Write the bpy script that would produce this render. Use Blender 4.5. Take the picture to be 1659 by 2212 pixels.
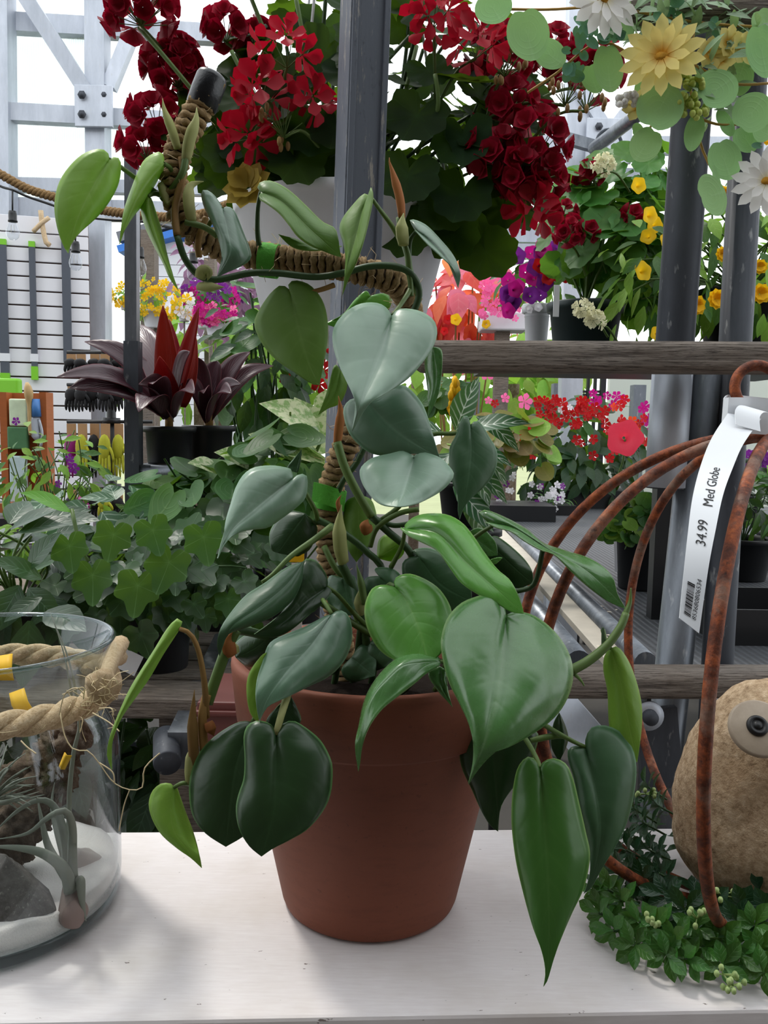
import bpy, math, random
from mathutils import Vector, Matrix, noise as mnoise

for _o in list(bpy.data.objects):
    bpy.data.objects.remove(_o)
S = bpy.context.scene
COL = S.collection
PI = math.pi
R = math.radians
V = Vector
rnd = random.Random(11)

# ------------------------------------------------------------------ camera
F, CX, CY = 1820.0, 829.5, 1106.0          # focal length and centre in pixels of the 1659x2212 frame
EYE = V((0, 0, 1.23))
PITCH, ROLL = R(5.7), R(1.0)
_f = V((0, math.cos(PITCH), -math.sin(PITCH)))
_u0 = V((0, math.sin(PITCH), math.cos(PITCH)))
_r = V((1, 0, 0)) * math.cos(ROLL) + _u0 * math.sin(ROLL)
_u = _u0 * math.cos(ROLL) - V((1, 0, 0)) * math.sin(ROLL)
cam = bpy.data.cameras.new('camera')
cam.sensor_fit = 'VERTICAL'
cam.sensor_height = 36.0
cam.lens = 36.0 * F / 2212.0
cam.clip_start = 0.02
cam.clip_end = 200
co = bpy.data.objects.new('camera', cam)
COL.objects.link(co)
co.matrix_world = Matrix(((_r.x, _u.x, -_f.x, EYE.x), (_r.y, _u.y, -_f.y, EYE.y), (_r.z, _u.z, -_f.z, EYE.z), (0, 0, 0, 1)))
S.camera = co

# ------------------------------------------------------------------ sky, sun, exposure
world = bpy.data.worlds.new('sky')
S.world = world
world.use_nodes = True
wb = world.node_tree.nodes['Background']
wb.inputs[0].default_value = (0.93, 0.97, 1.0, 1)
wb.inputs[1].default_value = 1.7
sun = bpy.data.lights.new('sun', 'SUN')
sun.energy = 1.6
sun.angle = R(7.0)
sun.color = (1.0, 0.96, 0.88)
so = bpy.data.objects.new('sun', sun)
COL.objects.link(so)
SUN_DIR = V((0.42, -0.45, -1.0)).normalized()      # high, from behind and to the left
so.rotation_euler = SUN_DIR.to_track_quat('-Z', 'Y').to_euler()
so.location = (-2, 4, 6)
S.view_settings.view_transform = 'Standard'
S.view_settings.look = 'None'
S.view_settings.gamma = 1.0
S.view_settings.use_curve_mapping = False
S.view_settings.exposure = 0.2
S.cycles.use_denoising = True
S.cycles.max_bounces = 8
S.cycles.diffuse_bounces = 3
S.cycles.glossy_bounces = 3
S.cycles.transmission_bounces = 6
S.cycles.transparent_max_bounces = 16
S.cycles.sample_clamp_indirect = 6.0

# ------------------------------------------------------------------ pixels to places
def ray(x, y):
    return _f + _r * ((x - CX) / F) - _u * ((y - CY) / F)
def at(x, y, d):
    """the point seen at pixel x,y that lies d metres in front of the eye (along +Y)"""
    k = ray(x, y)
    return EYE + k * (d / k.y)
def onz(x, y, z):
    k = ray(x, y)
    return EYE + k * ((z - EYE.z) / k.z)
def pxm(d):
    """metres covered by one pixel at distance d"""
    return d / F

# ------------------------------------------------------------------ curves
def cr(pts, n):
    """n points along a Catmull-Rom curve through pts (any dimension), by arc length"""
    P = [V(p) for p in pts]
    if len(P) == 1:
        return [P[0].copy() for _ in range(n)]
    if len(P) == 2:
        return [P[0].lerp(P[1], i / (n - 1)) for i in range(n)]
    dense = []
    m = len(P)
    for i in range(m - 1):
        p0 = P[max(i - 1, 0)]; p1 = P[i]; p2 = P[i + 1]; p3 = P[min(i + 2, m - 1)]
        for k in range(8):
            t = k / 8
            dense.append(0.5 * ((2 * p1) + (p2 - p0) * t + (2 * p0 - 5 * p1 + 4 * p2 - p3) * t * t + (3 * p1 - p0 - 3 * p2 + p3) * t ** 3))
    dense.append(P[-1])
    L = [0.0]
    for a, b in zip(dense, dense[1:]):
        L.append(L[-1] + (b - a).length)
    out = []
    j = 0
    for i in range(n):
        s = L[-1] * i / (n - 1)
        while j < len(L) - 2 and L[j + 1] < s:
            j += 1
        q = (s - L[j]) / max(L[j + 1] - L[j], 1e-9)
        out.append(dense[j].lerp(dense[j + 1], min(max(q, 0), 1)))
    return out

# ------------------------------------------------------------------ mesh builder
class MB:
    def __init__(s):
        s.v = []; s.f = []; s.uv = []; s.sm = []
    def quad(s, ids, uvs=None, smooth=True):
        s.f.append(tuple(ids)); s.uv.append(uvs); s.sm.append(smooth)
    def box(s, c, size, rot=None, smooth=False):
        c = V(c); b = len(s.v)
        hx, hy, hz = size[0] / 2, size[1] / 2, size[2] / 2
        for x in (-hx, hx):
            for y in (-hy, hy):
                for z in (-hz, hz):
                    p = V((x, y, z))
                    if rot is not None: p = rot @ p
                    s.v.append(c + p)
        for q in ((0, 1, 3, 2), (4, 6, 7, 5), (0, 4, 5, 1), (2, 3, 7, 6), (0, 2, 6, 4), (1, 5, 7, 3)):
            s.quad([b + i for i in q], None, smooth)
        return s
    def bar(s, a, b, w, h, up=(0, 0, 1), smooth=False):
        """rectangular bar from a to b, w across, h along up"""
        a = V(a); b = V(b); d = (b - a); L = d.length; d.normalize()
        x = d.cross(V(up))
        if x.length < 1e-5: x = d.cross(V((1, 0, 0)))
        x.normalize(); z = x.cross(d)
        m = Matrix((x, d, z)).transposed()
        return s.box((a + b) / 2, (w, L, h), m, smooth)
    def tube(s, path, r, sides=8, caps=True, closed=False, flat=1.0):
        P = [V(p) for p in path]; n = len(P)
        rr = r if isinstance(r, (list, tuple)) else [r] * n
        b = len(s.v)
        T = []
        for i in range(n):
            if closed:
                t = P[(i + 1) % n] - P[i - 1]
            else:
                t = P[min(i + 1, n - 1)] - P[max(i - 1, 0)]
            T.append(t.normalized() if t.length > 1e-9 else V((0, 0, 1)))
        nrm = T[0].orthogonal().normalized()
        for i in range(n):
            if i:
                nrm = nrm - T[i] * nrm.dot(T[i])
                if nrm.length < 1e-6: nrm = T[i].orthogonal()
                nrm.normalize()
            bi = T[i].cross(nrm)
            for k in range(sides):
                a = 2 * PI * k / sides
                s.v.append(P[i] + (nrm * math.cos(a) + bi * (math.sin(a) * flat)) * rr[i])
        for i in range(n if closed else n - 1):
            i2 = (i + 1) % n
            for k in range(sides):
                k2 = (k + 1) % sides
                s.quad([b + i * sides + k, b + i * sides + k2, b + i2 * sides + k2, b + i2 * sides + k],
                       [(k / sides, i / n), ((k + 1) / sides, i / n), ((k + 1) / sides, (i + 1) / n), (k / sides, (i + 1) / n)])
        if caps and not closed:
            s.quad([b + k for k in range(sides)][::-1], None, False)
            s.quad([b + (n - 1) * sides + k for k in range(sides)], None, False)
        return s
    def lathe(s, prof, c=(0, 0, 0), n=48, axis=None, close=False):
        """surface of revolution about +Z (or axis matrix) from (r, z) pairs"""
        c = V(c); b = len(s.v); m = len(prof)
        for (r, z) in prof:
            for k in range(n):
                a = 2 * PI * k / n
                p = V((r * math.cos(a), r * math.sin(a), z))
                if axis is not None: p = axis @ p
                s.v.append(c + p)
        for i in range(m - 1):
            for k in range(n):
                k2 = (k + 1) % n
                s.quad([b + i * n + k, b + i * n + k2, b + (i + 1) * n + k2, b + (i + 1) * n + k],
                       [(k / n, i / m), ((k + 1) / n, i / m), ((k + 1) / n, (i + 1) / m), (k / n, (i + 1) / m)])
        if prof[0][0] > 1e-6 and close:
            s.quad([b + k for k in range(n)][::-1], None, False)
        if prof[-1][0] > 1e-6 and close:
            s.quad([b + (m - 1) * n + k for k in range(n)], None, False)
        return s
    def grid(s, rows, uv=True, wrap=False):
        """rows: equal lists of points"""
        b = len(s.v); nr = len(rows); nc = len(rows[0])
        for r_ in rows:
            s.v.extend(V(p) for p in r_)
        for i in range(nr - 1):
            for j in range(nc - 1):
                q = [b + i * nc + j, b + i * nc + j + 1, b + (i + 1) * nc + j + 1, b + (i + 1) * nc + j]
                s.quad(q, [(j / (nc - 1), i / (nr - 1)), ((j + 1) / (nc - 1), i / (nr - 1)), ((j + 1) / (nc - 1), (i + 1) / (nr - 1)), (j / (nc - 1), (i + 1) / (nr - 1))] if uv else None)
        return s
    def ball(s, c, r, n=10, m=7, sc=(1, 1, 1), rot=None, lump=0, seed=0):
        c = V(c); b = len(s.v)
        for i in range(m + 1):
            th = PI * i / m
            for k in range(n):
                a = 2 * PI * k / n
                p = V((math.sin(th) * math.cos(a), math.sin(th) * math.sin(a), math.cos(th)))
                if lump:
                    p = p * (1 + lump * mnoise.noise(p * 1.7 + V((seed, seed * .7, 0))))
                p = V((p.x * sc[0], p.y * sc[1], p.z * sc[2])) * r
                if rot is not None: p = rot @ p
                s.v.append(c + p)
        for i in range(m):
            for k in range(n):
                k2 = (k + 1) % n
                s.quad([b + i * n + k, b + (i + 1) * n + k, b + (i + 1) * n + k2, b + i * n + k2],
                       [(k / n, i / m), (k / n, (i + 1) / m), ((k + 1) / n, (i + 1) / m), ((k + 1) / n, i / m)])
        return s
    def mesh(s, name, mat=None, origin=None):
        me = bpy.data.meshes.new(name)
        o = V(origin) if origin is not None else V((0, 0, 0))
        me.from_pydata([tuple(p - o) for p in s.v], [], s.f)
        me.polygons.foreach_set('use_smooth', s.sm)
        if any(u is not None for u in s.uv):
            l = me.uv_layers.new(name='uv')
            flat = []
            for f_, u in zip(s.f, s.uv):
                for k in range(len(f_)):
                    flat.extend(u[k] if u else (0.5, 0.5))
            l.data.foreach_set('uv', flat)
        if mat is not None:
            me.materials.append(mat)
        me.update()
        return me

def link(o, parent=None):
    COL.objects.link(o)
    if parent is not None:
        o.parent = parent
    return o
def thing(name, label, cat, loc=(0, 0, 0), group=None, rotz=0.0):
    o = bpy.data.objects.new(name, None)
    o.empty_display_size = 0.02
    o.location = loc; o.rotation_euler = (0, 0, rotz)
    o['label'] = label; o['category'] = cat
    if group: o['group'] = group
    return link(o)
def wloc(p):
    l = V((0, 0, 0))
    while p is not None:
        l += p.location; p = p.parent
    return l
def part(name, mb, mat, parent, label=None, bevel=0, solid=0, sub=0, crisp=False):
    """mesh in world places -> child of parent (a thing or a part; none of them rotated)"""
    org = wloc(parent) if parent is not None else V((0, 0, 0))
    o = bpy.data.objects.new(name, mb.mesh(name, mat, org))
    if label: o['label'] = label
    link(o, parent)
    mods(o, bevel, solid, sub)
    if crisp:
        m = o.modifiers.new('crisp_edges', 'EDGE_SPLIT'); m.split_angle = R(40)
    return o
def mods(o, bevel=0, solid=0, sub=0):
    if solid:
        m = o.modifiers.new('thickness', 'SOLIDIFY'); m.thickness = solid; m.offset = 0
    if bevel:
        m = o.modifiers.new('bevel', 'BEVEL'); m.width = bevel; m.segments = 4 if bevel > .01 else 2; m.limit_method = 'ANGLE'
    if sub:
        m = o.modifiers.new('smooth', 'SUBSURF'); m.levels = sub; m.render_levels = sub
def single(name, mb, mat, label, cat, group=None, base=None, kind=None, **kw):
    """a thing that is one mesh; its origin is set at base"""
    if base is None:
        n = len(mb.v)
        base = V((sum(p.x for p in mb.v) / n, sum(p.y for p in mb.v) / n, min(p.z for p in mb.v)))
    o = bpy.data.objects.new(name, mb.mesh(name, mat, base))
    o.location = base
    o['label'] = label; o['category'] = cat
    if group: o['group'] = group
    if kind: o['kind'] = kind
    link(o); mods(o, **kw)
    return o
def struct(name, mb, mat, label=None, **kw):
    o = bpy.data.objects.new(name, mb.mesh(name, mat))
    o['kind'] = 'structure'
    if label: o['label'] = label
    link(o); mods(o, **kw)
    return o
def place(name, me, parent, M, label=None):
    """shared mesh as a child of parent at world matrix M (parents are never rotated)"""
    o = bpy.data.objects.new(name, me)
    if label: o['label'] = label
    link(o, parent)
    o.matrix_local = Matrix.Translation(-wloc(parent)) @ M
    return o
def frame(p, d, n=(0, 0, 1), s=1.0):
    """matrix with local +Y along d, local +Z near n"""
    y = V(d).normalized(); x = y.cross(V(n))
    if x.length < 1e-4: x = y.orthogonal()
    x.normalize(); z = x.cross(y)
    sx, sy, sz = s if isinstance(s, (tuple, list)) else (s, s, s)
    m = Matrix(((x.x * sx, y.x * sy, z.x * sz, p[0]), (x.y * sx, y.y * sy, z.y * sz, p[1]), (x.z * sx, y.z * sy, z.z * sz, p[2]), (0, 0, 0, 1)))
    return m
def rdir(el0, el1, az0=0, az1=2 * PI):
    e = rnd.uniform(el0, el1); a = rnd.uniform(az0, az1)
    return V((math.cos(e) * math.cos(a), math.cos(e) * math.sin(a), math.sin(e)))

# ------------------------------------------------------------------ materials
def srgb(h):
    h = h.lstrip('#')
    c = [int(h[i:i + 2], 16) / 255 for i in (0, 2, 4)]
    return tuple((x / 12.92 if x <= 0.04045 else ((x + 0.055) / 1.055) ** 2.4) for x in c) + (1,)
class NT:
    def __init__(s, name):
        s.m = bpy.data.materials.new(name); s.m.use_nodes = True
        s.t = s.m.node_tree; s.t.nodes.clear()
        s.out = s.t.nodes.new('ShaderNodeOutputMaterial')
    def n(s, typ, **kw):
        x = s.t.nodes.new('ShaderNode' + typ)
        for k, v in kw.items():
            setattr(x, k, v)
        return x
    def l(s, a, b):
        s.t.links.new(a, b)
    def val(s, sock, v):
        if hasattr(v, 'node'): s.l(v, sock)
        else: sock.default_value = v
    def math(s, op, a, b=0.0, c=0.0):
        x = s.n('Math', operation=op)
        for i, v in enumerate((a, b, c)):
            s.val(x.inputs[i], v)
        return x.outputs[0]
    def mix(s, fac, a, b, typ='MIX'):
        x = s.n('Mix', data_type='RGBA', blend_type=typ)
        s.val(x.inputs[0], fac); s.val(x.inputs[6], a); s.val(x.inputs[7], b)
        return x.outputs[2]
    def noise(s, scale, detail=4.0, rough=0.55, vec=None, dist=0.0):
        x = s.n('TexNoise'); x.inputs['Scale'].default_value = scale; x.inputs['Detail'].default_value = detail
        x.inputs['Roughness'].default_value = rough; x.inputs['Distortion'].default_value = dist
        if vec is not None: s.l(vec, x.inputs['Vector'])
        return x.outputs['Fac']
    def ramp(s, fac, stops):
        x = s.n('ValToRGB'); e = x.color_ramp.elements
        while len(e) < len(stops): e.new(0.5)
        for k, (p, c) in enumerate(stops):
            e[k].position = p; e[k].color = c if len(c) == 4 else tuple(c) + (1,)
        s.val(x.inputs[0], fac)
        return x.outputs[0]
    def obj(s, scale=(1, 1, 1)):
        tc = s.n('TexCoord'); mp = s.n('Mapping'); mp.inputs['Scale'].default_value = scale
        s.l(tc.outputs['Object'], mp.inputs[0])
        return mp.outputs[0]
    def bump(s, h, strength=0.3, dist=0.002):
        x = s.n('Bump'); x.inputs['Strength'].default_value = strength; x.inputs['Distance'].default_value = dist
        s.l(h, x.inputs['Height'])
        return x.outputs[0]
    def bsdf(s, col, rough=0.5, metal=0.0, spec=0.5, normal=None, trans=0.0, ior=None, coat=0.0):
        b = s.n('BsdfPrincipled')
        s.val(b.inputs['Base Color'], col); s.val(b.inputs['Roughness'], rough); s.val(b.inputs['Metallic'], metal)
        s.val(b.inputs['Specular IOR Level'], spec)
        b.inputs['Transmission Weight'].default_value = trans
        if ior: b.inputs['IOR'].default_value = ior
        if coat:
            b.inputs['Coat Weight'].default_value = coat; b.inputs['Coat Roughness'].default_value = 0.25
        if normal is not None: s.l(normal, b.inputs['Normal'])
        return b.outputs[0]
    def done(s, shader):
        s.l(shader, s.out.inputs[0])
        return s.m
_mats = {}
def plain(name, hexcol, rough=0.6, metal=0.0, spec=0.4, var=0.12, scale=30.0, bump=0.0, stretch=(1, 1, 1)):
    """flat colour with a little mottling and relief"""
    if name in _mats: return _mats[name]
    t = NT(name); c = srgb(hexcol)
    vec = t.obj(stretch)
    nz = t.noise(scale, 5, 0.6, vec)
    dark = tuple(x * (1 - var) for x in c[:3]) + (1,); lite = tuple(min(1, x * (1 + var)) for x in c[:3]) + (1,)
    col = t.mix(nz, dark, lite)
    nrm = t.bump(nz, bump, 0.003) if bump else None
    _mats[name] = t.done(t.bsdf(col, rough, metal, spec, nrm))
    return _mats[name]
def leafmat(name, hexcol, vein=None, rough=0.42, spec=0.5, transl=0.3, veins=7, vstr=0.35, edge=None, hue=0.0, var=0.25, blotch=None, bstr=0.25, curve=0.3, tcol=None, mw=0.05, mstr=None, gloss=0.0):
    """leaf: v runs along the leaf, u across; midrib and side veins drawn and embossed, light shines through"""
    if name in _mats: return _mats[name]
    t = NT(name); c = srgb(hexcol)
    uvn = t.n('UVMap'); uvn.uv_map = 'uv'
    sp = t.n('SeparateXYZ'); t.l(uvn.outputs[0], sp.inputs[0])
    u, v = sp.outputs[0], sp.outputs[1]
    a = t.math('ABSOLUTE', t.math('MULTIPLY_ADD', u, 2.0, -1.0))
    ph = t.math('MULTIPLY', t.math('SUBTRACT', v, t.math('MULTIPLY', a, curve)), 2 * PI * veins)
    side = t.math('POWER', t.math('MULTIPLY_ADD', t.math('COSINE', ph), 0.5, 0.5), 9.0)
    side = t.math('MULTIPLY', side, t.math('SUBTRACT', 1.0, t.math('MULTIPLY', a, 0.75)))
    mid = t.n('MapRange'); mid.inputs[1].default_value = mw; mid.inputs[2].default_value = 0.0
    t.l(a, mid.inputs[0])
    oi = t.n('ObjectInfo')
    nz = t.noise(40.0, 4, 0.6, t.obj())
    hsv = t.n('HueSaturation')
    k = t.math('MULTIPLY_ADD', t.math('ADD', t.math('MULTIPLY', oi.outputs['Random'], 0.7), t.math('MULTIPLY', nz, 0.6)), 2 * var, 1 - 1.3 * var)
    t.l(k, hsv.inputs['Value'])
    t.l(t.math('MULTIPLY_ADD', oi.outputs['Random'], hue, 0.5 - hue / 2), hsv.inputs['Hue'])
    hsv.inputs['Color'].default_value = c
    col = hsv.outputs[0]
    if blotch:
        bn = t.noise(55.0, 3, 0.6, t.obj())
        col = t.mix(t.ramp(bn, [(0.42, (0, 0, 0)), (0.52, (1, 1, 1))]), col, srgb(blotch))
    vc = srgb(vein) if vein else tuple(min(1, x * 1.9 + 0.02) for x in c[:3]) + (1,)
    vf = t.math('MINIMUM', t.math('ADD', t.math('MULTIPLY', side, vstr), t.math('MULTIPLY', mid.outputs[0], mstr if mstr is not None else min(1, vstr * 1.6))), 1.0)
    col = t.mix(vf, col, vc)
    if edge:
        er = t.n('MapRange'); er.inputs[1].default_value = 0.955; er.inputs[2].default_value = 0.985
        t.l(a, er.inputs[0])
        col = t.mix(t.math('MULTIPLY', er.outputs[0], 0.7), col, srgb(edge))
    h = t.math('SUBTRACT', t.math('MULTIPLY', nz, 0.25), t.math('ADD', t.math('MULTIPLY', side, .22 if gloss else 1.0), mid.outputs[0]))
    if gloss:
        big = t.noise(38.0, 2, .5, t.obj(), .4)
        h = t.math('ADD', h, t.math('MULTIPLY', big, gloss))
        rough = t.math('MULTIPLY_ADD', t.noise(120.0, 4, .6, t.obj()), .22, rough - .1)
    nrm = t.bump(h, bstr, 0.0012)
    b = t.bsdf(col, rough, 0, spec, nrm)
    if transl:
        tr = t.n('BsdfTranslucent')
        if tcol: tr.inputs[0].default_value = srgb(tcol)
        else:
            g = t.mix(0.45, col, (0.33, 0.62, 0.03, 1)); t.l(g, tr.inputs[0])
        mx = t.n('MixShader'); mx.inputs[0].default_value = transl
        t.l(b, mx.inputs[1]); t.l(tr.outputs[0], mx.inputs[2]); b = mx.outputs[0]
    _mats[name] = t.done(b)
    return _mats[name]
def petalmat(name, hexcol, transl=0.35, var=0.3, rough=0.55, centre=None):
    if name in _mats: return _mats[name]
    t = NT(name); c = srgb(hexcol)
    oi = t.n('ObjectInfo'); nz = t.noise(60, 3, .6, t.obj())
    hsv = t.n('HueSaturation'); hsv.inputs['Color'].default_value = c
    t.l(t.math('MULTIPLY_ADD', t.math('ADD', oi.outputs['Random'], nz), var, 1 - var), hsv.inputs['Value'])
    col = hsv.outputs[0]
    if centre:
        uvn = t.n('UVMap'); uvn.uv_map = 'uv'
        sp = t.n('SeparateXYZ'); t.l(uvn.outputs[0], sp.inputs[0])
        col = t.mix(t.ramp(sp.outputs[1], [(0.12, (1, 1, 1)), (0.4, (0, 0, 0))]), col, srgb(centre))
    b = t.bsdf(col, rough, 0, 0.25)
    tr = t.n('BsdfTranslucent'); t.l(col, tr.inputs[0])
    mx = t.n('MixShader'); mx.inputs[0].default_value = transl
    t.l(b, mx.inputs[1]); t.l(tr.outputs[0], mx.inputs[2])
    _mats[name] = t.done(mx.outputs[0])
    return _mats[name]
def m_wood_white():
    t = NT('white_paint'); vec = t.obj((6, 60, 60))
    g = t.noise(6, 6, .65, vec); s2 = t.noise(75, 3, .6, t.obj((1, 2.2, 2.2)))
    s3 = t.noise(9, 4, .6, t.obj())
    col = t.mix(t.ramp(g, [(0.35, (0, 0, 0)), (0.75, (1, 1, 1))]), srgb('#E2DBDB'), srgb('#ECE7E7'))
    col = t.mix(t.ramp(s3, [(0.45, (0, 0, 0)), (0.8, (.6, .6, .6))]), col, srgb('#C9BFB4'))
    col = t.mix(t.ramp(s2, [(0.695, (0, 0, 0)), (0.72, (.85, .85, .85))]), col, srgb('#5d4b42'))
    return t.done(t.bsdf(col, 0.5, 0, .35, t.bump(g, .08, .001)))
def m_wood_grey(name='weathered_wood', a='#453d38', b='#857c74', c='#a2988e'):
    t = NT(name); vec = t.obj((1.2, 34, 34))
    g = t.noise(9, 8, .7, vec, .6); g2 = t.noise(40, 6, .7, t.obj((1.0, 14, 14)), .3); big = t.noise(7, 3, .5, t.obj())
    col = t.ramp(g, [(0.32, srgb(a)), (0.5, srgb(b)), (0.75, srgb(c))])
    col = t.mix(t.ramp(g2, [(0.36, (1, 1, 1)), (0.5, (0, 0, 0))]), col, srgb('#37302b'))
    col = t.mix(t.ramp(big, [(.4, (0, 0, 0)), (.7, (.5, .5, .5))]), col, srgb('#7d6c5c'))
    h = t.math('ADD', g, t.math('MULTIPLY', g2, .7))
    return t.done(t.bsdf(col, 0.8, 0, .25, t.bump(h, .7, .003)))
def m_galv(name='galvanized_steel', base='#8b9097', dark='#5c6168', rough=0.42, metal=0.75):
    t = NT(name)
    n1 = t.noise(14, 6, .7, t.obj((1, 1, .25))); n2 = t.noise(90, 3, .6, t.obj((1, 1, .3)))
    col = t.mix(t.ramp(n1, [(.35, (0, 0, 0)), (.7, (1, 1, 1))]), srgb(dark), srgb(base))
    col = t.mix(t.ramp(n2, [(.62, (0, 0, 0)), (.72, (.5, .5, .5))]), col, srgb('#b9bbbb'))
    return t.done(t.bsdf(col, rough, metal, .4, t.bump(n2, .12, .001)))
def m_rust():
    t = NT('rusted_iron')
    n1 = t.noise(60, 8, .75, t.obj()); n2 = t.noise(18, 5, .7, t.obj()); n3 = t.noise(140, 4, .6, t.obj())
    col = t.ramp(n1, [(.28, srgb('#2d1712')), (.45, srgb('#5e2f1c')), (.56, srgb('#8a4626')), (.68, srgb('#b0602f'))])
    col = t.mix(t.ramp(n2, [(.52, (0, 0, 0)), (.68, (.75, .75, .75))]), col, srgb('#8a7466'))
    col = t.mix(t.ramp(n3, [(.6, (0, 0, 0)), (.72, (.8, .8, .8))]), col, srgb('#2a1a17'))
    return t.done(t.bsdf(col, .62, .25, .4, t.bump(n1, .6, .002)))
def m_terracotta():
    t = NT('terracotta')
    n1 = t.noise(9, 5, .6, t.obj()); n2 = t.noise(220, 3, .6, t.obj()); n3 = t.noise(30, 5, .7, t.obj((1, 1, 4)))
    col = t.mix(n1, srgb('#723d2b'), srgb('#854c36'))
    col = t.mix(t.ramp(n3, [(.5, (0, 0, 0)), (.8, (.5, .5, .5))]), col, srgb('#653525'))
    col = t.mix(t.ramp(n2, [(.66, (0, 0, 0)), (.7, (.5, .5, .5))]), col, srgb('#5a3022'))
    return t.done(t.bsdf(col, .68, 0, .35, t.bump(n2, .1, .0006)))
def m_glass(name='clear_glass', tint=(.95, .975, .97), rough=0.01, ior=1.45):
    t = NT(name)
    lw = t.n('LayerWeight'); lw.inputs[0].default_value = .5
    fac = lw.outputs['Facing']
    fr = t.math('MULTIPLY_ADD', t.math('POWER', fac, 4.5), .9, .035)
    tr = t.n('BsdfTransparent'); t.l(t.mix(t.math('POWER', fac, 3.0), tint + (1,), tuple(x * .55 for x in tint) + (1,)), tr.inputs[0])
    gl = t.n('BsdfGlossy'); gl.inputs['Roughness'].default_value = rough; gl.inputs['Color'].default_value = (.95, .97, 1, 1)
    mx = t.n('MixShader'); t.l(fr, mx.inputs[0]); t.l(tr.outputs[0], mx.inputs[1]); t.l(gl.outputs[0], mx.inputs[2])
    return t.done(mx.outputs[0])
# ================================================================== shared materials
M_WHITE = m_wood_white()
M_RAIL = m_wood_grey()
M_BENCH = m_wood_grey('old_bench_wood', '#4a4340', '#7d746c', '#998d83')
M_GALV = m_galv()
M_GALV_D = m_galv('dark_steel', '#4f535b', '#383b42', .6, .3)
M_FRAME = m_galv('frame_steel', '#c9ced8', '#b0b6c0', .5, .45)
M_RUST = m_rust()
M_TERRA = m_terracotta()
M_GLASS = m_glass()
M_BLACK = plain('black_plastic', '#17181b', .45, 0, .5, .15)
M_SOIL = plain('potting_soil', '#1d1510', .95, 0, .1, .5, 160, .9)

# ================================================================== setting: floor, plus an added unseen wall and canopy blocking light behind the viewer
TZ = 0.80                                    # top of the white board
struct('floor', MB().box((0, 3.5, -0.05), (16, 17, 0.1)), plain('concrete_floor', '#4b4845', .9, 0, .2, .25, 6, .2))
struct('shade_wall', MB().box((0, -1.9, 1.6), (9, .12, 3.2)), plain('shade_wall_brown', '#4d4237', .8, 0, .2, .3, 3, .2, (8, 1, 1)))
struct('shade_canopy', MB().box((0, -1.35, 3.25), (9, 1.2, .1)), plain('shade_canopy_grey', '#6b6660', .8, 0, .2, .2, 3))

# ================================================================== the white board the plant stands on
fl, fr_ = onz(-140, 2212, TZ), onz(1800, 2177, TZ)
bl, br_ = onz(-140, 1800, TZ), onz(1800, 1785, TZ)
ang = math.atan2((fr_ - fl).y, (fr_ - fl).x)
BROT = Matrix.Rotation(ang, 3, 'Z')
bc = (fl + fr_ + bl + br_) / 4
bdep = ((bl + br_) / 2 - (fl + fr_) / 2).length
shelf = thing('display_shelf', 'white painted board shelf with chipped front edge carrying the pot and jar', 'shelf', (bc.x, bc.y, 0))
BL = 2.2
part('board', MB().box((bc.x, bc.y, TZ - .019), (BL, bdep, .038), BROT), M_WHITE, shelf, bevel=.003)
for sx in (-.95, .95):
    for sy in (-.4, .4):
        p = bc + BROT @ V((sx, sy * bdep, 0))
        part('leg', MB().box((p.x, p.y, (TZ - .038) / 2), (.07, .05, TZ - .038), BROT), M_BENCH, shelf)
    p = bc + BROT @ V((sx, 0, 0))
    part('crossbar', MB().box((p.x, p.y, .3), (.05, bdep * .7, .05), BROT), M_BENCH, shelf)

# ================================================================== philodendron in its pot
PC = V((at(798, 1960, .742).x, .742, TZ))
phil = thing('potted_philodendron', 'heartleaf philodendron climbing a bent rope-wrapped pole in a terracotta pot on the white board', 'potted plant', PC)
prof = [(.0, .002), (.074, .0), (.0785, .003), (.0805, .008), (.1155, .170), (.1165, .1715), (.1215, .1745), (.1265, .222), (.126, .2265), (.1235, .2285), (.1175, .227), (.1145, .22), (.109, .16), (.1, .12)]
part('terracotta_pot', MB().lathe(prof, PC, 96), M_TERRA, phil)
sb = MB(); rows = []
for i in range(14):
    r_ = .1135 * i / 13
    rows.append([PC + V((r_ * math.cos(2 * PI * k / 40), r_ * math.sin(2 * PI * k / 40), .2 + .006 * mnoise.noise(V((r_ * 60 * math.cos(2 * PI * k / 40), r_ * 60 * math.sin(2 * PI * k / 40), 3))) + .008 * (1 - i / 13))) for k in range(41)])
part('soil', sb.grid(rows, False), M_SOIL, phil)

# pole: a bent core wound with rope
M_ROPE = None
def m_rope(name, a, b, c, sc=1.0):
    t = NT(name); vec = t.n('UVMap'); vec.uv_map = 'uv'
    mp = t.n('Mapping'); mp.inputs['Scale'].default_value = (14 * sc, 120 * sc, 1); t.l(vec.outputs[0], mp.inputs[0])
    g = t.noise(3.0, 6, .7, mp.outputs[0]); g2 = t.noise(300, 4, .7, t.obj())
    col = t.ramp(t.math('MULTIPLY_ADD', g2, .5, t.math('MULTIPLY', g, .55)), [(.3, srgb(a)), (.52, srgb(b)), (.72, srgb(c))])
    return t.done(t.bsdf(col, .85, 0, .2, t.bump(t.math('ADD', g, g2), .8, .002)))
M_COIR = m_rope('jute_wrap', '#5f492f', '#a3875f', '#c9b088')
M_SISAL = m_rope('sisal_rope', '#9c7b54', '#dcc09a', '#f2e2c4')
M_HEMP = m_rope('brown_rope', '#4d3a24', '#8c6e48', '#b2936a')
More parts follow.
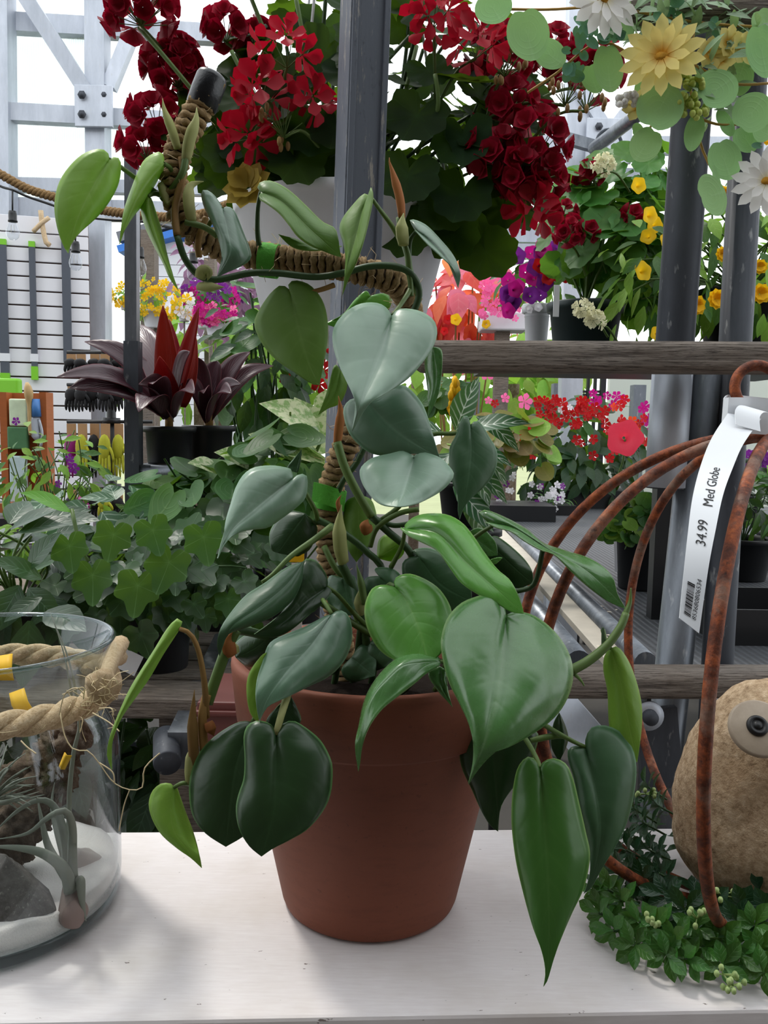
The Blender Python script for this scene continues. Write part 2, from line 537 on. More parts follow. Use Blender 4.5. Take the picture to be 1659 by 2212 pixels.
path2 = [(722, 1290, .735), (712, 1200, .735), (708, 1110, .732), (722, 1030, .728), (752, 950, .722), (800, 860, .735), (855, 770, .748), (884, 700, .742), (880, 645, .725), (845, 606, .712), (790, 588, .706), (720, 573, .708), (640, 562, .712), (560, 552, .716), (490, 540, .712), (430, 510, .70), (395, 470, .695), (377, 415, .692), (378, 355, .692), (397, 295, .694), (425, 245, .697), (445, 206, .699), (457, 178, .70)]
pp = cr([at(*q) for q in path2], 150)
pp = [V((PC.x * .4 + pp[0].x * .6, PC.y, TZ + .19))] + pp
pole = part('support_pole', MB().tube(pp, .0066, 10), plain('pole_core', '#4a3d2c', .8), phil)
# rope winding
dense = cr(pp, 1700)
hel = []; nrm = (dense[1] - dense[0]).orthogonal().normalized(); acc = 0.0
for i in range(len(dense)):
    T = (dense[min(i + 1, len(dense) - 1)] - dense[max(i - 1, 0)]).normalized()
    nrm = (nrm - T * nrm.dot(T)).normalized(); bi = T.cross(nrm)
    if i: acc += (dense[i] - dense[i - 1]).length
    a = acc / .0066 * 2 * PI
    hel.append((dense[i], nrm.copy(), bi.copy(), a))
wind = MB()
pts = []; rad = []
for (p, n_, b_, a) in hel:
    pts.append(p + (n_ * math.cos(a) + b_ * math.sin(a)) * .0085)
    rad.append(.0031 * (1 + .28 * math.sin(a * 9.3)) * rnd.uniform(.92, 1.08))
fine = []
for i in range(len(pts)):
    fine.append(pts[i])
wind.tube(fine, rad, 6)
part('rope_winding', wind, M_COIR, pole)
fz = MB()
for _ in range(230):
    p, n_, b_, a = hel[rnd.randrange(30, len(hel) - 60)]
    a = rnd.uniform(0, 2 * PI); d0 = n_ * math.cos(a) + b_ * math.sin(a)
    q = p + d0 * .0105; d1 = (d0 + V((rnd.uniform(-1, 1), rnd.uniform(-1, 1), rnd.uniform(-1, 1))) * .8).normalized()
    L = rnd.uniform(.004, .016)
    fz.tube([q, q + d1 * L * .5, q + (d1 + V((rnd.uniform(-.5, .5), rnd.uniform(-.5, .5), rnd.uniform(-.5, .5)))).normalized() * L], .00022, 3, False)
o = part('loose_fibre', fz, plain('straw_fibre', '#c4ab84', .7), pole); o['kind'] = 'stuff'
cap0, cap1 = at(434, 232, .6985), at(461, 160, .70)
cd = (cap1 - cap0).normalized()
capM = Matrix((cd.orthogonal().normalized(), cd.cross(cd.orthogonal().normalized()), cd)).transposed()
cl = (cap1 - cap0).length
part('end_cap', MB().lathe([(.0112, 0), (.0121, .001), (.0125, cl * .5), (.0123, cl - .004), (.0112, cl - .0012), (.008, cl + .0005), (.0, cl + .001)], cap0, 28, capM), plain('black_rubber', '#121419', .32, 0, .5, .3, 120, .2), pole)

def ribbon(name, path, width, side, mat, parent, solid=.0012, **kw):
    """flat strap: path of points, width along side vectors"""
    rows = [[p - s_ * width / 2, p + s_ * width / 2] for p, s_ in zip(path, side)]
    return part(name, MB().grid(rows), mat, parent, solid=solid, crisp=True, **kw)
M_VELCRO = plain('green_strap', '#4f9a34', .75, 0, .2, .12, 300, .3)
# strap round the level run, and one lower down
def strap_at(idx, rad_, w):
    p = hel[idx][0]; T = (hel[idx + 4][0] - hel[idx - 4][0]).normalized()
    a0 = T.orthogonal().normalized(); b0 = T.cross(a0)
    pa = []; sd = []
    for k in range(25):
        a = 2 * PI * k / 24
        pa.append(p + (a0 * math.cos(a) + b0 * math.sin(a)) * rad_); sd.append(T)
    return pa, sd
best = min(range(len(hel)), key=lambda i: (hel[i][0] - at(580, 560, .714)).length)
pa, sd = strap_at(best, .0135, .0145)
pa = [p + V((0, 0, -.003)) for p in pa]
ribbon('tie_strap', pa, .0145, sd, M_VELCRO, pole)
b2 = min(range(len(hel)), key=lambda i: (hel[i][0] - at(706, 1075, .732)).length)
pa, sd = strap_at(b2, .0135, .016)
ribbon('tie_strap', pa, .016, sd, M_VELCRO, pole)
pa = cr([at(676, 1062, .716), at(700, 1068, .712), at(722, 1075, .713), at(744, 1085, .722)], 10)
ribbon('tie_strap', pa, .0165, [V((.1, 0, 1)).normalized()] * 10, M_VELCRO, pole)

# ------------------------------------------------------------------ leaves
LM = {  # darker copies of one leaf carry shade in their base colour
    'mid': leafmat('philodendron_leaf', '#548648', '#9cbf92', .26, 1.0, .24, 8, .04, '#8fb070', 0, .12, bstr=.22, mw=.07, mstr=0.4, gloss=3.0),
    'blue': leafmat('philodendron_leaf_sheen', '#80a088', '#acc6b2', .36, 1.0, .18, 8, .06, '#86a98a', 0, .10, bstr=.22, mw=.07, mstr=0.45, gloss=3.0),  # pale base colour puts the sky's sheen into the leaf
    'dark': leafmat('philodendron_leaf_dark', '#264022', '#385a34', .34, .5, .12, 8, .10, '#5f8a50', 0, .12, bstr=.22, mw=.07, mstr=0.2, gloss=3.0),
    'deep': leafmat('philodendron_leaf_shaded', '#3b5d3d', '#557a58', .4, .5, .14, 8, .12, '#6f9474', 0, .12, bstr=.22, mw=.07, mstr=0.25, gloss=3.0),
    'lite': leafmat('philodendron_leaf_young', '#86ad45', '#a9c56a', .42, .45, .36, 8, .10, '#a9c26b', 0, .10, bstr=.22, mw=.07, mstr=0.2, gloss=3.0),
    'oliv': leafmat('philodendron_leaf_olive', '#688a3c', '#86a258', .5, .35, .3, 8, .14, '#7f9858', 0, .12, bstr=.22, mw=.07, mstr=0.25, gloss=3.0),
    'brgt': leafmat('philodendron_leaf_bright', '#66a548', '#90bd66', .29, .6, .3, 8, .07, '#9cc070', 0, .10, bstr=.22, mw=.07, mstr=0.25, gloss=3.0),
}
LM['slate'] = leafmat('philodendron_leaf_slate', '#52735a', '#88a88e', .34, .9, .16, 8, .06, '#86a98a', 0, .10, bstr=.22, mw=.07, mstr=.3, gloss=3.0)
LM['hang'] = leafmat('philodendron_leaf_hanging', '#42702f', '#6f9a52', .32, .5, .2, 8, .08, '#86a85c', 0, .10, bstr=.22, mw=.07, mstr=.2, gloss=3.0)
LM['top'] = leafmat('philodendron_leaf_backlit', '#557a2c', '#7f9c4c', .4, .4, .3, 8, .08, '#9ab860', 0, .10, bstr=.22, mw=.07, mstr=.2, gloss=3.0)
M_STEM = leafmat('vine_stem', '#566f35', None, .5, .4, .1, 1, .0, None, 0, .2)
M_STEM_D = leafmat('vine_stem_dark', '#34502a', None, .5, .4, .05, 1, .0, None, 0, .2)
M_STEM_B = leafmat('vine_stem_brown', '#8a6a3c', None, .6, .3, .1, 1, .0, None, 0, .25)
M_SHEATH = leafmat('leaf_sheath', '#a9a873', None, .6, .3, .3, 1, .0, None, 0, .2)
M_DRY = leafmat('dry_sheath', '#9a5f36', None, .7, .2, .2, 1, .0, None, 0, .25)

def hleaf(mat, d, left, mid, right, el=0.0, er=0.0, bulge=.004, wave=.0008, pet=None, pr=.0017, pm=None, nr=26, nc=6, seed=0, label=None):
    """heart leaf from its two edges and midrib; notch first, tip last in all three.
    d: distances of the midrib (notch .. tip); el/er: how much farther each edge lies"""
    m2 = cr([V((a, b, 0)) for a, b in mid], nr)
    l2 = cr([V((a, b, 0)) for a, b in left], nr)
    r2 = cr([V((a, b, 0)) for a, b in right], nr)
    dd = [x.x for x in cr([V((x, i * .02, 0)) for i, x in enumerate(d)], nr)] if len(d) > 2 else [d[0] + (d[-1] - d[0]) * i / (nr - 1) for i in range(nr)]
    rows = []
    sd = seed or int(mid[0][0] * 3 + mid[0][1])
    for i in range(nr):
        s = i / (nr - 1)
        w = min(1.0, math.sin(PI * min(s * 1.15 + .04, 1)) * 1.25) if s < .99 else 0
        row = []
        for j in range(-nc, nc + 1):
            t = abs(j) / nc
            e2 = l2[i] if j < 0 else r2[i]
            ee = el if j < 0 else er
            q = m2[i].lerp(e2, t)
            qd = dd[i] + ee * w * t ** 1.5 - .55 * bulge * w * math.sin(PI * t) + wave * w * t * mnoise.noise(V((s * 5, j * .5, sd * .37))) * 2.2
            qd += .0002 * w * math.cos((s - .3 * t) * 2 * PI * 6) * math.sin(PI * t)
            row.append(at(q.x, q.y, qd))
        rows.append(row)
    o = part('leaf', MB().grid(rows), mat, phil, label, solid=.0008)
    if pet:
        q = [rows[0][nc]] + [at(*p) for p in pet]
        n = 14
        part('petiole', MB().tube(cr(q, n), [pr * (.9 + .5 * k / n) for k in range(n)], 7), pm or M_STEM, o)
    return o

def avg(l, r):
    n = 6
    a = cr([V((*p, 0)) for p in l], n); b = cr([V((*p, 0)) for p in r], n)
    return [(((x + y) / 2).x, ((x + y) / 2).y) for x, y in zip(a, b)]

# upper left tip of the vine
N = (236, 344); T = (147, 547)
hleaf(LM['lite'], [.66, .645, .64], [N, (233, 331), (216, 322), (182, 332), (152, 358), (128, 395), (118, 442), (123, 489), (135, 527), T], [N, (203, 398), (168, 470), T],
      [N, (243, 341), (255, 341), (261, 358), (255, 398), (236, 435), (209, 469), (175, 500), (154, 527), T], .004, .012, .004, pet=[(268, 366, .672), (300, 390, .685), (341, 419, .692)])
N = (354, 353); T = (258, 527)
hleaf(LM['lite'], [.67, .655, .65], [N, (353, 335), (341, 329), (314, 344), (297, 375), (280, 419), (268, 456), (261, 496), T], [N, (325, 385), (290, 440), T],
      [N, (354, 360), (348, 375), (331, 405), (314, 436), (294, 459), (277, 483), (265, 506), T], .012, .03, .003, pet=[(368, 364, .68), (383, 390, .69)])
N = (319, 424); T = (387, 630)
hleaf(LM['lite'], [.68, .67, .665], [N, (306, 432), (304, 449), (314, 490), (334, 533), (354, 571), (368, 604), T], [N, (322, 470), (350, 550), T],
      [N, (326, 428), (338, 463), (351, 506), (360, 547), (371, 587), T], .01, .02, .003, pet=[(335, 418, .688), (352, 424, .692)])
N = (481, 451); T = (469, 599)
hleaf(LM['slate'], [.672, .655, .66], [N, (473, 436), (459, 419), (442, 410), (435, 420), (442, 449), (462, 489), (476, 530), (479, 557), (473, 584), T], [N, (492, 500), (497, 545), T],
      [N, (490, 447), (506, 456), (523, 496), (540, 540), (540, 560), (517, 577), (486, 591), T], .02, .012, .004, pet=[(462, 470, .695), (445, 495, .702)])
N = (563, 415); T = (738, 556)
hleaf(LM['top'], [.685, .67, .665], [N, (559, 429), (574, 439), (601, 459), (622, 483), (642, 510), (669, 530), (699, 543), (726, 553), T], [N, (610, 436), (670, 495), T],
      [N, (556, 402), (568, 392), (591, 393), (625, 412), (662, 446), (696, 479), (723, 493), (731, 516), (734, 540), T], -.012, .018, .004, pet=[(557, 450, .692), (556, 500, .70), (560, 530, .704)], pm=M_STEM_D)
N = (738, 532); T = (601, 506)
hleaf(LM['top'], [.69, .682, .675], [N, (700, 540), (660, 541), (628, 532), T], [N, (700, 534), (650, 524), T], [N, (710, 531), (672, 532), (642, 518), T], -.006, .015, .002)
N = (804, 430); T = (740, 638)
hleaf(LM['oliv'], [.68, .655, .655], [N, (787, 419), (760, 446), (740, 473), (734, 496), (742, 527), (747, 557), (745, 591), T], [N, (784, 452), (770, 506), (751, 574), T],
      [N, (800, 402), (803, 410), (806, 425), (799, 466), (784, 527), (770, 567), (753, 604), T], .012, -.008, .003, pet=[(822, 455, .69), (848, 490, .70), (870, 530, .705)])
N = (899, 500); T = (990, 621)
hleaf(LM['slate'], [.69, .672, .665], [N, (897, 498), (926, 530), (959, 560), (980, 581), (986, 604), T], [N, (925, 518), (965, 562), T],
      [N, (890, 485), (887, 474), (919, 486), (953, 520), (980, 554), (995, 591), T], -.008, .02, .003, pet=[(886, 520, .70), (884, 560, .706), (888, 590, .708)], pm=M_STEM_D)
N = (626, 627); T = (690, 832)
hleaf(LM['oliv'], [.70, .685, .68], [N, (614, 618), (603, 618), (579, 641), (552, 686), (552, 711), (567, 743), (595, 776), (636, 805), (672, 829), T], [N, (640, 690), (662, 770), T],
      [N, (624, 612), (640, 606), (669, 616), (694, 645), (706, 682), (708, 731), (698, 793), T], .012, .006, .004, pet=[(653, 633, .698), (690, 627, .70), (722, 616, .704)], pm=M_STEM_B)
# leaf glimpsed behind the big pale heart
N = (800, 640); T = (700, 700)
hleaf(LM['brgt'], [.742, .74], [N, (790, 628), (765, 650), (740, 680), T], [N, (760, 672), T], [N, (830, 634), (846, 655), (800, 720), T], .0, .0, .003)
# the big pale heart
N = (847, 682); T = (761, 931)
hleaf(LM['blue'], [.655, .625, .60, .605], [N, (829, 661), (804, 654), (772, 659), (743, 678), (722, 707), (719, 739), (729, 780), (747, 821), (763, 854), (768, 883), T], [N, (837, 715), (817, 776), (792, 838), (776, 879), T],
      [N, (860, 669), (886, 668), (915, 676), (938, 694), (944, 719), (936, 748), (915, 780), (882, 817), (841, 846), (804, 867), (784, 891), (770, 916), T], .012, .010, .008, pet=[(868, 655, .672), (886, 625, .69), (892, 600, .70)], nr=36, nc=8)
N = (790, 862); T = (950, 990)
hleaf(LM['slate'], [.665, .655, .65], [N, (760, 862), (742, 885), (752, 930), (775, 960), (805, 980), (850, 985), (900, 980), T], [N, (830, 908), (880, 948), T],
      [N, (820, 850), (850, 835), (872, 833), (890, 845), (913, 875), (928, 915), (940, 955), T], .01, .012, .005, nr=30)
N = (895, 986); T = (858, 1095)
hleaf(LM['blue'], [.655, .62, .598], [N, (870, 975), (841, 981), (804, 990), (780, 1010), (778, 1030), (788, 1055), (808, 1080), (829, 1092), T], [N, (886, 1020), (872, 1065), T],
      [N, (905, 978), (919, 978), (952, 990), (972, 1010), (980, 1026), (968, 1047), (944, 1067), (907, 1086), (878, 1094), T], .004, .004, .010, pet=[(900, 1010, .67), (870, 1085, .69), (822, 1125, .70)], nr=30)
N = (1016, 919); T = (993, 1122)
hleaf(LM['deep'], [.70, .685, .68], [N, (1011, 901), (1003, 897), (993, 914), (985, 940), (972, 965), (970, 990), (972, 1022), (981, 1051), (989, 1076), (989, 1104), T], [N, (1018, 980), (1010, 1050), T],
      [N, (1026, 910), (1038, 914), (1054, 940), (1071, 969), (1074, 994), (1067, 1022), (1046, 1051), (1018, 1076), (1001, 1100), T], .008, .008, .003, pet=[(985, 936, .708), (936, 938, .715), (880, 960, .72)])
N = (634, 1034); T = (470, 1206)
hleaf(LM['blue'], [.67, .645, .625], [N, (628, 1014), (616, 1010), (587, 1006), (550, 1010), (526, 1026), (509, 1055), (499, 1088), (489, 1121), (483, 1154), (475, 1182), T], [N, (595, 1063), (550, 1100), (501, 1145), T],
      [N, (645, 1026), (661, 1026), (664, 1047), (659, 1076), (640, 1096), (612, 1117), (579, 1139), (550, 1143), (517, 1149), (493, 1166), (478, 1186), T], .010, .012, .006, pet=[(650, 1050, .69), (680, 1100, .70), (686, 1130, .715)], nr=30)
N = (640, 1020); T = (652, 970)
hleaf(LM['deep'], [.70, .70], [N, (620, 1012), (636, 990), T], [N, T], [N, (645, 1015), (650, 990), T], 0, 0, .001)
# right side, long glossy leaves
N = (874, 1146); T = (1132, 1326)
hleaf(LM['brgt'], [.66, .625, .60, .59], [N, (862, 1138), (882, 1158), (911, 1172), (944, 1190), (972, 1227), (997, 1260), (1034, 1285), (1071, 1303), (1104, 1322), T], [N, (944, 1150), (1005, 1212), (1072, 1272), T],
      [N, (876, 1133), (895, 1117), (923, 1110), (964, 1112), (997, 1129), (1022, 1158), (1046, 1194), (1075, 1231), (1104, 1256), (1124, 1297), T], -.006, .02, .007, pet=[(868, 1180, .68), (845, 1225, .70)], nr=34)
N = (1064, 1136); T = (1353, 1316)
hleaf(LM['mid'], [.70, .675, .66, .65], [N, (1046, 1126), (1071, 1140), (1103, 1148), (1131, 1168), (1167, 1188), (1198, 1199), (1234, 1235), (1274, 1271), (1314, 1300), T], [N, (1110, 1140), (1180, 1185), (1260, 1228), (1318, 1280), T],
      [N, (1036, 1110), (1048, 1102), (1087, 1116), (1139, 1144), (1171, 1172), (1222, 1190), (1270, 1205), (1306, 1227), (1326, 1251), (1334, 1283), T], -.008, .025, .003, pet=[(1040, 1150, .71), (1000, 1180, .72)], nr=34)
N = (1175, 1190); T = (1115, 1278)
part('stem', MB().tube(cr([at(1172, 1190, .69), at(1162, 1240, .695), at(1148, 1268, .70), at(1112, 1278, .71), at(1050, 1290, .72)], 16), .0022, 7), M_STEM_D, phil)
N = (854, 1268); T = (925, 1430)
hleaf(LM['brgt'], [.64, .615, .60], [N, (841, 1266), (825, 1264), (804, 1272), (790, 1301), (788, 1330), (796, 1363), (817, 1400), (848, 1424), (885, 1432), T], [N, (878, 1297), (905, 1358), T],
      [N, (852, 1254), (862, 1244), (886, 1240), (919, 1252), (948, 1272), (968, 1301), (976, 1330), (968, 1379), (950, 1415), T], .010, .012, .005, pet=[(840, 1262, .655), (835, 1290, .68), (850, 1350, .70)], nr=30)
N = (952, 1429); T = (774, 1667)
hleaf(LM['mid'], [.60, .585, .575, .575], [N, (948, 1420), (907, 1407), (865, 1418), (829, 1447), (801, 1484), (785, 1521), (776, 1566), (767, 1612), T], [N, (907, 1432), (870, 1438), (838, 1466), (810, 1498), (788, 1548), (774, 1612), T],
      [N, (950, 1438), (920, 1456), (893, 1479), (856, 1507), (824, 1534), (797, 1571), (783, 1612), (778, 1649), T], .022, -.006, .002, pet=[(970, 1440, .62), (940, 1490, .66)], nr=30)
N = (950, 1440); T = (978, 1528)
hleaf(LM['mid'], [.625, .615], [N, (925, 1455), (945, 1490), T], [N, (955, 1480), T], [N, (962, 1450), (968, 1495), T], 0, 0, .002)
# the big glossy heart
N = (1093, 1330); T = (1012, 1693)
hleaf(LM['mid'], [.60, .565, .545, .54, .55], [N, (1085, 1305), (1062, 1283), (1030, 1289), (994, 1305), (966, 1337), (953, 1383), (958, 1429), (971, 1475), (994, 1521), (1014, 1566), (1023, 1612), (1021, 1653), T], [N, (1089, 1372), (1083, 1446), (1070, 1520), (1048, 1598), (1026, 1655), T],
      [N, (1104, 1324), (1135, 1324), (1165, 1337), (1196, 1363), (1222, 1398), (1236, 1437), (1235, 1480), (1217, 1524), (1187, 1559), (1144, 1589), (1100, 1613), (1065, 1628), (1035, 1659), (1017, 1685), T], .02, .025, .011, pet=[(1080, 1340, .62), (1020, 1400, .66), (960, 1440, .69)], nr=44, nc=9)
# left, dark overlapping leaves
N = (717, 1327); T = (561, 1558)
hleaf(LM['slate'], [.625, .60, .58, .575], [N, (700, 1333), (655, 1356), (609, 1374), (581, 1392), (568, 1429), (556, 1466), (552, 1502), (556, 1539), T], [N, (673, 1392), (618, 1452), (577, 1511), T],
      [N, (733, 1319), (751, 1328), (760, 1356), (758, 1392), (742, 1429), (710, 1461), (664, 1484), (618, 1507), (581, 1525), (568, 1543), T], .010, .012, .006, pet=[(700, 1300, .64), (690, 1290, .68)], nr=34)
N = (575, 1410); T = (556, 1560)
hleaf(LM['lite'], [.60, .592], [N, (563, 1418), (538, 1456), (533, 1498), (540, 1539), T], [N, (560, 1480), T], [N, (580, 1450), (575, 1510), T], 0, 0, .002)
N = (655, 1214); T = (474, 1416)
hleaf(LM['deep'], [.645, .62, .605, .61], [N, (618, 1227), (572, 1260), (531, 1287), (499, 1324), (476, 1360), (469, 1392), T], [N, (620, 1262), (560, 1312), (500, 1355), T],
      [N, (654, 1230), (650, 1260), (632, 1296), (595, 1328), (554, 1347), (517, 1360), (494, 1369), (481, 1392), T], .014, .008, .006, nr=30)
N = (706, 1268); T = (549, 1370)
hleaf(LM['dark'], [.66, .64, .625], [N, (707, 1250), (696, 1227), (678, 1209), (655, 1211), (648, 1250), (627, 1300), (590, 1340), T], [N, (660, 1300), (610, 1345), T],
      [N, (717, 1276), (705, 1296), (673, 1324), (636, 1356), (604, 1374), (575, 1376), T], .012, -.004, .004, pet=[(730, 1285, .67), (760, 1320, .68), (800, 1360, .70)], nr=28)
N = (545, 1560); T = (488, 1829)
hleaf(LM['dark'], [.60, .585, .58], [N, (517, 1560), (472, 1585), (435, 1621), (414, 1667), (409, 1713), (417, 1763), (444, 1800), T], [N, (510, 1650), (495, 1750), T],
      [N, (565, 1575), (580, 1640), (575, 1720), (545, 1790), T], .012, .004, .005, pet=[(560, 1530, .605), (590, 1480, .62)], nr=30)
N = (596, 1586); T = (565, 1850)
hleaf(LM['dark'], [.575, .555, .55], [N, (586, 1566), (563, 1557), (538, 1564), (527, 1589), (529, 1635), (527, 1681), (515, 1718), (510, 1750), (517, 1791), (538, 1827), T], [N, (598, 1658), (591, 1750), T],
      [N, (609, 1566), (632, 1557), (659, 1571), (691, 1598), (710, 1630), (718, 1658), (714, 1713), (696, 1754), (664, 1791), (627, 1814), (591, 1832), T], .008, .012, .006, pet=[(606, 1550, .578), (618, 1511, .59), (630, 1470, .62)], pr=.0026, pm=M_SHEATH, nr=34)
N = (628, 1505); T = (600, 1580)
hleaf(LM['dark'], [.61, .60], [N, (600, 1525), (575, 1560), T], [N, T], [N, (642, 1530), (648, 1562), T], 0, 0, .002)
N = (376, 1701); T = (436, 1875)
hleaf(LM['lite'], [.60, .588, .585], [N, (371, 1694), (350, 1692), (330, 1708), (322, 1737), (330, 1770), (350, 1803), (383, 1832), (412, 1853), T], [N, (369, 1745), (376, 1795), (400, 1828), T],
      [N, (381, 1700), (390, 1725), (402, 1758), (416, 1795), (427, 1832), (433, 1857), T], .006, .018, .002, pet=[(393, 1692, .60), (412, 1692, .605), (425, 1680, .615)])
N = (388, 1358); T = (241, 1662)
hleaf(LM['lite'], [.60, .588, .58], [N, (394, 1340), (381, 1337), (359, 1362), (334, 1403), (305, 1448), (280, 1490), (256, 1543), (237, 1593), (231, 1630), T], [N, (345, 1408), (285, 1500), (245, 1588), T],
      [N, (375, 1378), (351, 1415), (322, 1465), (293, 1506), (264, 1547), (247, 1585), (237, 1626), T], .006, .022, .002, pet=[(412, 1370, .60), (430, 1410, .603), (442, 1480, .605), (446, 1550, .608)], pm=M_STEM_B, pr=.0019)
# right, hanging leaves
N = (1265, 1614); T = (1261, 1930)
hleaf(LM['deep'], [.625, .605, .60, .605], [N, (1248, 1611), (1228, 1618), (1228, 1642), (1241, 1685), (1250, 1742), (1265, 1802), (1274, 1846), (1274, 1885), (1265, 1920), T], [N, (1288, 1707), (1298, 1794), (1283, 1881), T],
      [N, (1266, 1594), (1278, 1572), (1305, 1567), (1339, 1581), (1365, 1615), (1374, 1659), (1368, 1720), (1352, 1781), (1326, 1833), (1300, 1876), (1278, 1916), T], .006, .016, .006, pet=[(1235, 1600, .622), (1195, 1578, .63), (1150, 1550, .65)], nr=34)
N = (1166, 1660); T = (1174, 2131)
hleaf(LM['hang'], [.585, .565, .556, .553], [N, (1152, 1638), (1135, 1637), (1117, 1663), (1107, 1720), (1106, 1785), (1115, 1859), (1131, 1929), (1150, 1998), (1170, 2055), (1178, 2098), T], [N, (1176, 1772), (1184, 1903), (1186, 2033), (1182, 2100), T],
      [N, (1174, 1646), (1196, 1638), (1222, 1650), (1237, 1681), (1250, 1733), (1265, 1798), (1274, 1850), (1261, 1916), (1235, 1972), (1213, 2024), (1196, 2072), (1183, 2116), T], .012, .012, .006, pet=[(1160, 1640, .60), (1130, 1590, .62), (1090, 1560, .64)], nr=44)
N = (1320, 1401); T = (1376, 1647)
hleaf(LM['lite'], [.64, .63, .625], [N, (1307, 1415), (1304, 1446), (1313, 1494), (1315, 1546), (1320, 1581), (1344, 1611), T], [N, (1337, 1459), (1350, 1520), (1364, 1589), T],
      [N, (1335, 1398), (1357, 1428), (1374, 1472), (1385, 1520), (1386, 1563), (1381, 1615), T], .012, .006, .004, pet=[(1310, 1390, .645), (1302, 1360, .65)], pr=.0014)
N = (1060, 1560); T = (1076, 1796)
hleaf(LM['dark'], [.65, .64, .635], [N, (1010, 1590), (994, 1615), (998, 1658), (1021, 1708), (1039, 1750), (1058, 1782), T], [N, (1065, 1650), (1072, 1730), T],
      [N, (1110, 1560), (1160, 1580), (1155, 1625), (1140, 1672), (1113, 1695), (1083, 1740), T], .008, .01, .004, pet=[(1050, 1520, .66), (1000, 1470, .69)])
N = (1208, 1540); T = (1208, 1646)
hleaf(LM['dark'], [.64, .635], [N, (1196, 1563), (1190, 1610), T], [N, (1212, 1600), T], [N, (1222, 1572), (1226, 1602), T], 0, .004, .002)
# inner, half hidden leaves
N = (905, 1200); T = (1020, 1300)
hleaf(LM['deep'], [.70, .69], [N, (870, 1215), (880, 1270), (930, 1310), (990, 1320), T], [N, (950, 1260), T], [N, (890, 1190), (930, 1185), (990, 1215), (1015, 1260), T], .01, .01, .003)
N = (820, 1245); T = (870, 1300)
hleaf(LM['deep'], [.69, .685], [N, (790, 1250), (790, 1285), (830, 1305), T], [N, T], [N, (810, 1228), (850, 1230), (875, 1260), T], .01, .01, .003)
N = (740, 1250); T = (760, 1330)
hleaf(LM['deep'], [.69, .68], [N, (712, 1245), (705, 1290), (730, 1325), T], [N, T], [N, (765, 1245), (775, 1290), T], .01, .01, .003)
N = (815, 1205); T = (872, 1170)
hleaf(LM['lite'], [.715, .71], [N, (820, 1165), (850, 1152), T], [N, T], [N, (850, 1212), (872, 1195), T], .01, .01, .002)
N = (775, 1070); T = (770, 1215)
hleaf(LM['oliv'], [.72, .715], [N, (745, 1090), (745, 1170), T], [N, (775, 1140), T], [N, (805, 1085), (812, 1150), T], .01, .01, .003)
N = (660, 1110); T = (600, 1195)
hleaf(LM['dark'], [.71, .70], [N, (620, 1105), (585, 1145), (585, 1185), T], [N, (630, 1150), T], [N, (685, 1140), (670, 1185), (640, 1200), T], .01, .01, .003)
N = (735, 800); T = (687, 897)
hleaf(LM['oliv'], [.725, .72], [N, (722, 790), (705, 850), T], [N, (722, 850), T], [N, (750, 830), (735, 870), (710, 882), T], .0, .006, .002)
N = (935, 750); T = (925, 900)
hleaf(LM['mid'], [.72, .715], [N, (918, 780), (925, 850), T], [N, (942, 820), T], [N, (955, 760), (952, 830), (940, 870), T], .01, .0, .002)
N = (1050, 1165); T = (1150, 1260)
hleaf(LM['dark'], [.735, .73], [N, (1030, 1175), (1050, 1230), (1110, 1270), T], [N, (1100, 1215), T], [N, (1075, 1160), (1125, 1200), (1150, 1235), T], .01, .01, .003)
N = (1085, 1205); T = (1050, 1215)
hleaf(LM['brgt'], [.72, .715], [N, (1070, 1218), T], [N, T], [N, (1070, 1205), T], 0, 0, .001)
N = (1010, 1150); T = (1075, 1200)
hleaf(LM['mid'], [.73, .725], [N, (1000, 1170), (1040, 1200), T], [N, T], [N, (1040, 1140), (1070, 1170), T], 0, 0, .002)
N = (510, 1420); T = (600, 1360)
hleaf(LM['dark'], [.66, .655], [N, (505, 1395), (540, 1368), T], [N, (550, 1400), T], [N, (540, 1440), (590, 1420), T], .01, .01, .003)
for (x, y, dx, dy, dz) in ((800, 1390, 60, 40, .70), (840, 1450, 70, 10, .69), (760, 1420, 50, 40, .70), (890, 1370, 60, 30, .71), (690, 1420, -60, 30, .70), (1000, 1350, 60, 60, .68), (660, 1260, -50, 60, .70), (930, 1280, 70, 70, .71), (1060, 1300, 60, 50, .71), (560, 1380, -50, 40, .68)):
    N = (x, y); T = (x + dx, y + dy)
    px_, py_ = -dy * .55, dx * .55
    hleaf(LM['deep'], [dz, dz - .012], [N, (x + px_, y + py_), (x + dx * .5 + px_ * 1.2, y + dy * .5 + py_ * 1.2), T], [N, (x + dx * .5, y + dy * .5), T], [N, (x - px_, y - py_), (x + dx * .5 - px_ * 1.2, y + dy * .5 - py_ * 1.2), T], .008, .008, .003)

# ------------------------------------------------------------------ stems, sheaths
def stem(pts, r=.0024, m=M_STEM_D, name='stem', taper=1.0, n=22):
    q = cr([at(*p) for p in pts], n)
    part(name, MB().tube(q, [r * (1 + (taper - 1) * i / (n - 1)) for i in range(n)], 8), m, phil)
def sheath(pts, r, m, name='sheath', n=14, tip=.05):
    q = cr([at(*p) for p in pts], n)
    part(name, MB().tube(q, [r * max(tip, min(1, 2.2 * (1 - i / (n - 1)))) * (0.8 + .2 * min(1, i / 3)) for i in range(n)], 8, flat=.7), m, phil)
stem([(885, 690, .705), (905, 640, .70), (895, 600, .69), (860, 577, .685), (800, 575, .685), (740, 590, .69), (680, 598, .695), (600, 590, .698), (540, 590, .698), (470, 604, .69), (430, 595, .685), (400, 560, .68), (383, 510, .677)], .0028, M_STEM_D, n=60)
stem([(383, 510, .677), (378, 450, .68), (395, 380, .682), (392, 340, .683)], .003, M_STEM_B)
stem([(350, 430, .69), (375, 405, .683), (395, 372, .68), (402, 330, .682)], .0028, M_STEM)
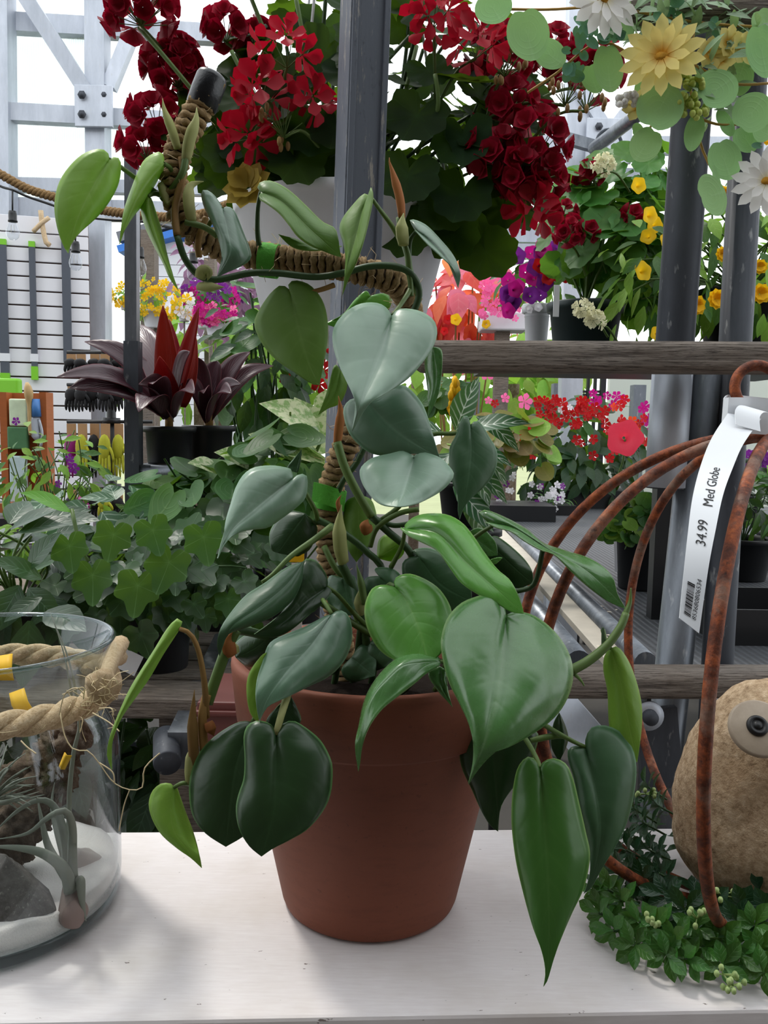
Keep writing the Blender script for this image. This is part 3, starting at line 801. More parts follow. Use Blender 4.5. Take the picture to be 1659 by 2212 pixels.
stem([(430, 555, .69), (428, 520, .686), (445, 470, .69)], .0026, M_STEM_B)
stem([(400, 480, .68), (440, 490, .68), (470, 510, .68)], .0024, M_STEM)
stem([(905, 640, .70), (886, 590, .695), (880, 550, .695), (868, 510, .70), (862, 470, .702)], .0026, M_STEM)
stem([(888, 640, .69), (882, 590, .688), (850, 578, .686)], .0022, M_STEM)
stem([(728, 955, .69), (745, 1010, .688), (775, 1070, .69), (802, 1115, .695)], .0036, M_STEM)
stem([(802, 1115, .695), (840, 1150, .70), (880, 1185, .705), (900, 1230, .71), (905, 1330, .715), (880, 1440, .72)], .0032, M_STEM_D)
stem([(790, 960, .71), (770, 1000, .712), (740, 1040, .715), (725, 1080, .72)], .0026, M_STEM_D)
stem([(890, 1130, .70), (850, 1135, .70), (810, 1120, .698)], .0022, M_STEM_D)
stem([(735, 1215, .68), (755, 1255, .69), (780, 1330, .70), (800, 1440, .71)], .0038, M_STEM_D)
stem([(700, 1180, .705), (720, 1220, .70), (750, 1270, .705), (790, 1400, .715)], .0026, M_STEM)
stem([(680, 1120, .712), (740, 1150, .71), (790, 1190, .712), (830, 1240, .715), (860, 1400, .72)], .003, M_STEM_D)
stem([(640, 1275, .67), (690, 1300, .675), (760, 1345, .685), (800, 1370, .70)], .0028, M_STEM)
stem([(717, 1137, .69), (680, 1165, .675), (630, 1200, .66), (590, 1240, .65), (566, 1258, .645)], .003, M_STEM, taper=.5)
stem([(510, 1360, .62), (490, 1400, .618), (465, 1470, .615), (448, 1520, .612)], .0042, M_STEM)
stem([(510, 1360, .62), (560, 1370, .65), (640, 1400, .69), (720, 1450, .715)], .0036, M_STEM_D)
stem([(441, 1620, .606), (438, 1580, .606), (438, 1540, .606), (447, 1500, .61)], .0034, M_STEM_B)
stem([(441, 1620, .606), (430, 1660, .606), (424, 1690, .61)], .003, M_STEM)
stem([(1230, 1450, .625), (1270, 1428, .63), (1310, 1395, .635), (1340, 1355, .64), (1352, 1325, .645)], .0042, M_STEM, taper=.7)
stem([(1352, 1325, .645), (1361, 1300, .648), (1363, 1270, .65)], .0026, M_STEM, taper=.2)
stem([(1230, 1450, .625), (1160, 1480, .64), (1080, 1500, .67), (1000, 1490, .70)], .0036, M_STEM_D)
stem([(1240, 1455, .625), (1255, 1470, .622), (1262, 1482, .62)], .0018, M_STEM, taper=.3)
stem([(1305, 1400, .636), (1303, 1375, .638), (1302, 1355, .64)], .0022, M_STEM_D, taper=.4)
stem([(905, 1100, .69), (860, 1110, .69), (815, 1140, .695), (800, 1180, .705)], .0022, M_STEM)
for x in (820, 860, 780, 740):
    stem([(x, 1350, .70), (x - 10, 1430, .715), (x - 20, 1490, .725)], .003, M_STEM_D)
sheath([(384, 322, .682), (372, 282, .68), (356, 240, .678), (351, 212, .678)], .004, M_SHEATH)
sheath([(402, 345, .682), (410, 300, .678), (423, 262, .678), (425, 232, .68)], .0052, M_SHEATH)
sheath([(415, 480, .682), (408, 440, .678), (410, 405, .678), (425, 395, .68), (440, 392, .68)], .0052, M_SHEATH)
sheath([(355, 425, .685), (350, 400, .684), (362, 440, .682), (368, 430, .68)], .004, M_SHEATH)
sheath([(432, 600, .682), (440, 585, .68), (452, 590, .68), (448, 606, .68)], .006, M_SHEATH)
sheath([(428, 618, .682), (450, 620, .68), (485, 620, .68)], .0045, M_SHEATH)
sheath([(868, 470, .70), (864, 430, .70), (852, 385, .70), (840, 345, .70), (841, 340, .70)], .0042, M_DRY)
sheath([(872, 530, .69), (868, 490, .69), (872, 460, .69)], .006, M_SHEATH)
sheath([(728, 962, .69), (732, 925, .69), (736, 890, .69), (731, 855, .69)], .0044, M_DRY)
sheath([(742, 1215, .68), (735, 1180, .676), (733, 1130, .675), (738, 1090, .676)], .0066, M_SHEATH)
sheath([(735, 1110, .676), (730, 1085, .677), (738, 1068, .678)], .0022, M_DRY)
sheath([(785, 1325, .675), (775, 1295, .672), (775, 1276, .672)], .0056, M_SHEATH)
sheath([(788, 1305, .67), (780, 1260, .668), (770, 1218, .668)], .0034, M_STEM)
sheath([(795, 1150, .69), (790, 1135, .688), (795, 1122, .69)], .006, M_DRY)
sheath([(500, 1415, .618), (492, 1385, .616), (503, 1365, .616)], .006, M_DRY)
sheath([(505, 1415, .625), (498, 1400, .625), (502, 1380, .625)], .007, M_SHEATH)
sheath([(422, 1660, .604), (418, 1620, .602), (416, 1560, .602), (420, 1490, .602)], .0046, M_STEM_B)
sheath([(412, 1690, .604), (414, 1640, .603), (425, 1590, .604)], .0054, M_SHEATH)
sheath([(450, 1560, .604), (458, 1580, .603), (462, 1590, .602)], .0044, M_DRY)
sheath([(1146, 1600, .63), (1200, 1590, .63), (1240, 1600, .628)], .0026, M_STEM)
# ================================================================== glass jar terrarium
JC = V((at(-12, 1960, .712).x, .712, TZ))
jar = thing('glass_jar', 'clear glass jar with flared rim and rope round its neck holding sand and air plants', 'jar', JC)
jp = [(0, .0), (.096, .0), (.1045, .004), (.108, .012), (.1088, .03), (.1088, .135), (.1075, .15), (.102, .168), (.0945, .183), (.0915, .195), (.0925, .207), (.097, .222), (.1045, .2375), (.1058, .2405), (.1054, .2425),
      (.1036, .2432), (.1018, .2405), (.095, .224), (.0903, .207), (.0892, .195), (.0922, .182), (.0998, .166), (.105, .15), (.106, .135), (.106, .03), (.104, .015), (.098, .0125), (0, .012)]
part('jar_wall', MB().lathe(jp, JC, 96), M_GLASS, jar)
tg = m_glass('thick_glass', (.74, .82, .82), .02)
part('rim_bead', MB().tube([JC + V((.1046 * math.cos(2 * PI * k / 96), .1046 * math.sin(2 * PI * k / 96), .2412)) for k in range(96)], .0021, 10, False, True), m_glass('rim_glass', (.78, .84, .85), .02), jar)
part('jar_foot', MB().lathe([(.0965, .0006), (.1042, .0042), (.1076, .0125), (.107, .016), (.1042, .0135), (.0985, .0108), (.0965, .0006)], JC, 96), tg, jar)
sand = MB(); rows = []
for i in range(18):
    r_ = .1035 * i / 17
    row = []
    for k in range(61):
        a = 2 * PI * k / 60; x = r_ * math.cos(a); y = r_ * math.sin(a)
        z = .033 + .006 * mnoise.noise(V((x * 22, y * 22, 1))) + .0012 * mnoise.noise(V((x * 140, y * 140, 5)))
        row.append(JC + V((x, y, z)))
    rows.append(row)
rows.append([JC + V((.1045 * math.cos(2 * PI * k / 60), .1045 * math.sin(2 * PI * k / 60), .014)) for k in range(61)])
rows.append([JC + V((0, 0, .014)) for k in range(61)])
single('white_sand', sand.grid(rows, False), plain('sand_grains', '#e9e1df', .9, 0, .2, .1, 700, .5), 'white sand filling the bottom of the glass jar', 'sand', kind='stuff')

def rock(name, c, r, sc, mat, label, seed, cut=.0, rot=None):
    mb = MB().ball((0, 0, 0), r, 28, 18, (1, 1, 1), None, .22, seed)
    rr = random.Random(seed); pl = [(V((rr.uniform(-1, 1), rr.uniform(-1, 1), rr.uniform(-1, 1))).normalized(), r * rr.uniform(.62, .85)) for _ in range(10)]
    for i, p in enumerate(mb.v):
        for n_, h in pl:
            q = p.dot(n_)
            if q > h: p = p - n_ * (q - h) * .92
        p = V((p.x * sc[0], p.y * sc[1], p.z * sc[2]))
        if rot is not None: p = rot @ p
        mb.v[i] = p + V(c)
    return single(name, mb, mat, label, 'stone')
t = NT('dark_slate'); n1 = t.noise(40, 8, .7, t.obj()); n2 = t.noise(350, 3, .6, t.obj())
M_SLATE = t.done(t.bsdf(t.mix(t.ramp(n2, [(.6, (0, 0, 0)), (.72, (.6, .6, .6))]), t.ramp(n1, [(.3, srgb('#3a3433')), (.6, srgb('#6d6866')), (.8, srgb('#8d8783'))]), srgb('#a09a96')), .8, 0, .3, t.bump(n1, .6, .003)))
rock('dark_stone', at(20, 1955, .655) + V((0, 0, .002)), .038, (1, .7, 1.0), M_SLATE, 'dark grey angular stone on the sand in the glass jar', 5)
rock('pale_pebble', at(162, 1880, .735), .022, (1.1, .8, .95), plain('pale_quartz', '#b7aaa6', .6, 0, .4, .15, 60, .2), 'pale smooth pebble on the sand behind the air plant in the jar', 8)

t = NT('bark'); n1 = t.noise(26, 9, .75, t.obj((1, 1, 1)), 1.2); n2 = t.noise(120, 5, .7, t.obj())
M_BARK = t.done(t.bsdf(t.mix(n2, t.ramp(n1, [(.3, srgb('#33271f')), (.46, srgb('#7a6858')), (.6, srgb('#a29488')), (.8, srgb('#c4b9b0'))]), srgb('#5b4a3c')), .9, 0, .2, t.bump(t.math('ADD', n1, n2), .9, .006)))
bp = cr([at(-30, 1880, .70), at(20, 1790, .715), at(75, 1700, .73), (at(150, 1590, .74)), at(172, 1540, .745)], 64)
mb = MB().tube(bp, [.027 * (.75 + .35 * math.sin(PI * min(1, i / 47))) * (1 if i < 55 else (64 - i) / 9.5) for i in range(64)], 44)
for i, p in enumerate(mb.v):
    k = V((p.x * 30 + p.z * 18, p.y * 60, p.z * 30 - p.x * 18)) * 1.3
    n_ = abs(mnoise.noise(k)) + .5 * abs(mnoise.noise(k * 2.3)) + .25 * mnoise.noise(k * 5)
    c = bp[min(i // 44, 63)]
    mb.v[i] = p + (p - c).normalized() * (.020 * n_ - .008) if (p - c).length > 1e-6 else p
single('bark_chunk', mb, M_BARK, 'rough brown piece of bark leaning in the glass jar', 'bark')

M_TILL = leafmat('air_plant_leaf', '#8a8f85', None, .7, .3, .15, 1, .0, None, 0, .2)
M_TILL2 = leafmat('air_plant_bulb', '#8d7b76', None, .7, .3, .1, 1, .0, None, 0, .2)
ap = thing('air_plant', 'grey-green air plant with curling leaves and swollen base on the sand in the jar', 'air plant', at(160, 1990, .655))
bb = [at(*q) for q in ((170, 2002, .655), (162, 1985, .655), (155, 1955, .66), (152, 1925, .665), (150, 1890, .67))]
part('bulb', MB().tube(cr(bb, 16), [.002, .006, .0095, .0115, .0122, .012, .0112, .0102, .0092, .0083, .0075, .0068, .006, .0052, .0044, .003], 14), M_TILL2, ap)
for pts, r0 in ((((152, 1925, .66), (140, 1880, .655), (95, 1845, .648), (40, 1832, .645), (-30, 1828, .645)), .0056),
                (((158, 1930, .665), (156, 1850, .66), (156, 1785, .655), (140, 1752, .65), (105, 1765, .645), (60, 1800, .642), (0, 1812, .64)), .0048),
                (((150, 1910, .668), (140, 1810, .668), (118, 1745, .66), (85, 1728, .65), (40, 1750, .645), (-10, 1795, .645)), .0046),
                (((145, 1900, .672), (105, 1830, .68), (90, 1770, .685), (80, 1720, .69)), .0042),
                (((155, 1895, .672), (125, 1800, .69), (112, 1740, .70), (118, 1690, .71)), .0042),
                (((160, 1920, .668), (172, 1900, .662), (178, 1950, .655), (186, 1990, .652)), .0052),
                (((150, 1860, .69), (150, 1720, .70), (160, 1620, .705), (172, 1560, .71), (150, 1430, .72), (110, 1330, .73)), .0026),
                (((135, 1850, .70), (128, 1740, .72), (150, 1640, .74), (158, 1540, .75), (140, 1420, .755), (108, 1320, .76)), .0022)):
    q = cr([at(*p) for p in pts], 26)
    part('leaf', MB().tube(q, [r0 * max(.08, (1 - (i / 26) ** 1.6)) for i in range(26)], 7, flat=.7), M_TILL, ap)
ap2 = thing('air_plant', 'silvery tuft of thin air plant leaves beside the bark in the jar', 'air plant', at(-20, 1720, .66))
for k in range(26):
    a = rnd.uniform(-.5, 1.3); L = rnd.uniform(70, 130)
    p0 = (-25, 1735, .665); p1 = (-25 + L * .5 * math.cos(a), 1735 - L * .55 * math.sin(a) - 20, .66 + rnd.uniform(-.02, .02)); p2 = (-25 + L * math.cos(a), 1735 - L * math.sin(a) - rnd.uniform(0, 50), .66 + rnd.uniform(-.03, .03))
    q = cr([at(*p0), at(*p1), at(*p2)], 10)
    part('leaf', MB().tube(q, [.0018 * (1 - i / 10.5) for i in range(10)], 5), M_TILL, ap2)
M_YEL = plain('yellow_card', '#e8b521', .5, 0, .3, .06)
def card(name, corners, mat, label, cat='tag', solid=.0008):
    mb = MB(); c = [at(*q) for q in corners]
    mb.grid([[c[0].lerp(c[1], j / 4) for j in range(5)], [(c[3].lerp(c[2], j / 4) + c[0].lerp(c[1], j / 4)) / 2 + V((0, -.003, 0)) for j in range(5)], [c[3].lerp(c[2], j / 4) for j in range(5)]])
    return single(name, mb, mat, label, cat, solid=solid)
card('plant_tag', [(-20, 1420, .70), (27, 1412, .70), (30, 1470, .69), (-20, 1470, .69)], M_YEL, 'yellow paper tag sticking up inside the jar at its rim')
card('plant_tag', [(20, 1498, .66), (52, 1486, .66), (76, 1540, .655), (38, 1545, .655)], M_YEL, 'yellow torn tag tip behind the rope of the jar')
card('plant_tag', [(128, 1655, .665), (140, 1625, .665), (155, 1632, .665), (140, 1662, .665)], M_YEL, 'small yellow tag corner against the bark in the jar')
# rope round the neck
rope = thing('neck_rope', 'thick pale sisal rope tied round the neck of the glass jar', 'rope', JC + V((0, 0, .19)))
def twisted(center, r, turns, strand, closed, name, parent, mat, strands=3, n=None):
    T_ = len(center)
    for s_ in range(strands):
        q = []
        for i in range(T_):
            t_ = ((center[(i + 1) % T_] if closed else center[min(i + 1, T_ - 1)]) - (center[i - 1] if closed or i else center[0])).normalized()
            up = V((0, 0, 1)); x = t_.cross(up)
            if x.length < 1e-4: x = t_.orthogonal()
            x.normalize(); z = x.cross(t_)
            a = 2 * PI * (turns * i / T_ + s_ / strands)
            q.append(center[i] + (x * math.cos(a) + z * math.sin(a)) * r)
        part(name, MB().tube(q, strand, 8, True, closed), mat, parent)
ring = [JC + V((.1005 * math.cos(2 * PI * k / 200), .1005 * math.sin(2 * PI * k / 200), .2 + .003 * math.sin(2 * PI * k / 200 - 1.2))) for k in range(200)]
twisted(ring, .0052, 9, .0062, True, 'strand', rope, M_SISAL)
kn = at(222, 1482, .665)
mb = MB().ball(kn, .0125, 18, 12, (1.05, .9, 1.15), None, .35, 3)
part('knot', mb, M_SISAL, rope)
for e in ((262, 1388, .78), (258, 1420, .775)):
    q = cr([kn, at(232, 1455, .70), at(243, 1425, .745), at(*e)], 16)
    part('rope_end', MB().tube(q, [.0058 * (1 + .35 * i / 15) for i in range(16)], 9), M_SISAL, rope)
M_FIB = plain('sisal_fibre', '#e2cfa6', .7, 0, .3, .1)
for pts in (((130, 1540, .61), (140, 1590, .608), (160, 1620, .608), (190, 1622, .61), (215, 1650, .612), (245, 1690, .612), (280, 1706, .612), (308, 1700, .61), (312, 1660, .608), (345, 1627, .606)),
            ((280, 1706, .612), (268, 1740, .612), (257, 1795, .612)), ((215, 1648, .612), (243, 1668, .612), (247, 1692, .612)),
            ((135, 1500, .605), (150, 1495, .603), (180, 1485, .603), (180, 1510, .606)), ((128, 1545, .606), (140, 1500, .603), (165, 1486, .603), (182, 1500, .604)),
            ((200, 1540, .63), (235, 1560, .625), (258, 1580, .62)), ((225, 1490, .65), (245, 1465, .64), (255, 1480, .64)), ((215, 1530, .64), (240, 1530, .63), (245, 1545, .63)),
            ((45, 1600, .602), (60, 1615, .60), (78, 1628, .6))):
    q = cr([at(*p) for p in pts], 24)
    part('loose_fibre', MB().tube(q, .0005, 4), M_FIB, rope)
fz = MB()
for _ in range(70):
    a = rnd.uniform(-2.2, .3); p = JC + V((math.cos(a), math.sin(a), 0)) * .108 + V((0, 0, rnd.uniform(.19, .212)))
    if rnd.random() < .45: p = kn + V((rnd.uniform(-.01, .012), -.008, rnd.uniform(-.02, .01)))
    d0 = V((rnd.uniform(-1, 1), rnd.uniform(-.8, .1), rnd.uniform(-1, 1))).normalized(); L = rnd.uniform(.008, .028)
    d1 = V((rnd.uniform(-1, 1), rnd.uniform(-.6, .3), rnd.uniform(-1, 1))).normalized()
    fz.tube(cr([p, p + d0 * L * .5, p + d0 * L * .7 + d1 * L * .4], 6), .00032, 3, False)
o = part('fibre_fuzz', fz, M_FIB, rope); o['kind'] = 'stuff'

# ================================================================== rusted globe with its price tag
GR = .213
GC = V((at(1640, 1450, .735).x, .735, TZ + GR + .004))
globe = thing('iron_globe', 'open rusted iron globe of round hoops with a ring on top on the white board', 'garden ornament', GC - V((0, 0, GR)))
ROD = .0049
for k, phi in enumerate((17, -14, 74, -57)):
    a = R(phi); e = V((-math.cos(a), math.sin(a), 0))
    q = [GC + (e * math.sin(2 * PI * i / 96) + V((0, 0, math.cos(2 * PI * i / 96)))) * (GR - .0008 * k) for i in range(96)]
    part('hoop', MB().tube(q, ROD, 12, False, True), M_RUST, globe)
rc = at(1636, 838, .735)
part('stalk', MB().tube([GC + V((0, 0, GR - .004)), rc - V((0, 0, .018))], .0055, 10), M_RUST, globe)
part('hanging_ring', MB().tube([rc + V((math.cos(2 * PI * i / 48), 0.15 * math.sin(2 * PI * i / 48), math.sin(2 * PI * i / 48))) * .0195 for i in range(48)], .0046, 12, False, True), M_RUST, globe)
M_TAG = plain('white_label', '#e9edf2', .45, 0, .4, .02)
M_INK = plain('black_ink', '#16161a', .6)
tl = [(1572, 893, .700), (1538, 945, .668), (1514, 1004, .640), (1496, 1074, .612), (1485, 1158, .59), (1476, 1243, .575), (1467, 1335, .563)]
tr_ = [(1644, 905, .700), (1606, 959, .668), (1582, 1013, .640), (1562, 1069, .612), (1546, 1144, .59), (1530, 1229, .575), (1510, 1368, .563)]
NT_ = 40
eL = cr([at(*p) for p in tl], NT_)[::-1]; eR = cr([at(*p) for p in tr_], NT_)[::-1]
tag = thing('price_tag', 'long white price tag reading Med Globe 34.99 on the rusted globe', 'price tag', eL[0])
part('strip', MB().grid([[eL[i].lerp(eR[i], j / 2) for j in range(3)] for i in range(NT_)]), M_TAG, tag, solid=.0004, crisp=True)
pa = cr([at(1560, 900, .705), at(1572, 898, .70), at(1620, 898, .712), at(1680, 902, .715), at(1700, 902, .74), at(1640, 895, .76), at(1575, 890, .74), at(1560, 900, .705)], 30)
ribbon('loop', pa, .030, [V((.02, 0, 1)).normalized()] * 30, M_TAG, tag, solid=.0004)
q = cr([at(1616, 925, .684), at(1614, 896, .692), at(1622, 884, .70), at(1634, 884, .708)], 8)
ribbon('fold', q, .022, [V((1, .1, -.25)).normalized()] * 8, M_TAG, tag, solid=.0004)
def tagpt(s_, t_, off=.0007):
    """s_ metres up from the foot, t_ metres from the left edge"""
    L = [0]
    for i in range(1, NT_): L.append(L[-1] + (eL[i] - eL[i - 1]).length)
    i = max(j for j in range(NT_ - 1) if L[j] <= max(s_, 0)); k = (s_ - L[i]) / (L[i + 1] - L[i])
    a = eL[i].lerp(eL[i + 1], k); b = eR[i].lerp(eR[i + 1], k)
    return a + (b - a).normalized() * t_ + V((-.1, -1, .15)) * off
def text_on_tag(txt, s0, t0, size, name, sx=1.0):
    cu = bpy.data.curves.new('txt', 'FONT'); cu.body = txt; cu.size = size; cu.resolution_u = 3
    ob = bpy.data.objects.new('txt', cu); COL.objects.link(ob)
    bpy.context.view_layer.update()
    me = bpy.data.meshes.new_from_object(ob.evaluated_get(bpy.context.evaluated_depsgraph_get()))
    bpy.data.objects.remove(ob)
    mb = MB()
    mb.v = [tagpt(s0 + v.co.x * sx, t0 - v.co.y) for v in me.vertices]
    for p in me.polygons: mb.quad(list(p.vertices), None, False)
    bpy.data.meshes.remove(me)
    return part(name, mb, M_INK, tag)
LT = sum((eL[i] - eL[i - 1]).length for i in range(1, NT_))
def s_of(py):
    acc = 0
    for i in range(1, NT_):
        acc += (eL[i] - eL[i - 1]).length
        k = eL[i] - EYE; y = CY - F * k.dot(_u) / k.dot(_f)
        if y <= py: return acc
    return acc
text_on_tag('Med Globe', s_of(1096), .0142, .0098, 'lettering', 1.05)
text_on_tag('34.99', s_of(1184), .0125, .0098, 'lettering', .98)
text_on_tag('853680806534', s_of(1331), .0131, .0046, 'lettering', 1.0)
bm_ = MB(); bs0, bs1 = s_of(1328), s_of(1262); x = bs0; rb = random.Random(7)
while x < bs1:
    w = rb.choice((.0003, .0003, .0006, .0009)); g = rb.choice((.0003, .0003, .0006))
    b = len(bm_.v); bm_.v += [tagpt(x, .0034), tagpt(x + w, .0034), tagpt(x + w, .0088), tagpt(x, .0088)]
    bm_.quad([b, b + 1, b + 2, b + 3], None, False); x += w + g
part('barcode', bm_, M_INK, tag)

# ================================================================== drilled stone inside the globe
SC = V((at(1652, 1760, .745).x, .745, TZ))
t = NT('sandstone'); n1 = t.noise(14, 6, .6, t.obj()); n2 = t.noise(130, 6, .75, t.obj()); n3 = t.noise(45, 5, .7, t.obj())
col = t.ramp(n2, [(.3, srgb('#6b5540')), (.43, srgb('#b09678')), (.58, srgb('#d0b798')), (.75, srgb('#e8d8c0'))])
col = t.mix(t.ramp(n1, [(.4, (0, 0, 0)), (.7, (.6, .6, .6))]), col, srgb('#a08363'))
M_STONE = t.done(t.bsdf(col, .9, 0, .2, t.bump(t.math('ADD', n2, n3), .8, .004)))
stone = thing('drilled_stone', 'egg-shaped tan stone with a polished flat spot and black plug standing inside the globe', 'stone', SC)
mb = MB(); HN = .207
prof = []
for i in range(41):
    th = PI * i / 40; z = HN / 2 * (1 - math.cos(th)); f_ = z / HN
    prof.append((max(.0, .089 * math.sin(th) ** .78 * (1.08 - .38 * f_)), z))
mb.lathe(prof, SC, 64)
fn = V((-.08, -.80, .62)).normalized(); fc = at(1640, 1572, .678)
for i, p in enumerate(mb.v):
    q = p - (SC + V((0, 0, HN * .45)))
    p = p + q.normalized() * .004 * mnoise.noise(p * 30) + q.normalized() * .0016 * mnoise.noise(p * 120)
    k = (p - fc).dot(fn)
    if k > 0: p = p - fn * k
    mb.v[i] = p
part('stone_body', mb, M_STONE, stone)
fx = fn.cross(V((0, 0, 1))).normalized(); fy = fx.cross(fn)
FM = Matrix((fx, fy, fn)).transposed()
t = NT('polished_stone'); n1 = t.noise(50, 5, .6, t.obj()); n2 = t.noise(26, 4, .8, t.obj((4, 1, 1)), 2)
M_POL = t.done(t.bsdf(t.mix(n1, srgb('#8f7f6c'), srgb('#bdae9c')), .4, 0, .4, t.bump(n2, .1, .001)))
part('polished_face', MB().lathe([(.0245, -.003), (.024, -.0004), (.0225, .0006), (.0, .0008)], fc, 40, FM), M_POL, stone)
pf = at(1636, 1568, .678)
pf = pf - fn * (pf - fc).dot(fn) + fn * .0012
part('black_plug', MB().lathe([(.0088, -.004), (.0088, .001), (.0078, .0026), (.0052, .003), (.005, .0018), (.0035, .0018), (.0033, .0028), (0, .0028)], pf, 28, FM), M_BLACK, stone)

# ================================================================== boxwood wreath
def simple_leaf(L, W, nr=7, nc=2, cup=.15, droop=.1, wide=.55, tip=1.0):
    """leaf lying along +Y, unit sized by L and W; wide: where it is widest"""
    rows = []
    for i in range(nr):
        s = i / (nr - 1)
        w = (math.sin(PI * s ** (math.log(.5) / math.log(wide)))) ** tip if 0 < s < 1 else .0
        if i == 0: w = .12
        row = []
        for j in range(-nc, nc + 1):
            t_ = j / nc
            row.append(V((t_ * w * W / 2, s * L, cup * abs(t_) * w * W * .5 - droop * L * s * s)))
        rows.append(row)
    return MB().grid(rows)
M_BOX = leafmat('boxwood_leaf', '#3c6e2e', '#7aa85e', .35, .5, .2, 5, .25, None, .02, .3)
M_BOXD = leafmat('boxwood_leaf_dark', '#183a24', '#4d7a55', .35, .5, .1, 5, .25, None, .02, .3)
wreath = thing('boxwood_wreath', 'green plastic boxwood wreath lying round the foot of the globe and stone', 'wreath', V((GC.x, GC.y, TZ)))
bxl = [simple_leaf(.0205, .0105, 7, 2, .3, .15, .62).mesh('boxwood_leaf', M_BOX), simple_leaf(.0175, .0095, 7, 2, .4, .35, .6).mesh('boxwood_leaf', M_BOX), simple_leaf(.0205, .0105, 7, 2, .3, .2, .62).mesh('boxwood_leaf_dark', M_BOXD)]
spots = [(1300, 1975, .016), (1345, 1945, .03), (1390, 1900, .035), (1345, 1890, .035), (1330, 2010, .016), (1372, 2040, .018), (1440, 1935, .04), (1460, 2030, .03), (1440, 2060, .02), (1385, 1990, .03), (1505, 2005, .035), (1560, 2030, .03), (1535, 1960, .04), (1600, 1960, .04), (1640, 1925, .045), (1630, 2000, .04), (1600, 2065, .025), (1560, 2085, .02), (1640, 2050, .03), (1650, 2100, .02), (1480, 1965, .04), (1410, 1840, .045), (1360, 1840, .045), (1395, 1780, .05), (1420, 1740, .055), (1375, 1750, .055), (1340, 1800, .05), (1430, 1890, .04), (1320, 1925, .03), (1290, 1930, .02), (1420, 2000, .03), (1520, 2045, .025), (1590, 1995, .035), (1660, 1975, .04), (1480, 2070, .02), (1350, 1700, .06), (1400, 1700, .06)]
nleaf = 0
for k, (x, y, h) in enumerate(spots):
    p = onz(x, y, TZ + h)
    out = (p - V((SC.x, SC.y, TZ + .02))); out.z = 0
    ax = (out.normalized() * 1.0 + V((rnd.uniform(-.4, .4), rnd.uniform(-.5, .1), rnd.uniform(.3, .9)))).normalized()
    sp = part('sprig', MB().tube([p - ax * .022, p - ax * .01, p + ax * .004], .0011, 5), M_STEM_D, wreath)
    x_ = ax.orthogonal().normalized(); y_ = ax.cross(x_)
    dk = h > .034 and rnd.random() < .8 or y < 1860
    for j in range(8):
        a = j * 2.4 + rnd.uniform(-.2, .2)
        rad = x_ * math.cos(a) + y_ * math.sin(a)
        lift = .25 + .12 * (j / 2)
        d_ = (rad + ax * lift).normalized()
        if nleaf < 296:
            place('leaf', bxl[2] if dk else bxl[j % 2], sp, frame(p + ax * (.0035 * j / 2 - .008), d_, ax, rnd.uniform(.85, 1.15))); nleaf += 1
fo = MB()
for k_ in range(760):
    x = rnd.uniform(1290, 1700); y = rnd.uniform(1720, 2100)
    if y > 1960 + (x - 1290) * .34 or (x > 1450 and y < 1900): continue
    p = onz(x, y, TZ + rnd.uniform(.004, .03))
    if k_ % 2:
        a_ = rnd.uniform(-1.7, 1.9); p = V((SC.x + math.cos(a_) * rnd.uniform(.085, .17), SC.y - .01 + math.sin(a_) * rnd.uniform(.085, .13), TZ + rnd.uniform(.004, .035)))
    d_ = (rdir(-.3, .9))
    M = frame(p, d_, (0, 0, 1), rnd.uniform(.8, 1.2)); b = len(fo.v)
    src = simple_leaf(.0205, .0105, 5, 1, .3, .2, .62)
    fo.v += [M @ q for q in src.v]
    for f_, u_ in zip(src.f, src.uv): fo.quad([b + i for i in f_], u_)
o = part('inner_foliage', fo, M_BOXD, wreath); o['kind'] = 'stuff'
M_BUD = leafmat('boxwood_bud', '#b9cf8a', None, .5, .4, .2, 1, .0, None, 0, .15)
for (x, y, h) in ((1562, 2105, .02), (1582, 2128, .014), (1505, 1985, .045), (1400, 1985, .04), (1560, 1935, .05), (1395, 1715, .065)):
    mb = MB(); p = onz(x, y, TZ + h)
    for j in range(6):
        d_ = rdir(-.2, 1.2, PI, 2 * PI); mb.tube([p, p + d_ * .008], .0006, 4); mb.ball(p + d_ * .0095, .0022, 7, 5, (1, 1, 1.3))
    part('bud_cluster', mb, M_BUD, wreath)

# ================================================================== rack behind the board: steel posts and grey wooden rails
t = NT('chipped_paint'); vec = t.obj((3, 3, .35)); n1 = t.noise(30, 7, .75, vec); n2 = t.noise(120, 4, .7, t.obj((1, 1, .25)))
col = t.mix(t.ramp(n1, [(.57, (0, 0, 0)), (.63, (1, 1, 1))]), srgb('#565b65'), srgb('#8f8b84'))
col = t.mix(t.ramp(n2, [(.6, (0, 0, 0)), (.7, (.7, .7, .7))]), col, srgb('#33363c'))
M_PAINT = t.done(t.bsdf(col, .6, .1, .35, t.bump(n1, .3, .002)))
rack = thing('nursery_rack', 'grey steel rack of posts and tubes with weathered wooden rails behind the philodendron', 'rack', (at(1100, 1470, 1.02).x, 1.02, 0))
def post_pts(xa, ya, xb, yb, d):
    """post through two pixels at distance d, carried down to the floor"""
    a = at(xa, ya, d); b = at(xb, yb, d)
    k = (0 - a.z) / (b.z - a.z)
    return a, a + (b - a) * k
a, b = post_pts(792, -60, 766, 650, 1.03)
up = (a - b).normalized(); ca = R(20)
xx = (V((math.cos(ca), -math.sin(ca) * -1, 0))); xx = (xx - up * xx.dot(up)).normalized(); yy = up.cross(xx)
PM = Matrix((xx, yy, up)).transposed(); Lp = (a - b).length; mid_ = (a + b) / 2
mb = MB().box(mid_, (.048, .046, Lp), PM)
part('upright_post', mb, M_PAINT, rack, bevel=.0015)
mb = MB()
for s_ in (-.019, .019):
    mb.box(mid_ + xx * s_ - yy * .0245, (.007, .004, Lp), PM)
part('post_flange', mb, M_PAINT, rack, bevel=.001)
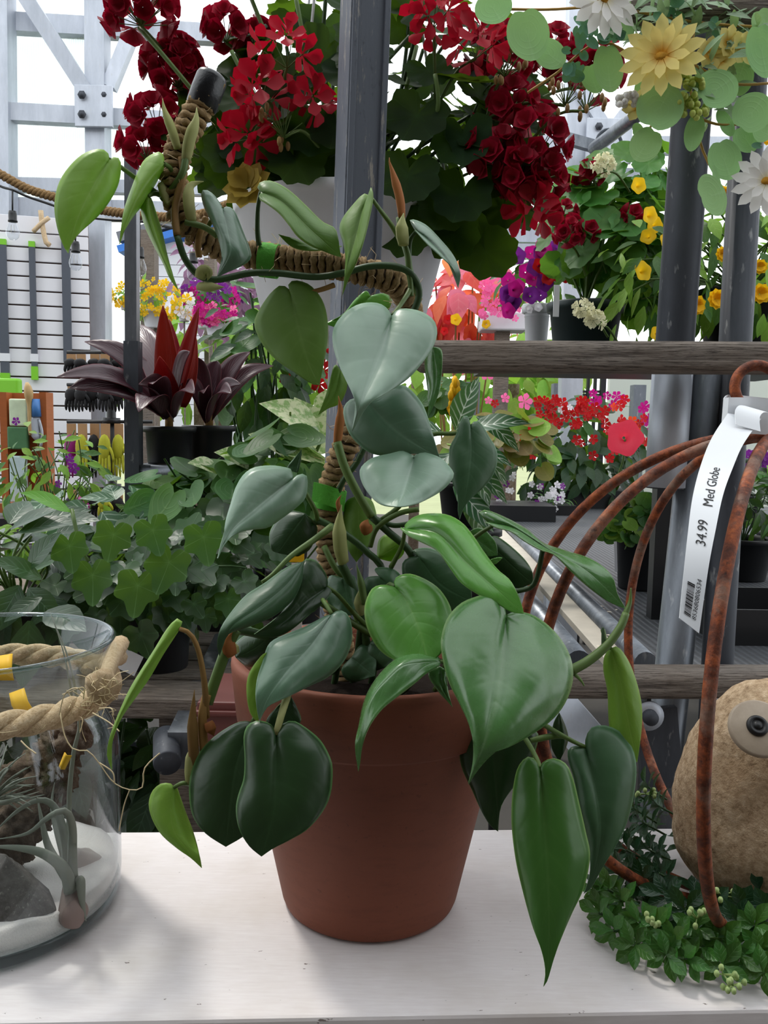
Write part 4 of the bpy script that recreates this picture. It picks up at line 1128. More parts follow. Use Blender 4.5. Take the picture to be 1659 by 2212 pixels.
def rail(x0, y0, x1, y1, d, h, name='wooden_rail'):
    p, q = at(x0, y0, d), at(x1, y1, d)
    c = (p + q) / 2; dx = (q - p); L = dx.length; dx.normalize()
    o = bpy.data.objects.new(name, MB().box((0, 0, 0), (L, .05, h)).mesh(name, M_RAIL)); link(o, rack)
    o.location = c - wloc(rack); o.rotation_euler = (0, -math.asin(dx.z), math.atan2(dx.y, dx.x))
    mods(o, bevel=.012)
rail(895, 771, 2500, 778, 1.0, .0362)
rail(1010, 1471, 2500, 1474, 1.0, .0342)
rail(1315, 16, 2500, 36, 1.0, .036)
a, _b = at(1516, -60, 1.06), at(1435, 1055, 1.06)
tubeA = [a.lerp(_b, i / 6) for i in range(7)]
part('steel_tube', MB().tube(tubeA, .0222, 24, False), M_GALV_D, rack, solid=.002)
part('sleeve', MB().tube([at(1453, 800, 1.055), at(1436, 1052, 1.055)], .0245, 24), M_FRAME, rack)
a, b = post_pts(1633, -60, 1591, 691, 1.06)
part('steel_tube', MB().tube([a, b], .0196, 24), M_GALV_D, rack)
a, b = post_pts(1523, 806, 1455, 1440, 1.07)
part('steel_tube', MB().tube([a, b], .0232, 24), M_GALV, rack)
for (x, y, d, r_) in ((1400, 1545, .985, .018), (1538, 1516, .985, .011)):
    p = at(x, y, d)
    w = part('washer', MB().lathe([(r_ * .45, 0), (r_, 0), (r_, .004), (r_ * .5, .005)], p, 24, Matrix.Rotation(PI / 2, 3, 'X')), M_FRAME, rack)
    part('bolt', MB().lathe([(0, .014), (r_ * .5, .013), (r_ * .55, 0), (r_ * .55, -.03)], p, 18, Matrix.Rotation(PI / 2, 3, 'X')), M_GALV_D, rack)
part('bracket_plate', MB().bar(at(1415, 1530, 1.0), at(1430, 1700, 1.0), .05, .012, (0, 1, 0)), M_GALV_D, rack)
# yellow label stuck in the soil of the clay pot, behind the left leaves
yl = thing('plant_label', 'yellow and white plastic label standing in the clay pot behind the dark leaves', 'label', at(641, 1330, .765))
part('label_stem', MB().box((at(641, 1216, .765) + at(641, 1392, .765)) / 2, (.010, .0012, (at(641, 1216, .765) - at(641, 1392, .765)).z)), M_WHITE, yl)
part('label_top', MB().lathe([(0, -.0008), (.0068, -.0008), (.0068, .0008), (0, .0008)], at(641, 1186, .765), 24, Matrix.Rotation(PI / 2, 3, 'X')).box(at(641, 1200, .765), (.0136, .0016, .012)), M_YEL, yl)
# ================================================================== plant kit
def merge(mb, src, M):
    b = len(mb.v)
    mb.v += [M @ p for p in src.v]
    for f_, u_, s_ in zip(src.f, src.uv, src.sm):
        mb.f.append(tuple(b + i for i in f_)); mb.uv.append(u_); mb.sm.append(s_)
def polar_leaf(rf, sectors=7, n=42, rings=4, cup=.15, ruffle=.08, rk=7, seed=0):
    """leaf round its stalk end at the origin; +Y is the tip; rf(angle from tip) = radius"""
    mb = MB(); b = 0
    mb.v.append(V((0, 0, 0)))
    for i in range(1, rings + 1):
        s = i / rings
        for k in range(n):
            a = -PI + 2 * PI * k / (n - 1)
            r_ = rf(a) * s
            z = cup * r_ * s + ruffle * s * s * math.sin(rk * a + seed) * .35 * rf(0)
            mb.v.append(V((math.sin(a) * r_, math.cos(a) * r_, z)))
    def uvk(k, s):
        x = (k / (n - 1)) * sectors
        return (x - math.floor(x) if k < n - 1 else 1.0, s)
    for k in range(n - 1):
        mb.quad([0, 1 + k, 2 + k], [(.5, 0), uvk(k, 1 / rings), uvk(k + 1, 1 / rings) if uvk(k + 1, 0)[0] > uvk(k, 0)[0] else (1.0, 1 / rings)])
        for i in range(rings - 1):
            p = 1 + i * n + k; q = 1 + (i + 1) * n + k
            u0, u1 = uvk(k, 0)[0], uvk(k + 1, 0)[0]
            if u1 <= u0: u1 = 1.0
            mb.quad([p, q, q + 1, p + 1], [(u0, (i + 1) / rings), (u0, (i + 2) / rings), (u1, (i + 2) / rings), (u1, (i + 1) / rings)])
    return mb
def geranium_rf(R_):
    def f(a):
        notch = max(0, (abs(a) - 2.55) / .6)
        return R_ * (1 + .05 * math.cos(9 * a) + .02 * math.cos(27 * a)) * (1 - .75 * min(1, notch))
    return f
def ivy_rf(R_):
    def f(a):
        r_ = .6
        for c, h, w in ((0, .55, .42), (1.1, .26, .36), (-1.1, .26, .36), (2.1, .2, .4), (-2.1, .2, .4)):
            r_ += h * math.exp(-((a - c) / w) ** 2)
        if abs(a) > 2.75: r_ *= 1 - .6 * (abs(a) - 2.75) / .4
        return R_ * r_
    return f
def round_rf(R_, pt=.0, nt=.5):
    def f(a):
        notch = max(0, (abs(a) - 2.7) / .44)
        return R_ * (1 + pt * max(0, math.cos(a)) ** 8) * (1 - nt * min(1, notch))
    return f
def petal_flower(n, L, W, cup=.2, wide=.7, base=.12, nr=5, tilt=0.0, layers=1):
    mb = MB()
    for ly in range(layers):
        for k in range(n):
            a = 2 * PI * (k + .5 * ly) / n
            src = simple_leaf(L * (1 - .18 * ly), W, nr, 1, cup, -.12 * (1 + ly), wide, .8)
            d_ = V((math.cos(a), math.sin(a), tilt + .3 * ly))
            merge(mb, src, frame(V((math.cos(a), math.sin(a), 0)) * L * base + V((0, 0, .0006 * k)), d_, (0, 0, 1)))
    return mb
def trumpet(Rf, depth=.8, n=15):
    mb = MB(); rows = []
    for (r_, z) in ((.08, -depth), (.16, -depth * .5), (.4, -.12), (.8, 0), (1.0, -.03)):
        row = []
        for k in range(n * 2 + 1):
            a = 2 * PI * k / (n * 2)
            rr = r_ * Rf * (1 + (.08 * math.cos(5 * a) if r_ > .5 else 0))
            row.append(V((rr * math.cos(a), rr * math.sin(a), z * Rf)))
        rows.append(row)
    return mb.grid(rows)
def ellipsoid_spot(c, r, shell=.75, up=-1.0):
    while True:
        d_ = V((rnd.gauss(0, 1), rnd.gauss(0, 1), rnd.gauss(0, 1))).normalized()
        if d_.z < up: continue
        k = rnd.uniform(shell, 1.0)
        return V((c[0] + d_.x * r[0] * k, c[1] + d_.y * r[1] * k, c[2] + d_.z * r[2] * k)), d_
def foliage(parent, meshes, n, c, r, sc=(.8, 1.2), shell=.7, up=-.6, droop=.3, stems=None, name='leaf', face=.6):
    """n leaves over an ellipsoid, faces outward and up, tips outward and down"""
    for i in range(n):
        p, d_ = ellipsoid_spot(c, r, shell, up)
        nn = (d_ * face + V((rnd.uniform(-.5, .5), rnd.uniform(-1.05, -.05), .55))).normalized()
        tip = (d_ + V((rnd.uniform(-.6, .6), rnd.uniform(-.6, .6), rnd.uniform(-.6, .2) - droop)))
        tip = (tip - nn * tip.dot(nn) * .8).normalized()
        place(name, meshes[i % len(meshes)], parent, frame(p, tip, nn, rnd.uniform(*sc)))
def stems_to(parent, base, c, r, n, mat, rad=.0018, name='stems'):
    mb = MB()
    for _ in range(n):
        p, d_ = ellipsoid_spot(c, r, .6, -.4)
        m_ = (V(base) + p) / 2 + V((rnd.uniform(-.03, .03), rnd.uniform(-.03, .03), rnd.uniform(0, .04)))
        mb.tube(cr([V(base), m_, p], 8), rad, 5, False)
    return part(name, mb, mat, parent)
def round_pot(parent, c, rt, rb_, h, mat, rimh=.02, name='plant_pot', soil=True):
    """pot standing with its foot at c"""
    pr_ = [(0, .001), (rb_ * .96, 0), (rb_, .004), (rt - .004, h - rimh), (rt + .002, h - rimh + .001), (rt + .004, h - .002), (rt + .002, h), (rt - .004, h), (rt - .007, h - rimh), (rt * .9, h * .8), (0, h * .8)]
    o = part(name, MB().lathe(pr_, c, 36), mat, parent)
    if soil:
        part('soil', MB().lathe([(0, h * .86), (rt * .93, h * .85)], c, 24), M_SOIL, parent)
    return o

M_WPLAST = plain('white_plastic', '#dcdde2', .4, 0, .4, .05)
M_GPLAST = plain('dark_green_plastic', '#1d2b2b', .45, 0, .4, .1)
# ================================================================== hanging geranium
M_GER_SHADE = leafmat('geranium_leaf', '#11280f', '#2c4c26', .7, .15, .28, 1, .25, None, .03, .3)  # geranium leaf with the basket's shade put into its colour; lit copy follows
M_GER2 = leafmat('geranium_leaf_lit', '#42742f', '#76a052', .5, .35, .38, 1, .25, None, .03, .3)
ger_l = [polar_leaf(geranium_rf(.036), 7, 37, 3, .12, .1, 7, s_).mesh('geranium_leaf', M_GER_SHADE) for s_ in (0, 2)]
M_RED = petalmat('geranium_petal', '#9c0f2c', .3, .4)
M_RED2 = petalmat('geranium_petal_bright', '#ae1028', .35, .3)
flo = petal_flower(5, .019, .017, .5, .68, .04, 5, .45, 2).mesh('geranium_floret', M_RED)
flo2 = petal_flower(5, .025, .0165, .35, .7, .08, 6, .3).mesh('geranium_floret', M_RED2)
HB = at(742, 738, 1.33)
hang = thing('hanging_geranium', 'red geranium in a white hanging pot behind the chipped steel post', 'hanging plant', HB)
rim = at(742, 452, 1.33)
hh = rim.z - HB.z
round_pot(hang, HB, .166, .118, hh, M_WPLAST, .018)
top = V((HB.x, HB.y, 2.42))
for a in (R(250), R(10), R(130)):
    part('hanger_strap', MB().tube([HB + V((math.cos(a) * .168, math.sin(a) * .168, hh - .005)), top], .0022, 6), M_WPLAST, hang)
part('hanger_hook', MB().tube([top + V((.02 * math.sin(k / 10 * 5), 0, .02 - .02 * math.cos(k / 10 * 5))) for k in range(11)], .003, 6), M_WPLAST, hang)
gc = at(800, 260, 1.36)
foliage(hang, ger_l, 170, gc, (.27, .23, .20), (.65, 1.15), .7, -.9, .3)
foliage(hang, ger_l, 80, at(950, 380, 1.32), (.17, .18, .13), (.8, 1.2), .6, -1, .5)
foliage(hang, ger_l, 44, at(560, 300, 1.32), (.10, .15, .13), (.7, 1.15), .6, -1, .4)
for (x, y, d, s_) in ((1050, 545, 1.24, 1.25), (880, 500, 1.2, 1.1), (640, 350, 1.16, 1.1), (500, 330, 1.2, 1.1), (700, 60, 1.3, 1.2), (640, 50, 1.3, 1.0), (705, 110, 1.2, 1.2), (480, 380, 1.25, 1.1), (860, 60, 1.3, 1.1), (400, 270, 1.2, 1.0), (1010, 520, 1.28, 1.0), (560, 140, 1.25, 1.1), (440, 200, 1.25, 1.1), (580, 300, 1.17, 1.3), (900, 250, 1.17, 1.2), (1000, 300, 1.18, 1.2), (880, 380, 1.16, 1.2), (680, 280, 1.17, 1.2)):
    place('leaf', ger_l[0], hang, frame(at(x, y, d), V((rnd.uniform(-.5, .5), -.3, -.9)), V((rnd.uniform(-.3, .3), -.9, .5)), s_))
stems_to(hang, HB + V((0, 0, hh * .85)), gc, (.24, .2, .2), 30, M_STEM_D, .003)
def umbel(parent, x, y, d, rad_px, n, stalk_from, mesh, dens=1.0, face=None, petal=True):
    """flower head: stalk mesh, florets as its parts"""
    c = at(x, y, d); r_ = rad_px * pxm(d)
    s0 = at(*stalk_from)
    foot = c + V((0, .01, -r_ * .5)) if stalk_from[1] > y else c
    mb = MB().tube(cr([s0, (s0 + foot) / 2 + V((0, 0, .015)), foot], 10), .0022, 6, False)
    spots_ = []
    for i in range(n):
        z = 1 - 1.75 * (i + .5) / n; a = i * 2.39996
        rr = math.sqrt(max(0, 1 - z * z))
        d_ = V((rr * math.cos(a), rr * math.sin(a) - .15, z)).normalized()
        p = c + d_ * r_ * rnd.uniform(.5, .95)
        mb.tube([foot, (foot + p) / 2, p], .0007, 4, False)
        spots_.append((p, d_))
    hd = part('flower_head', mb, M_STEM, parent)
    if petal:
        for p, d_ in spots_:
            x_ = d_.orthogonal()
            place('floret', mesh, hd, frame(p, x_, d_, rnd.uniform(.85, 1.2) * dens))
    return hd
for (x, y, d, r_, n, st) in ((300, 5, 1.2, 78, 34, (500, 330, 1.28)), (380, 150, 1.25, 62, 30, (520, 330, 1.3)), (335, 255, 1.22, 45, 11, (430, 330, 1.25)), (312, 320, 1.22, 38, 10, (430, 340, 1.25)), (486, 65, 1.24, 38, 9, (540, 190, 1.25)),
                             (548, 100, 1.3, 36, 9, (600, 260, 1.3)), (1085, 120, 1.24, 62, 14, (1000, 300, 1.28)), (1190, 130, 1.3, 70, 16, (1060, 300, 1.3)), (1290, 150, 1.32, 55, 12, (1100, 260, 1.3)),
                             (1095, 230, 1.2, 50, 11, (1000, 330, 1.25)), (1075, 345, 1.19, 62, 15, (980, 330, 1.25)), (1155, 310, 1.2, 72, 19, (1030, 330, 1.25)), (1120, 385, 1.18, 48, 11, (1000, 380, 1.25)), (1180, 385, 1.19, 40, 9, (1040, 380, 1.25))):
    umbel(hang, x, y, d, r_, n, st, flo)
for (x, y, d, r_, n, st) in ((618, 112, 1.13, 52, 7, (600, 270, 1.15)), (562, 195, 1.12, 38, 5, (600, 270, 1.15)), (675, 215, 1.13, 28, 4, (610, 270, 1.15)), (540, 300, 1.15, 34, 6, (610, 270, 1.15)), (938, 25, 1.15, 48, 8, (940, 240, 1.2)), (1030, 95, 1.16, 44, 7, (940, 240, 1.2)), (1150, 455, 1.18, 36, 6, (1060, 330, 1.22))):
    umbel(hang, x, y, d, r_, n, st, flo2, 1.15)
for (x, y, d, r_, st) in ((612, 265, 1.12, 48, (690, 320, 1.16)), (1095, 140, 1.17, 40, (1050, 260, 1.2)), (1225, 200, 1.17, 40, (1030, 270, 1.2)), (1270, 215, 1.17, 36, (1150, 300, 1.2))):
    hd = umbel(hang, x, y, d, r_, 16, st, flo, petal=False)
    for k in range(9):
        d_ = rdir(-1.2, .6); c = at(x, y, d)
        part('bud', MB().ball(c + d_ * r_ * pxm(d), .0045, 7, 5, (.7, .7, 1.4)), M_STEM_B, hd)
for pts in (((300, 60, 1.19), (345, 110, 1.19), (420, 200, 1.2), (470, 260, 1.24)), ((500, 110, 1.2), (530, 170, 1.2), (580, 260, 1.22)), ((540, -10, 1.25), (580, 90, 1.25), (620, 200, 1.25)), ((638, -10, 1.22), (660, 100, 1.22), (690, 220, 1.24)), ((940, 160, 1.16), (945, 240, 1.17), (900, 330, 1.22)), ((860, 260, 1.2), (880, 180, 1.2), (900, 100, 1.22))):
    part('flower_stalk', MB().tube(cr([at(*p) for p in pts], 14), .003, 7), M_STEM, hang)

# yellow silk flower tucked under the basket foliage
single('yellow_bloom', (lambda m: (merge(m, petal_flower(9, .034, .02, .3, .65, .08, 5, .2, 2), frame(at(540, 412, 1.15), V((0, -.4, -1)), V((-.2, -.9, -.1)))), m)[1])(MB()), petalmat('pale_yellow_petal', '#9c8636', .3, .2), 'pale yellow flower under the geranium leaves at the white hanging pot', 'flower')

# ================================================================== silk garland over the top rail
M_SILV = leafmat('silver_dollar_leaf', '#9ac78a', '#b4d6a6', .6, .3, .3, 4, .12, None, .02, .12, bstr=.15)
M_SILVD = leafmat('small_eucalyptus_leaf', '#4f7f68', None, .6, .3, .2, 4, .1, None, .02, .15)
M_DUST = leafmat('dusty_leaf', '#8fa58a', None, .7, .2, .25, 4, .1, None, .02, .15)
gar = thing('silk_garland', 'artificial garland of round silver-dollar leaves and daisies draped on the top rail', 'garland', at(1480, 60, .97))
sd_m = polar_leaf(round_rf(1.0, .05, .16), 1, 30, 4, .1, .03, 3).mesh('silver_dollar_leaf', M_SILV)
def gleaf(x, y, rx, ry, d=.95, ang=0, tilt=.3, mesh=None):
    """round leaf of half sizes rx, ry pixels; ang turns it in the picture plane"""
    c = at(x, y, d)
    tp = V((math.sin(ang), 0, math.cos(ang)))
    nn = V((rnd.uniform(-.1, .1), -1, tilt))
    nn = (nn - tp * nn.dot(tp)).normalized()
    place('leaf', mesh or sd_m, gar, frame(c, tp, nn, (rx * pxm(d), ry * pxm(d), (rx + ry) / 2 * pxm(d))))
for g in ((1065, 18, 42, 32, .96, 2.6), (1140, 75, 44, 52, .94, 2.9), (1186, 118, 34, 36, .955, 2.2), (1313, 147, 32, 48, .95, 3.0), (1425, 234, 48, 48, .93, .5), (1547, 194, 44, 42, .93, 1.0), (1499, 286, 20, 38, .94, 3.3), (1394, 313, 32, 37, .935, 3.7), (1564, 345, 36, 42, .94, 2.8),
          (1566, 267, 33, 15, .95, 1.2), (1623, 245, 40, 42, .93, .6), (1595, 170, 30, 38, .96, .3), (1645, 110, 34, 54, .93, 2.9), (1537, 423, 49, 27, .90, 1.3), (1548, 392, 36, 7, .93, 1.4), (1645, 285, 26, 20, .95, 2.0), (1377, 282, 17, 12, .95, 1.5), (1400, 195, 30, 34, .965, .2), (1650, 50, 30, 30, .95, 2.6), (1280, 170, 26, 30, .965, 2.8), (1340, 60, 30, 30, .97, 2.4), (1610, 300, 30, 30, .955, 2.5)):
    gleaf(*g)
for _ in range(40):
    x, y = rnd.choice(((1245, 75), (1240, 105), (1265, 65), (1290, 95), (1230, 150), (1330, 65), (1410, 30), (1450, 20), (1555, 60), (1620, 320)))
    x += rnd.uniform(-22, 22); y += rnd.uniform(-18, 18); r_ = rnd.uniform(9, 17)
    gleaf(x, y, r_ * .8, r_, .945 + rnd.uniform(-.015, .02), rnd.uniform(0, 6.28), rnd.uniform(-.3, .6), eu_m if 'eu_m' in globals() else globals().setdefault('eu_m', polar_leaf(round_rf(1.0, .06), 1, 20, 3, .2, .03, 3).mesh('small_eucalyptus_leaf', M_SILVD)))
dl = simple_leaf(.032, .011, 6, 1, .2, .2, .5).mesh('dusty_leaf', M_DUST)
for _ in range(190):
    x = rnd.uniform(1345, 1655); y = 20 + rnd.uniform(-30, 75) + max(0, (x - 1500) * .25)
    if rnd.random() < .25: x, y = rnd.uniform(1440, 1600), rnd.uniform(120, 260)
    place('leaf', dl, gar, frame(at(x, y, .955 + rnd.uniform(-.02, .04)), rdir(-.6, 1.0), V((rnd.uniform(-.4, .4), -.8, .5)), rnd.uniform(.6, 1.2)))
dz = petal_flower(14, .043, .0155, .2, .62, .08, 6, -.05, 1)
merge(dz, petal_flower(9, .03, .0125, .25, .62, .08, 5, .25, 1), Matrix.Translation((0, 0, .003)))
M_PYEL = petalmat('yellow_silk_petal', '#ead98a', .4, .1, .6, '#dca53a')
M_PWHT = petalmat('white_silk_petal', '#eceae6', .3, .06, .6, '#e9e4c8')
dzy = dz.mesh('daisy_petals', M_PYEL); dzw = dz.mesh('daisy_petals', M_PWHT)
def daisy(x, y, d, s_, me, nn, label):
    o = place('flower', me, gar, frame(at(x, y, d), V((.2, 0, 1)), V(nn), s_), label)
    part('flower_centre', MB().ball(at(x, y, d) + V(nn).normalized() * .003, .008 * s_, 12, 8, (1, 1, .8), None, .3, 2), plain('amber_centre', '#b5832a', .8, 0, .2, .3, 200, .5), gar)
daisy(1430, 125, .925, .95, dzy, (-.35, -.7, -.35), 'pale yellow silk daisy')
daisy(1300, 0, .93, .9, dzw, (.1, -.75, -.5), 'white silk daisy hanging from above')
daisy(1655, 395, .93, .8, dzw, (-.2, -.9, .1), 'white silk daisy at the right end')
sm_y = petal_flower(7, .017, .012, .3, .6, .1, 5, .2).mesh('small_yellow_petals', M_PYEL)
for (x, y) in ((1530, 120), (1570, 95), (1600, 110), (1555, 135), (1380, 235)):
    place('flower', sm_y, gar, frame(at(x, y, .95), V((.3, 0, 1)), V((rnd.uniform(-.4, .4), -.9, .2))))
M_BERRY = leafmat('green_berry', '#c2cf6a', None, .5, .4, .2, 1, .0, None, 0, .15)
for (x, y) in ((1468, 172), (1500, 180), (1490, 212), (1478, 235), (1512, 240)):
    mb = MB()
    for k in range(16):
        mb.ball(at(x + rnd.uniform(-17, 17), y + rnd.uniform(-14, 14), .935 + rnd.uniform(-.008, .008)), .0036, 8, 6)
    part('berry_cluster', mb, M_BERRY, gar)
mb = MB()
for k in range(26):
    mb.ball(at(1358 + rnd.uniform(-24, 20), 215 + rnd.uniform(-14, 14), .94 + rnd.uniform(-.008, .008)), .0036, 7, 5)
part('white_blossom', mb, M_PWHT, gar)
M_WIRE = plain('brown_stem_wire', '#a5803c', .6)
for pts in (((1300, 10, .96), (1400, 30, .97), (1520, 50, .97), (1680, 60, .97)), ((1500, 60, .96), (1490, 160, .95), (1500, 250, .95), (1520, 330, .95), (1555, 395, .945)), ((1500, 250, .95), (1560, 270, .95), (1660, 260, .95)), ((1500, 140, .96), (1580, 180, .95), (1660, 180, .95)), ((1100, 20, .965), (1200, 20, .965), (1320, 10, .965)), ((1400, 150, .95), (1300, 90, .95), (1200, 160, .95), (1140, 200, .95)), ((1490, 160, .95), (1430, 230, .945), (1400, 285, .945))):
    part('stem', MB().tube(cr([at(*p) for p in pts], 14), .0014, 6), M_WIRE, gar)

# ================================================================== upper shelf behind the rail and its pots
SHZ = at(1300, 748, 1.5).z
USH = thing('wire_shelf', 'dark metal shelf hidden behind the upper wooden rail carrying flower pots', 'shelf', (at(1480, 748, 1.8).x, 1.85, 0))
x0, x1 = at(1075, 748, 1.75).x, at(1850, 748, 1.75).x
part('shelf_top', MB().box(((x0 + x1) / 2, 1.86, SHZ - .006), (x1 - x0, .72, .012)), M_BLACK, USH)
for ys, xp in ((2.19, 1440), (2.19, 1760)):
    part('leg', MB().box((at(xp, 900, ys).x, ys, (SHZ - .012) / 2), (.03, .03, SHZ - .012)), M_BLACK, USH)
for xs in (x1 - .02,):
    part('leg', MB().box((xs, 1.52, (SHZ - .012) / 2), (.03, .03, SHZ - .012)), M_BLACK, USH)
part('leg', MB().box((at(1440, 900, 1.55).x, 1.55, (SHZ - .012) / 2), (.03, .03, SHZ - .012)), M_BLACK, USH)
def shelf_pt(x, d): 
    p = at(x, 740, d); return V((p.x, d, SHZ))
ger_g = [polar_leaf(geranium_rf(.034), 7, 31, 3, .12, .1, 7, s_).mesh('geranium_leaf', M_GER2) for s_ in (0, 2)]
gp = shelf_pt(1262, 1.72)
g2 = thing('potted_geranium', 'red geranium with fresh green leaves in a dark green pot behind the upper rail', 'potted plant', gp)
round_pot(g2, gp, .074, .06, .105, M_GPLAST, .018)
part('white_stake', MB().box(at(1202, 650, 1.65), (.011, .002, .06)), M_WPLAST, g2)
foliage(g2, ger_g, 96, at(1310, 490, 1.72), (.125, .12, .13), (.8, 1.3), .5, -.9, .3)
foliage(g2, ger_g, 50, at(1385, 600, 1.78), (.09, .06, .12), (.7, 1.1), .3, -.9, .3)
foliage(g2, ger_g, 26, at(1380, 380, 1.75), (.09, .08, .06), (.8, 1.2), .5, -.9, .3)
stems_to(g2, gp + V((0, 0, .1)), at(1310, 490, 1.72), (.1, .1, .12), 16, M_STEM, .0028)
for (x, y, d, r_, n) in ((1215, 465, 1.66, 28, 12), (1280, 372, 1.66, 22, 9), (1365, 465, 1.62, 14, 6), (1225, 505, 1.62, 30, 12), (1240, 395, 1.7, 12, 5), (1270, 500, 1.62, 14, 6)):
    umbel(g2, x, y, d, r_, n, (x + 40, y + 90, d + .05), flo, .8)
M_CREAM = petalmat('cream_petal', '#e9e6c4', .35, .12)
crm = petal_flower(5, .011, .009, .3, .65, .1, 4, .3).mesh('cream_floret', M_CREAM)
for (x, y, d, r_, n) in ((1305, 355, 1.6, 22, 14), (1258, 668, 1.5, 17, 9), (1285, 690, 1.5, 18, 10)):
    umbel(g2, x, y, d, r_, n, (x + 55, y + 60, d + .06), crm, 1.0)
wp = shelf_pt(1158, 1.95)
pet = thing('potted_petunia', 'purple and red petunias in a small white pot behind the upper rail', 'potted plant', wp)
round_pot(pet, wp, .032, .022, .135, M_WPLAST, .02)
M_MAG = petalmat('magenta_petal', '#c21a86', .4, .3); M_PUR = petalmat('purple_petal', '#7a2a8c', .4, .3); M_PNK = petalmat('pink_petal', '#f06fa8', .45, .25); M_SCAR = petalmat('scarlet_petal', '#bf1a1e', .42, .3)
M_YELP = petalmat('yellow_petal', '#f2c51e', .4, .18); M_WHP = petalmat('white_petal', '#f1eff5', .35, .08); M_ORG = petalmat('orange_petal', '#f0552a', .4, .2)
M_LIME = leafmat('lime_leaf', '#7fa545', '#a9c76d', .5, .3, .4, 4, .2, None, .03, .25)
M_GRN = leafmat('green_leaf', '#335f2a', '#5f8a4a', .5, .35, .32, 4, .2, None, .03, .3)
M_DGRN = leafmat('deep_green_leaf', '#1c3a20', '#3f6644', .45, .4, .2, 4, .2, None, .03, .35)
tr_m = {k: trumpet(.02, .8).mesh(k + '_flower', m_) for k, m_ in (('magenta', M_MAG), ('purple', M_PUR), ('pink', M_PNK), ('scarlet', M_SCAR), ('yellow', M_YELP), ('white', M_WHP), ('orange', M_ORG))}
sl_g = simple_leaf(.05, .022, 6, 1, .25, .25, .5).mesh('oval_leaf', M_GRN); sl_l = simple_leaf(.05, .022, 6, 1, .25, .25, .5).mesh('oval_leaf', M_LIME); sl_d = simple_leaf(.05, .024, 6, 1, .25, .25, .5).mesh('oval_leaf', M_DGRN)
def blooms(parent, keys, lst, d, s_=1.0, name='flower', jit=.03):
    for i, (x, y) in enumerate(lst):
        place(name, tr_m[keys[i % len(keys)]], parent, frame(at(x, y, d + rnd.uniform(-jit, jit)), V((rnd.uniform(-.4, .4), 0, 1)), V((rnd.uniform(-.5, .5), -1, rnd.uniform(-.1, .7))), s_ * rnd.uniform(.8, 1.2)))
def scatter(x0, x1, y0, y1, n):
    return [(rnd.uniform(x0, x1), rnd.uniform(y0, y1)) for _ in range(n)]
foliage(pet, [sl_g, sl_d, sl_l], 90, at(1165, 600, 1.95), (.085, .08, .075), (.6, 1.0), .4, -.8, .4)
blooms(pet, ['purple', 'magenta'], scatter(1090, 1200, 545, 640, 12) + scatter(1160, 1220, 530, 560, 7) + scatter(1085, 1115, 620, 680, 6), 1.86, .85)
blooms(pet, ['scarlet'], scatter(1160, 1225, 562, 600, 14), 1.84, .8)
blooms(pet, ['white'], [(1143, 668), (1163, 664)], 1.88, .5)
# yellow-flowering plants at the right
yb = shelf_pt(1600, 1.68)
yp = thing('potted_marigold', 'yellow flowered trailing plant in a black pot between the right steel tubes', 'potted plant', yb)
round_pot(yp, yb, .085, .065, .13, M_BLACK, .018)
ln_l = simple_leaf(.06, .013, 6, 1, .25, .35, .45).mesh('narrow_leaf', M_LIME); ln_g = simple_leaf(.055, .014, 6, 1, .25, .35, .45).mesh('narrow_leaf', M_GRN)
foliage(yp, [ln_l, ln_g, sl_l, sl_g], 200, at(1600, 570, 1.62), (.15, .14, .16), (.8, 1.4), .5, -.9, .5)
foliage(yp, [ln_l, sl_g, sl_l], 96, at(1420, 600, 1.58), (.10, .10, .13), (.6, 1.1), .5, -.9, .5)
stems_to(yp, yb + V((0, 0, .12)), at(1560, 560, 1.62), (.16, .1, .15), 34, M_STEM, .0018)
stems_to(yp, yb + V((0, 0, .12)), at(1430, 600, 1.6), (.10, .08, .12), 12, M_STEM, .0018, 'trailing_stems')
mg = petal_flower(9, .018, .013, .3, .65, .08, 5, .25, 2).mesh('ruffled_yellow_flower', M_YELP)
for (x, y) in ((1543, 647), (1640, 636), (1655, 300), (1556, 550), (1640, 578), (1560, 420), (1500, 660)):
    place('flower', mg, yp, frame(at(x, y, 1.47), V((.3, 0, 1)), V((rnd.uniform(-.3, .3), -1, .2)), 1.0 if y > 600 else .75))
blooms(yp, ['yellow'], [(1405, 465), (1415, 485), (1400, 510), (1440, 520), (1390, 585), (1420, 720), (1380, 400)], 1.52, .75)
# pots in the middle distance seen between post and rail
def far_pot(name, label, cat, x, y_top, y_bot, d, hw, mat, group=None):
    b = at(x, y_bot, d); t_ = thing(name, label, cat, b, group); h = (y_bot - y_top) * pxm(d)
    round_pot(t_, b, hw * pxm(d), hw * .8 * pxm(d), h, mat, h * .12)
    return t_, b, h
# ================================================================== right lower bench
BZ = 0.885
bench = thing('growing_bench', 'black mesh growing bench with steel pipe edges running back on the right', 'bench', (.75, 2.2, 0))
eA, eB = onz(1425, 1432, BZ), onz(1046, 1084, BZ)
t = NT('black_mesh'); vec = t.obj((1, 1, 1)); w_ = t.n('TexWave'); w_.inputs['Scale'].default_value = 60; w_.bands_direction = 'Y'; t.l(vec, w_.inputs[0])
w2 = t.n('TexWave'); w2.inputs['Scale'].default_value = 26; w2.bands_direction = 'X'; t.l(vec, w2.inputs[0])
hh_ = t.math('MAXIMUM', w_.outputs['Fac'], w2.outputs['Fac']); nn_ = t.noise(5, 4, .6, vec)
M_MESH = t.done(t.bsdf(t.mix(hh_, srgb('#191b1e'), t.mix(nn_, srgb('#3d4045'), srgb('#63666b'))), .5, 0, .5, t.bump(hh_, .6, .004)))
mb = MB(); pts = [V((eA.x, eA.y - .02, BZ)), V((eB.x, eB.y, BZ)), V((2.4, eB.y, BZ)), V((2.4, eA.y - .02, BZ))]
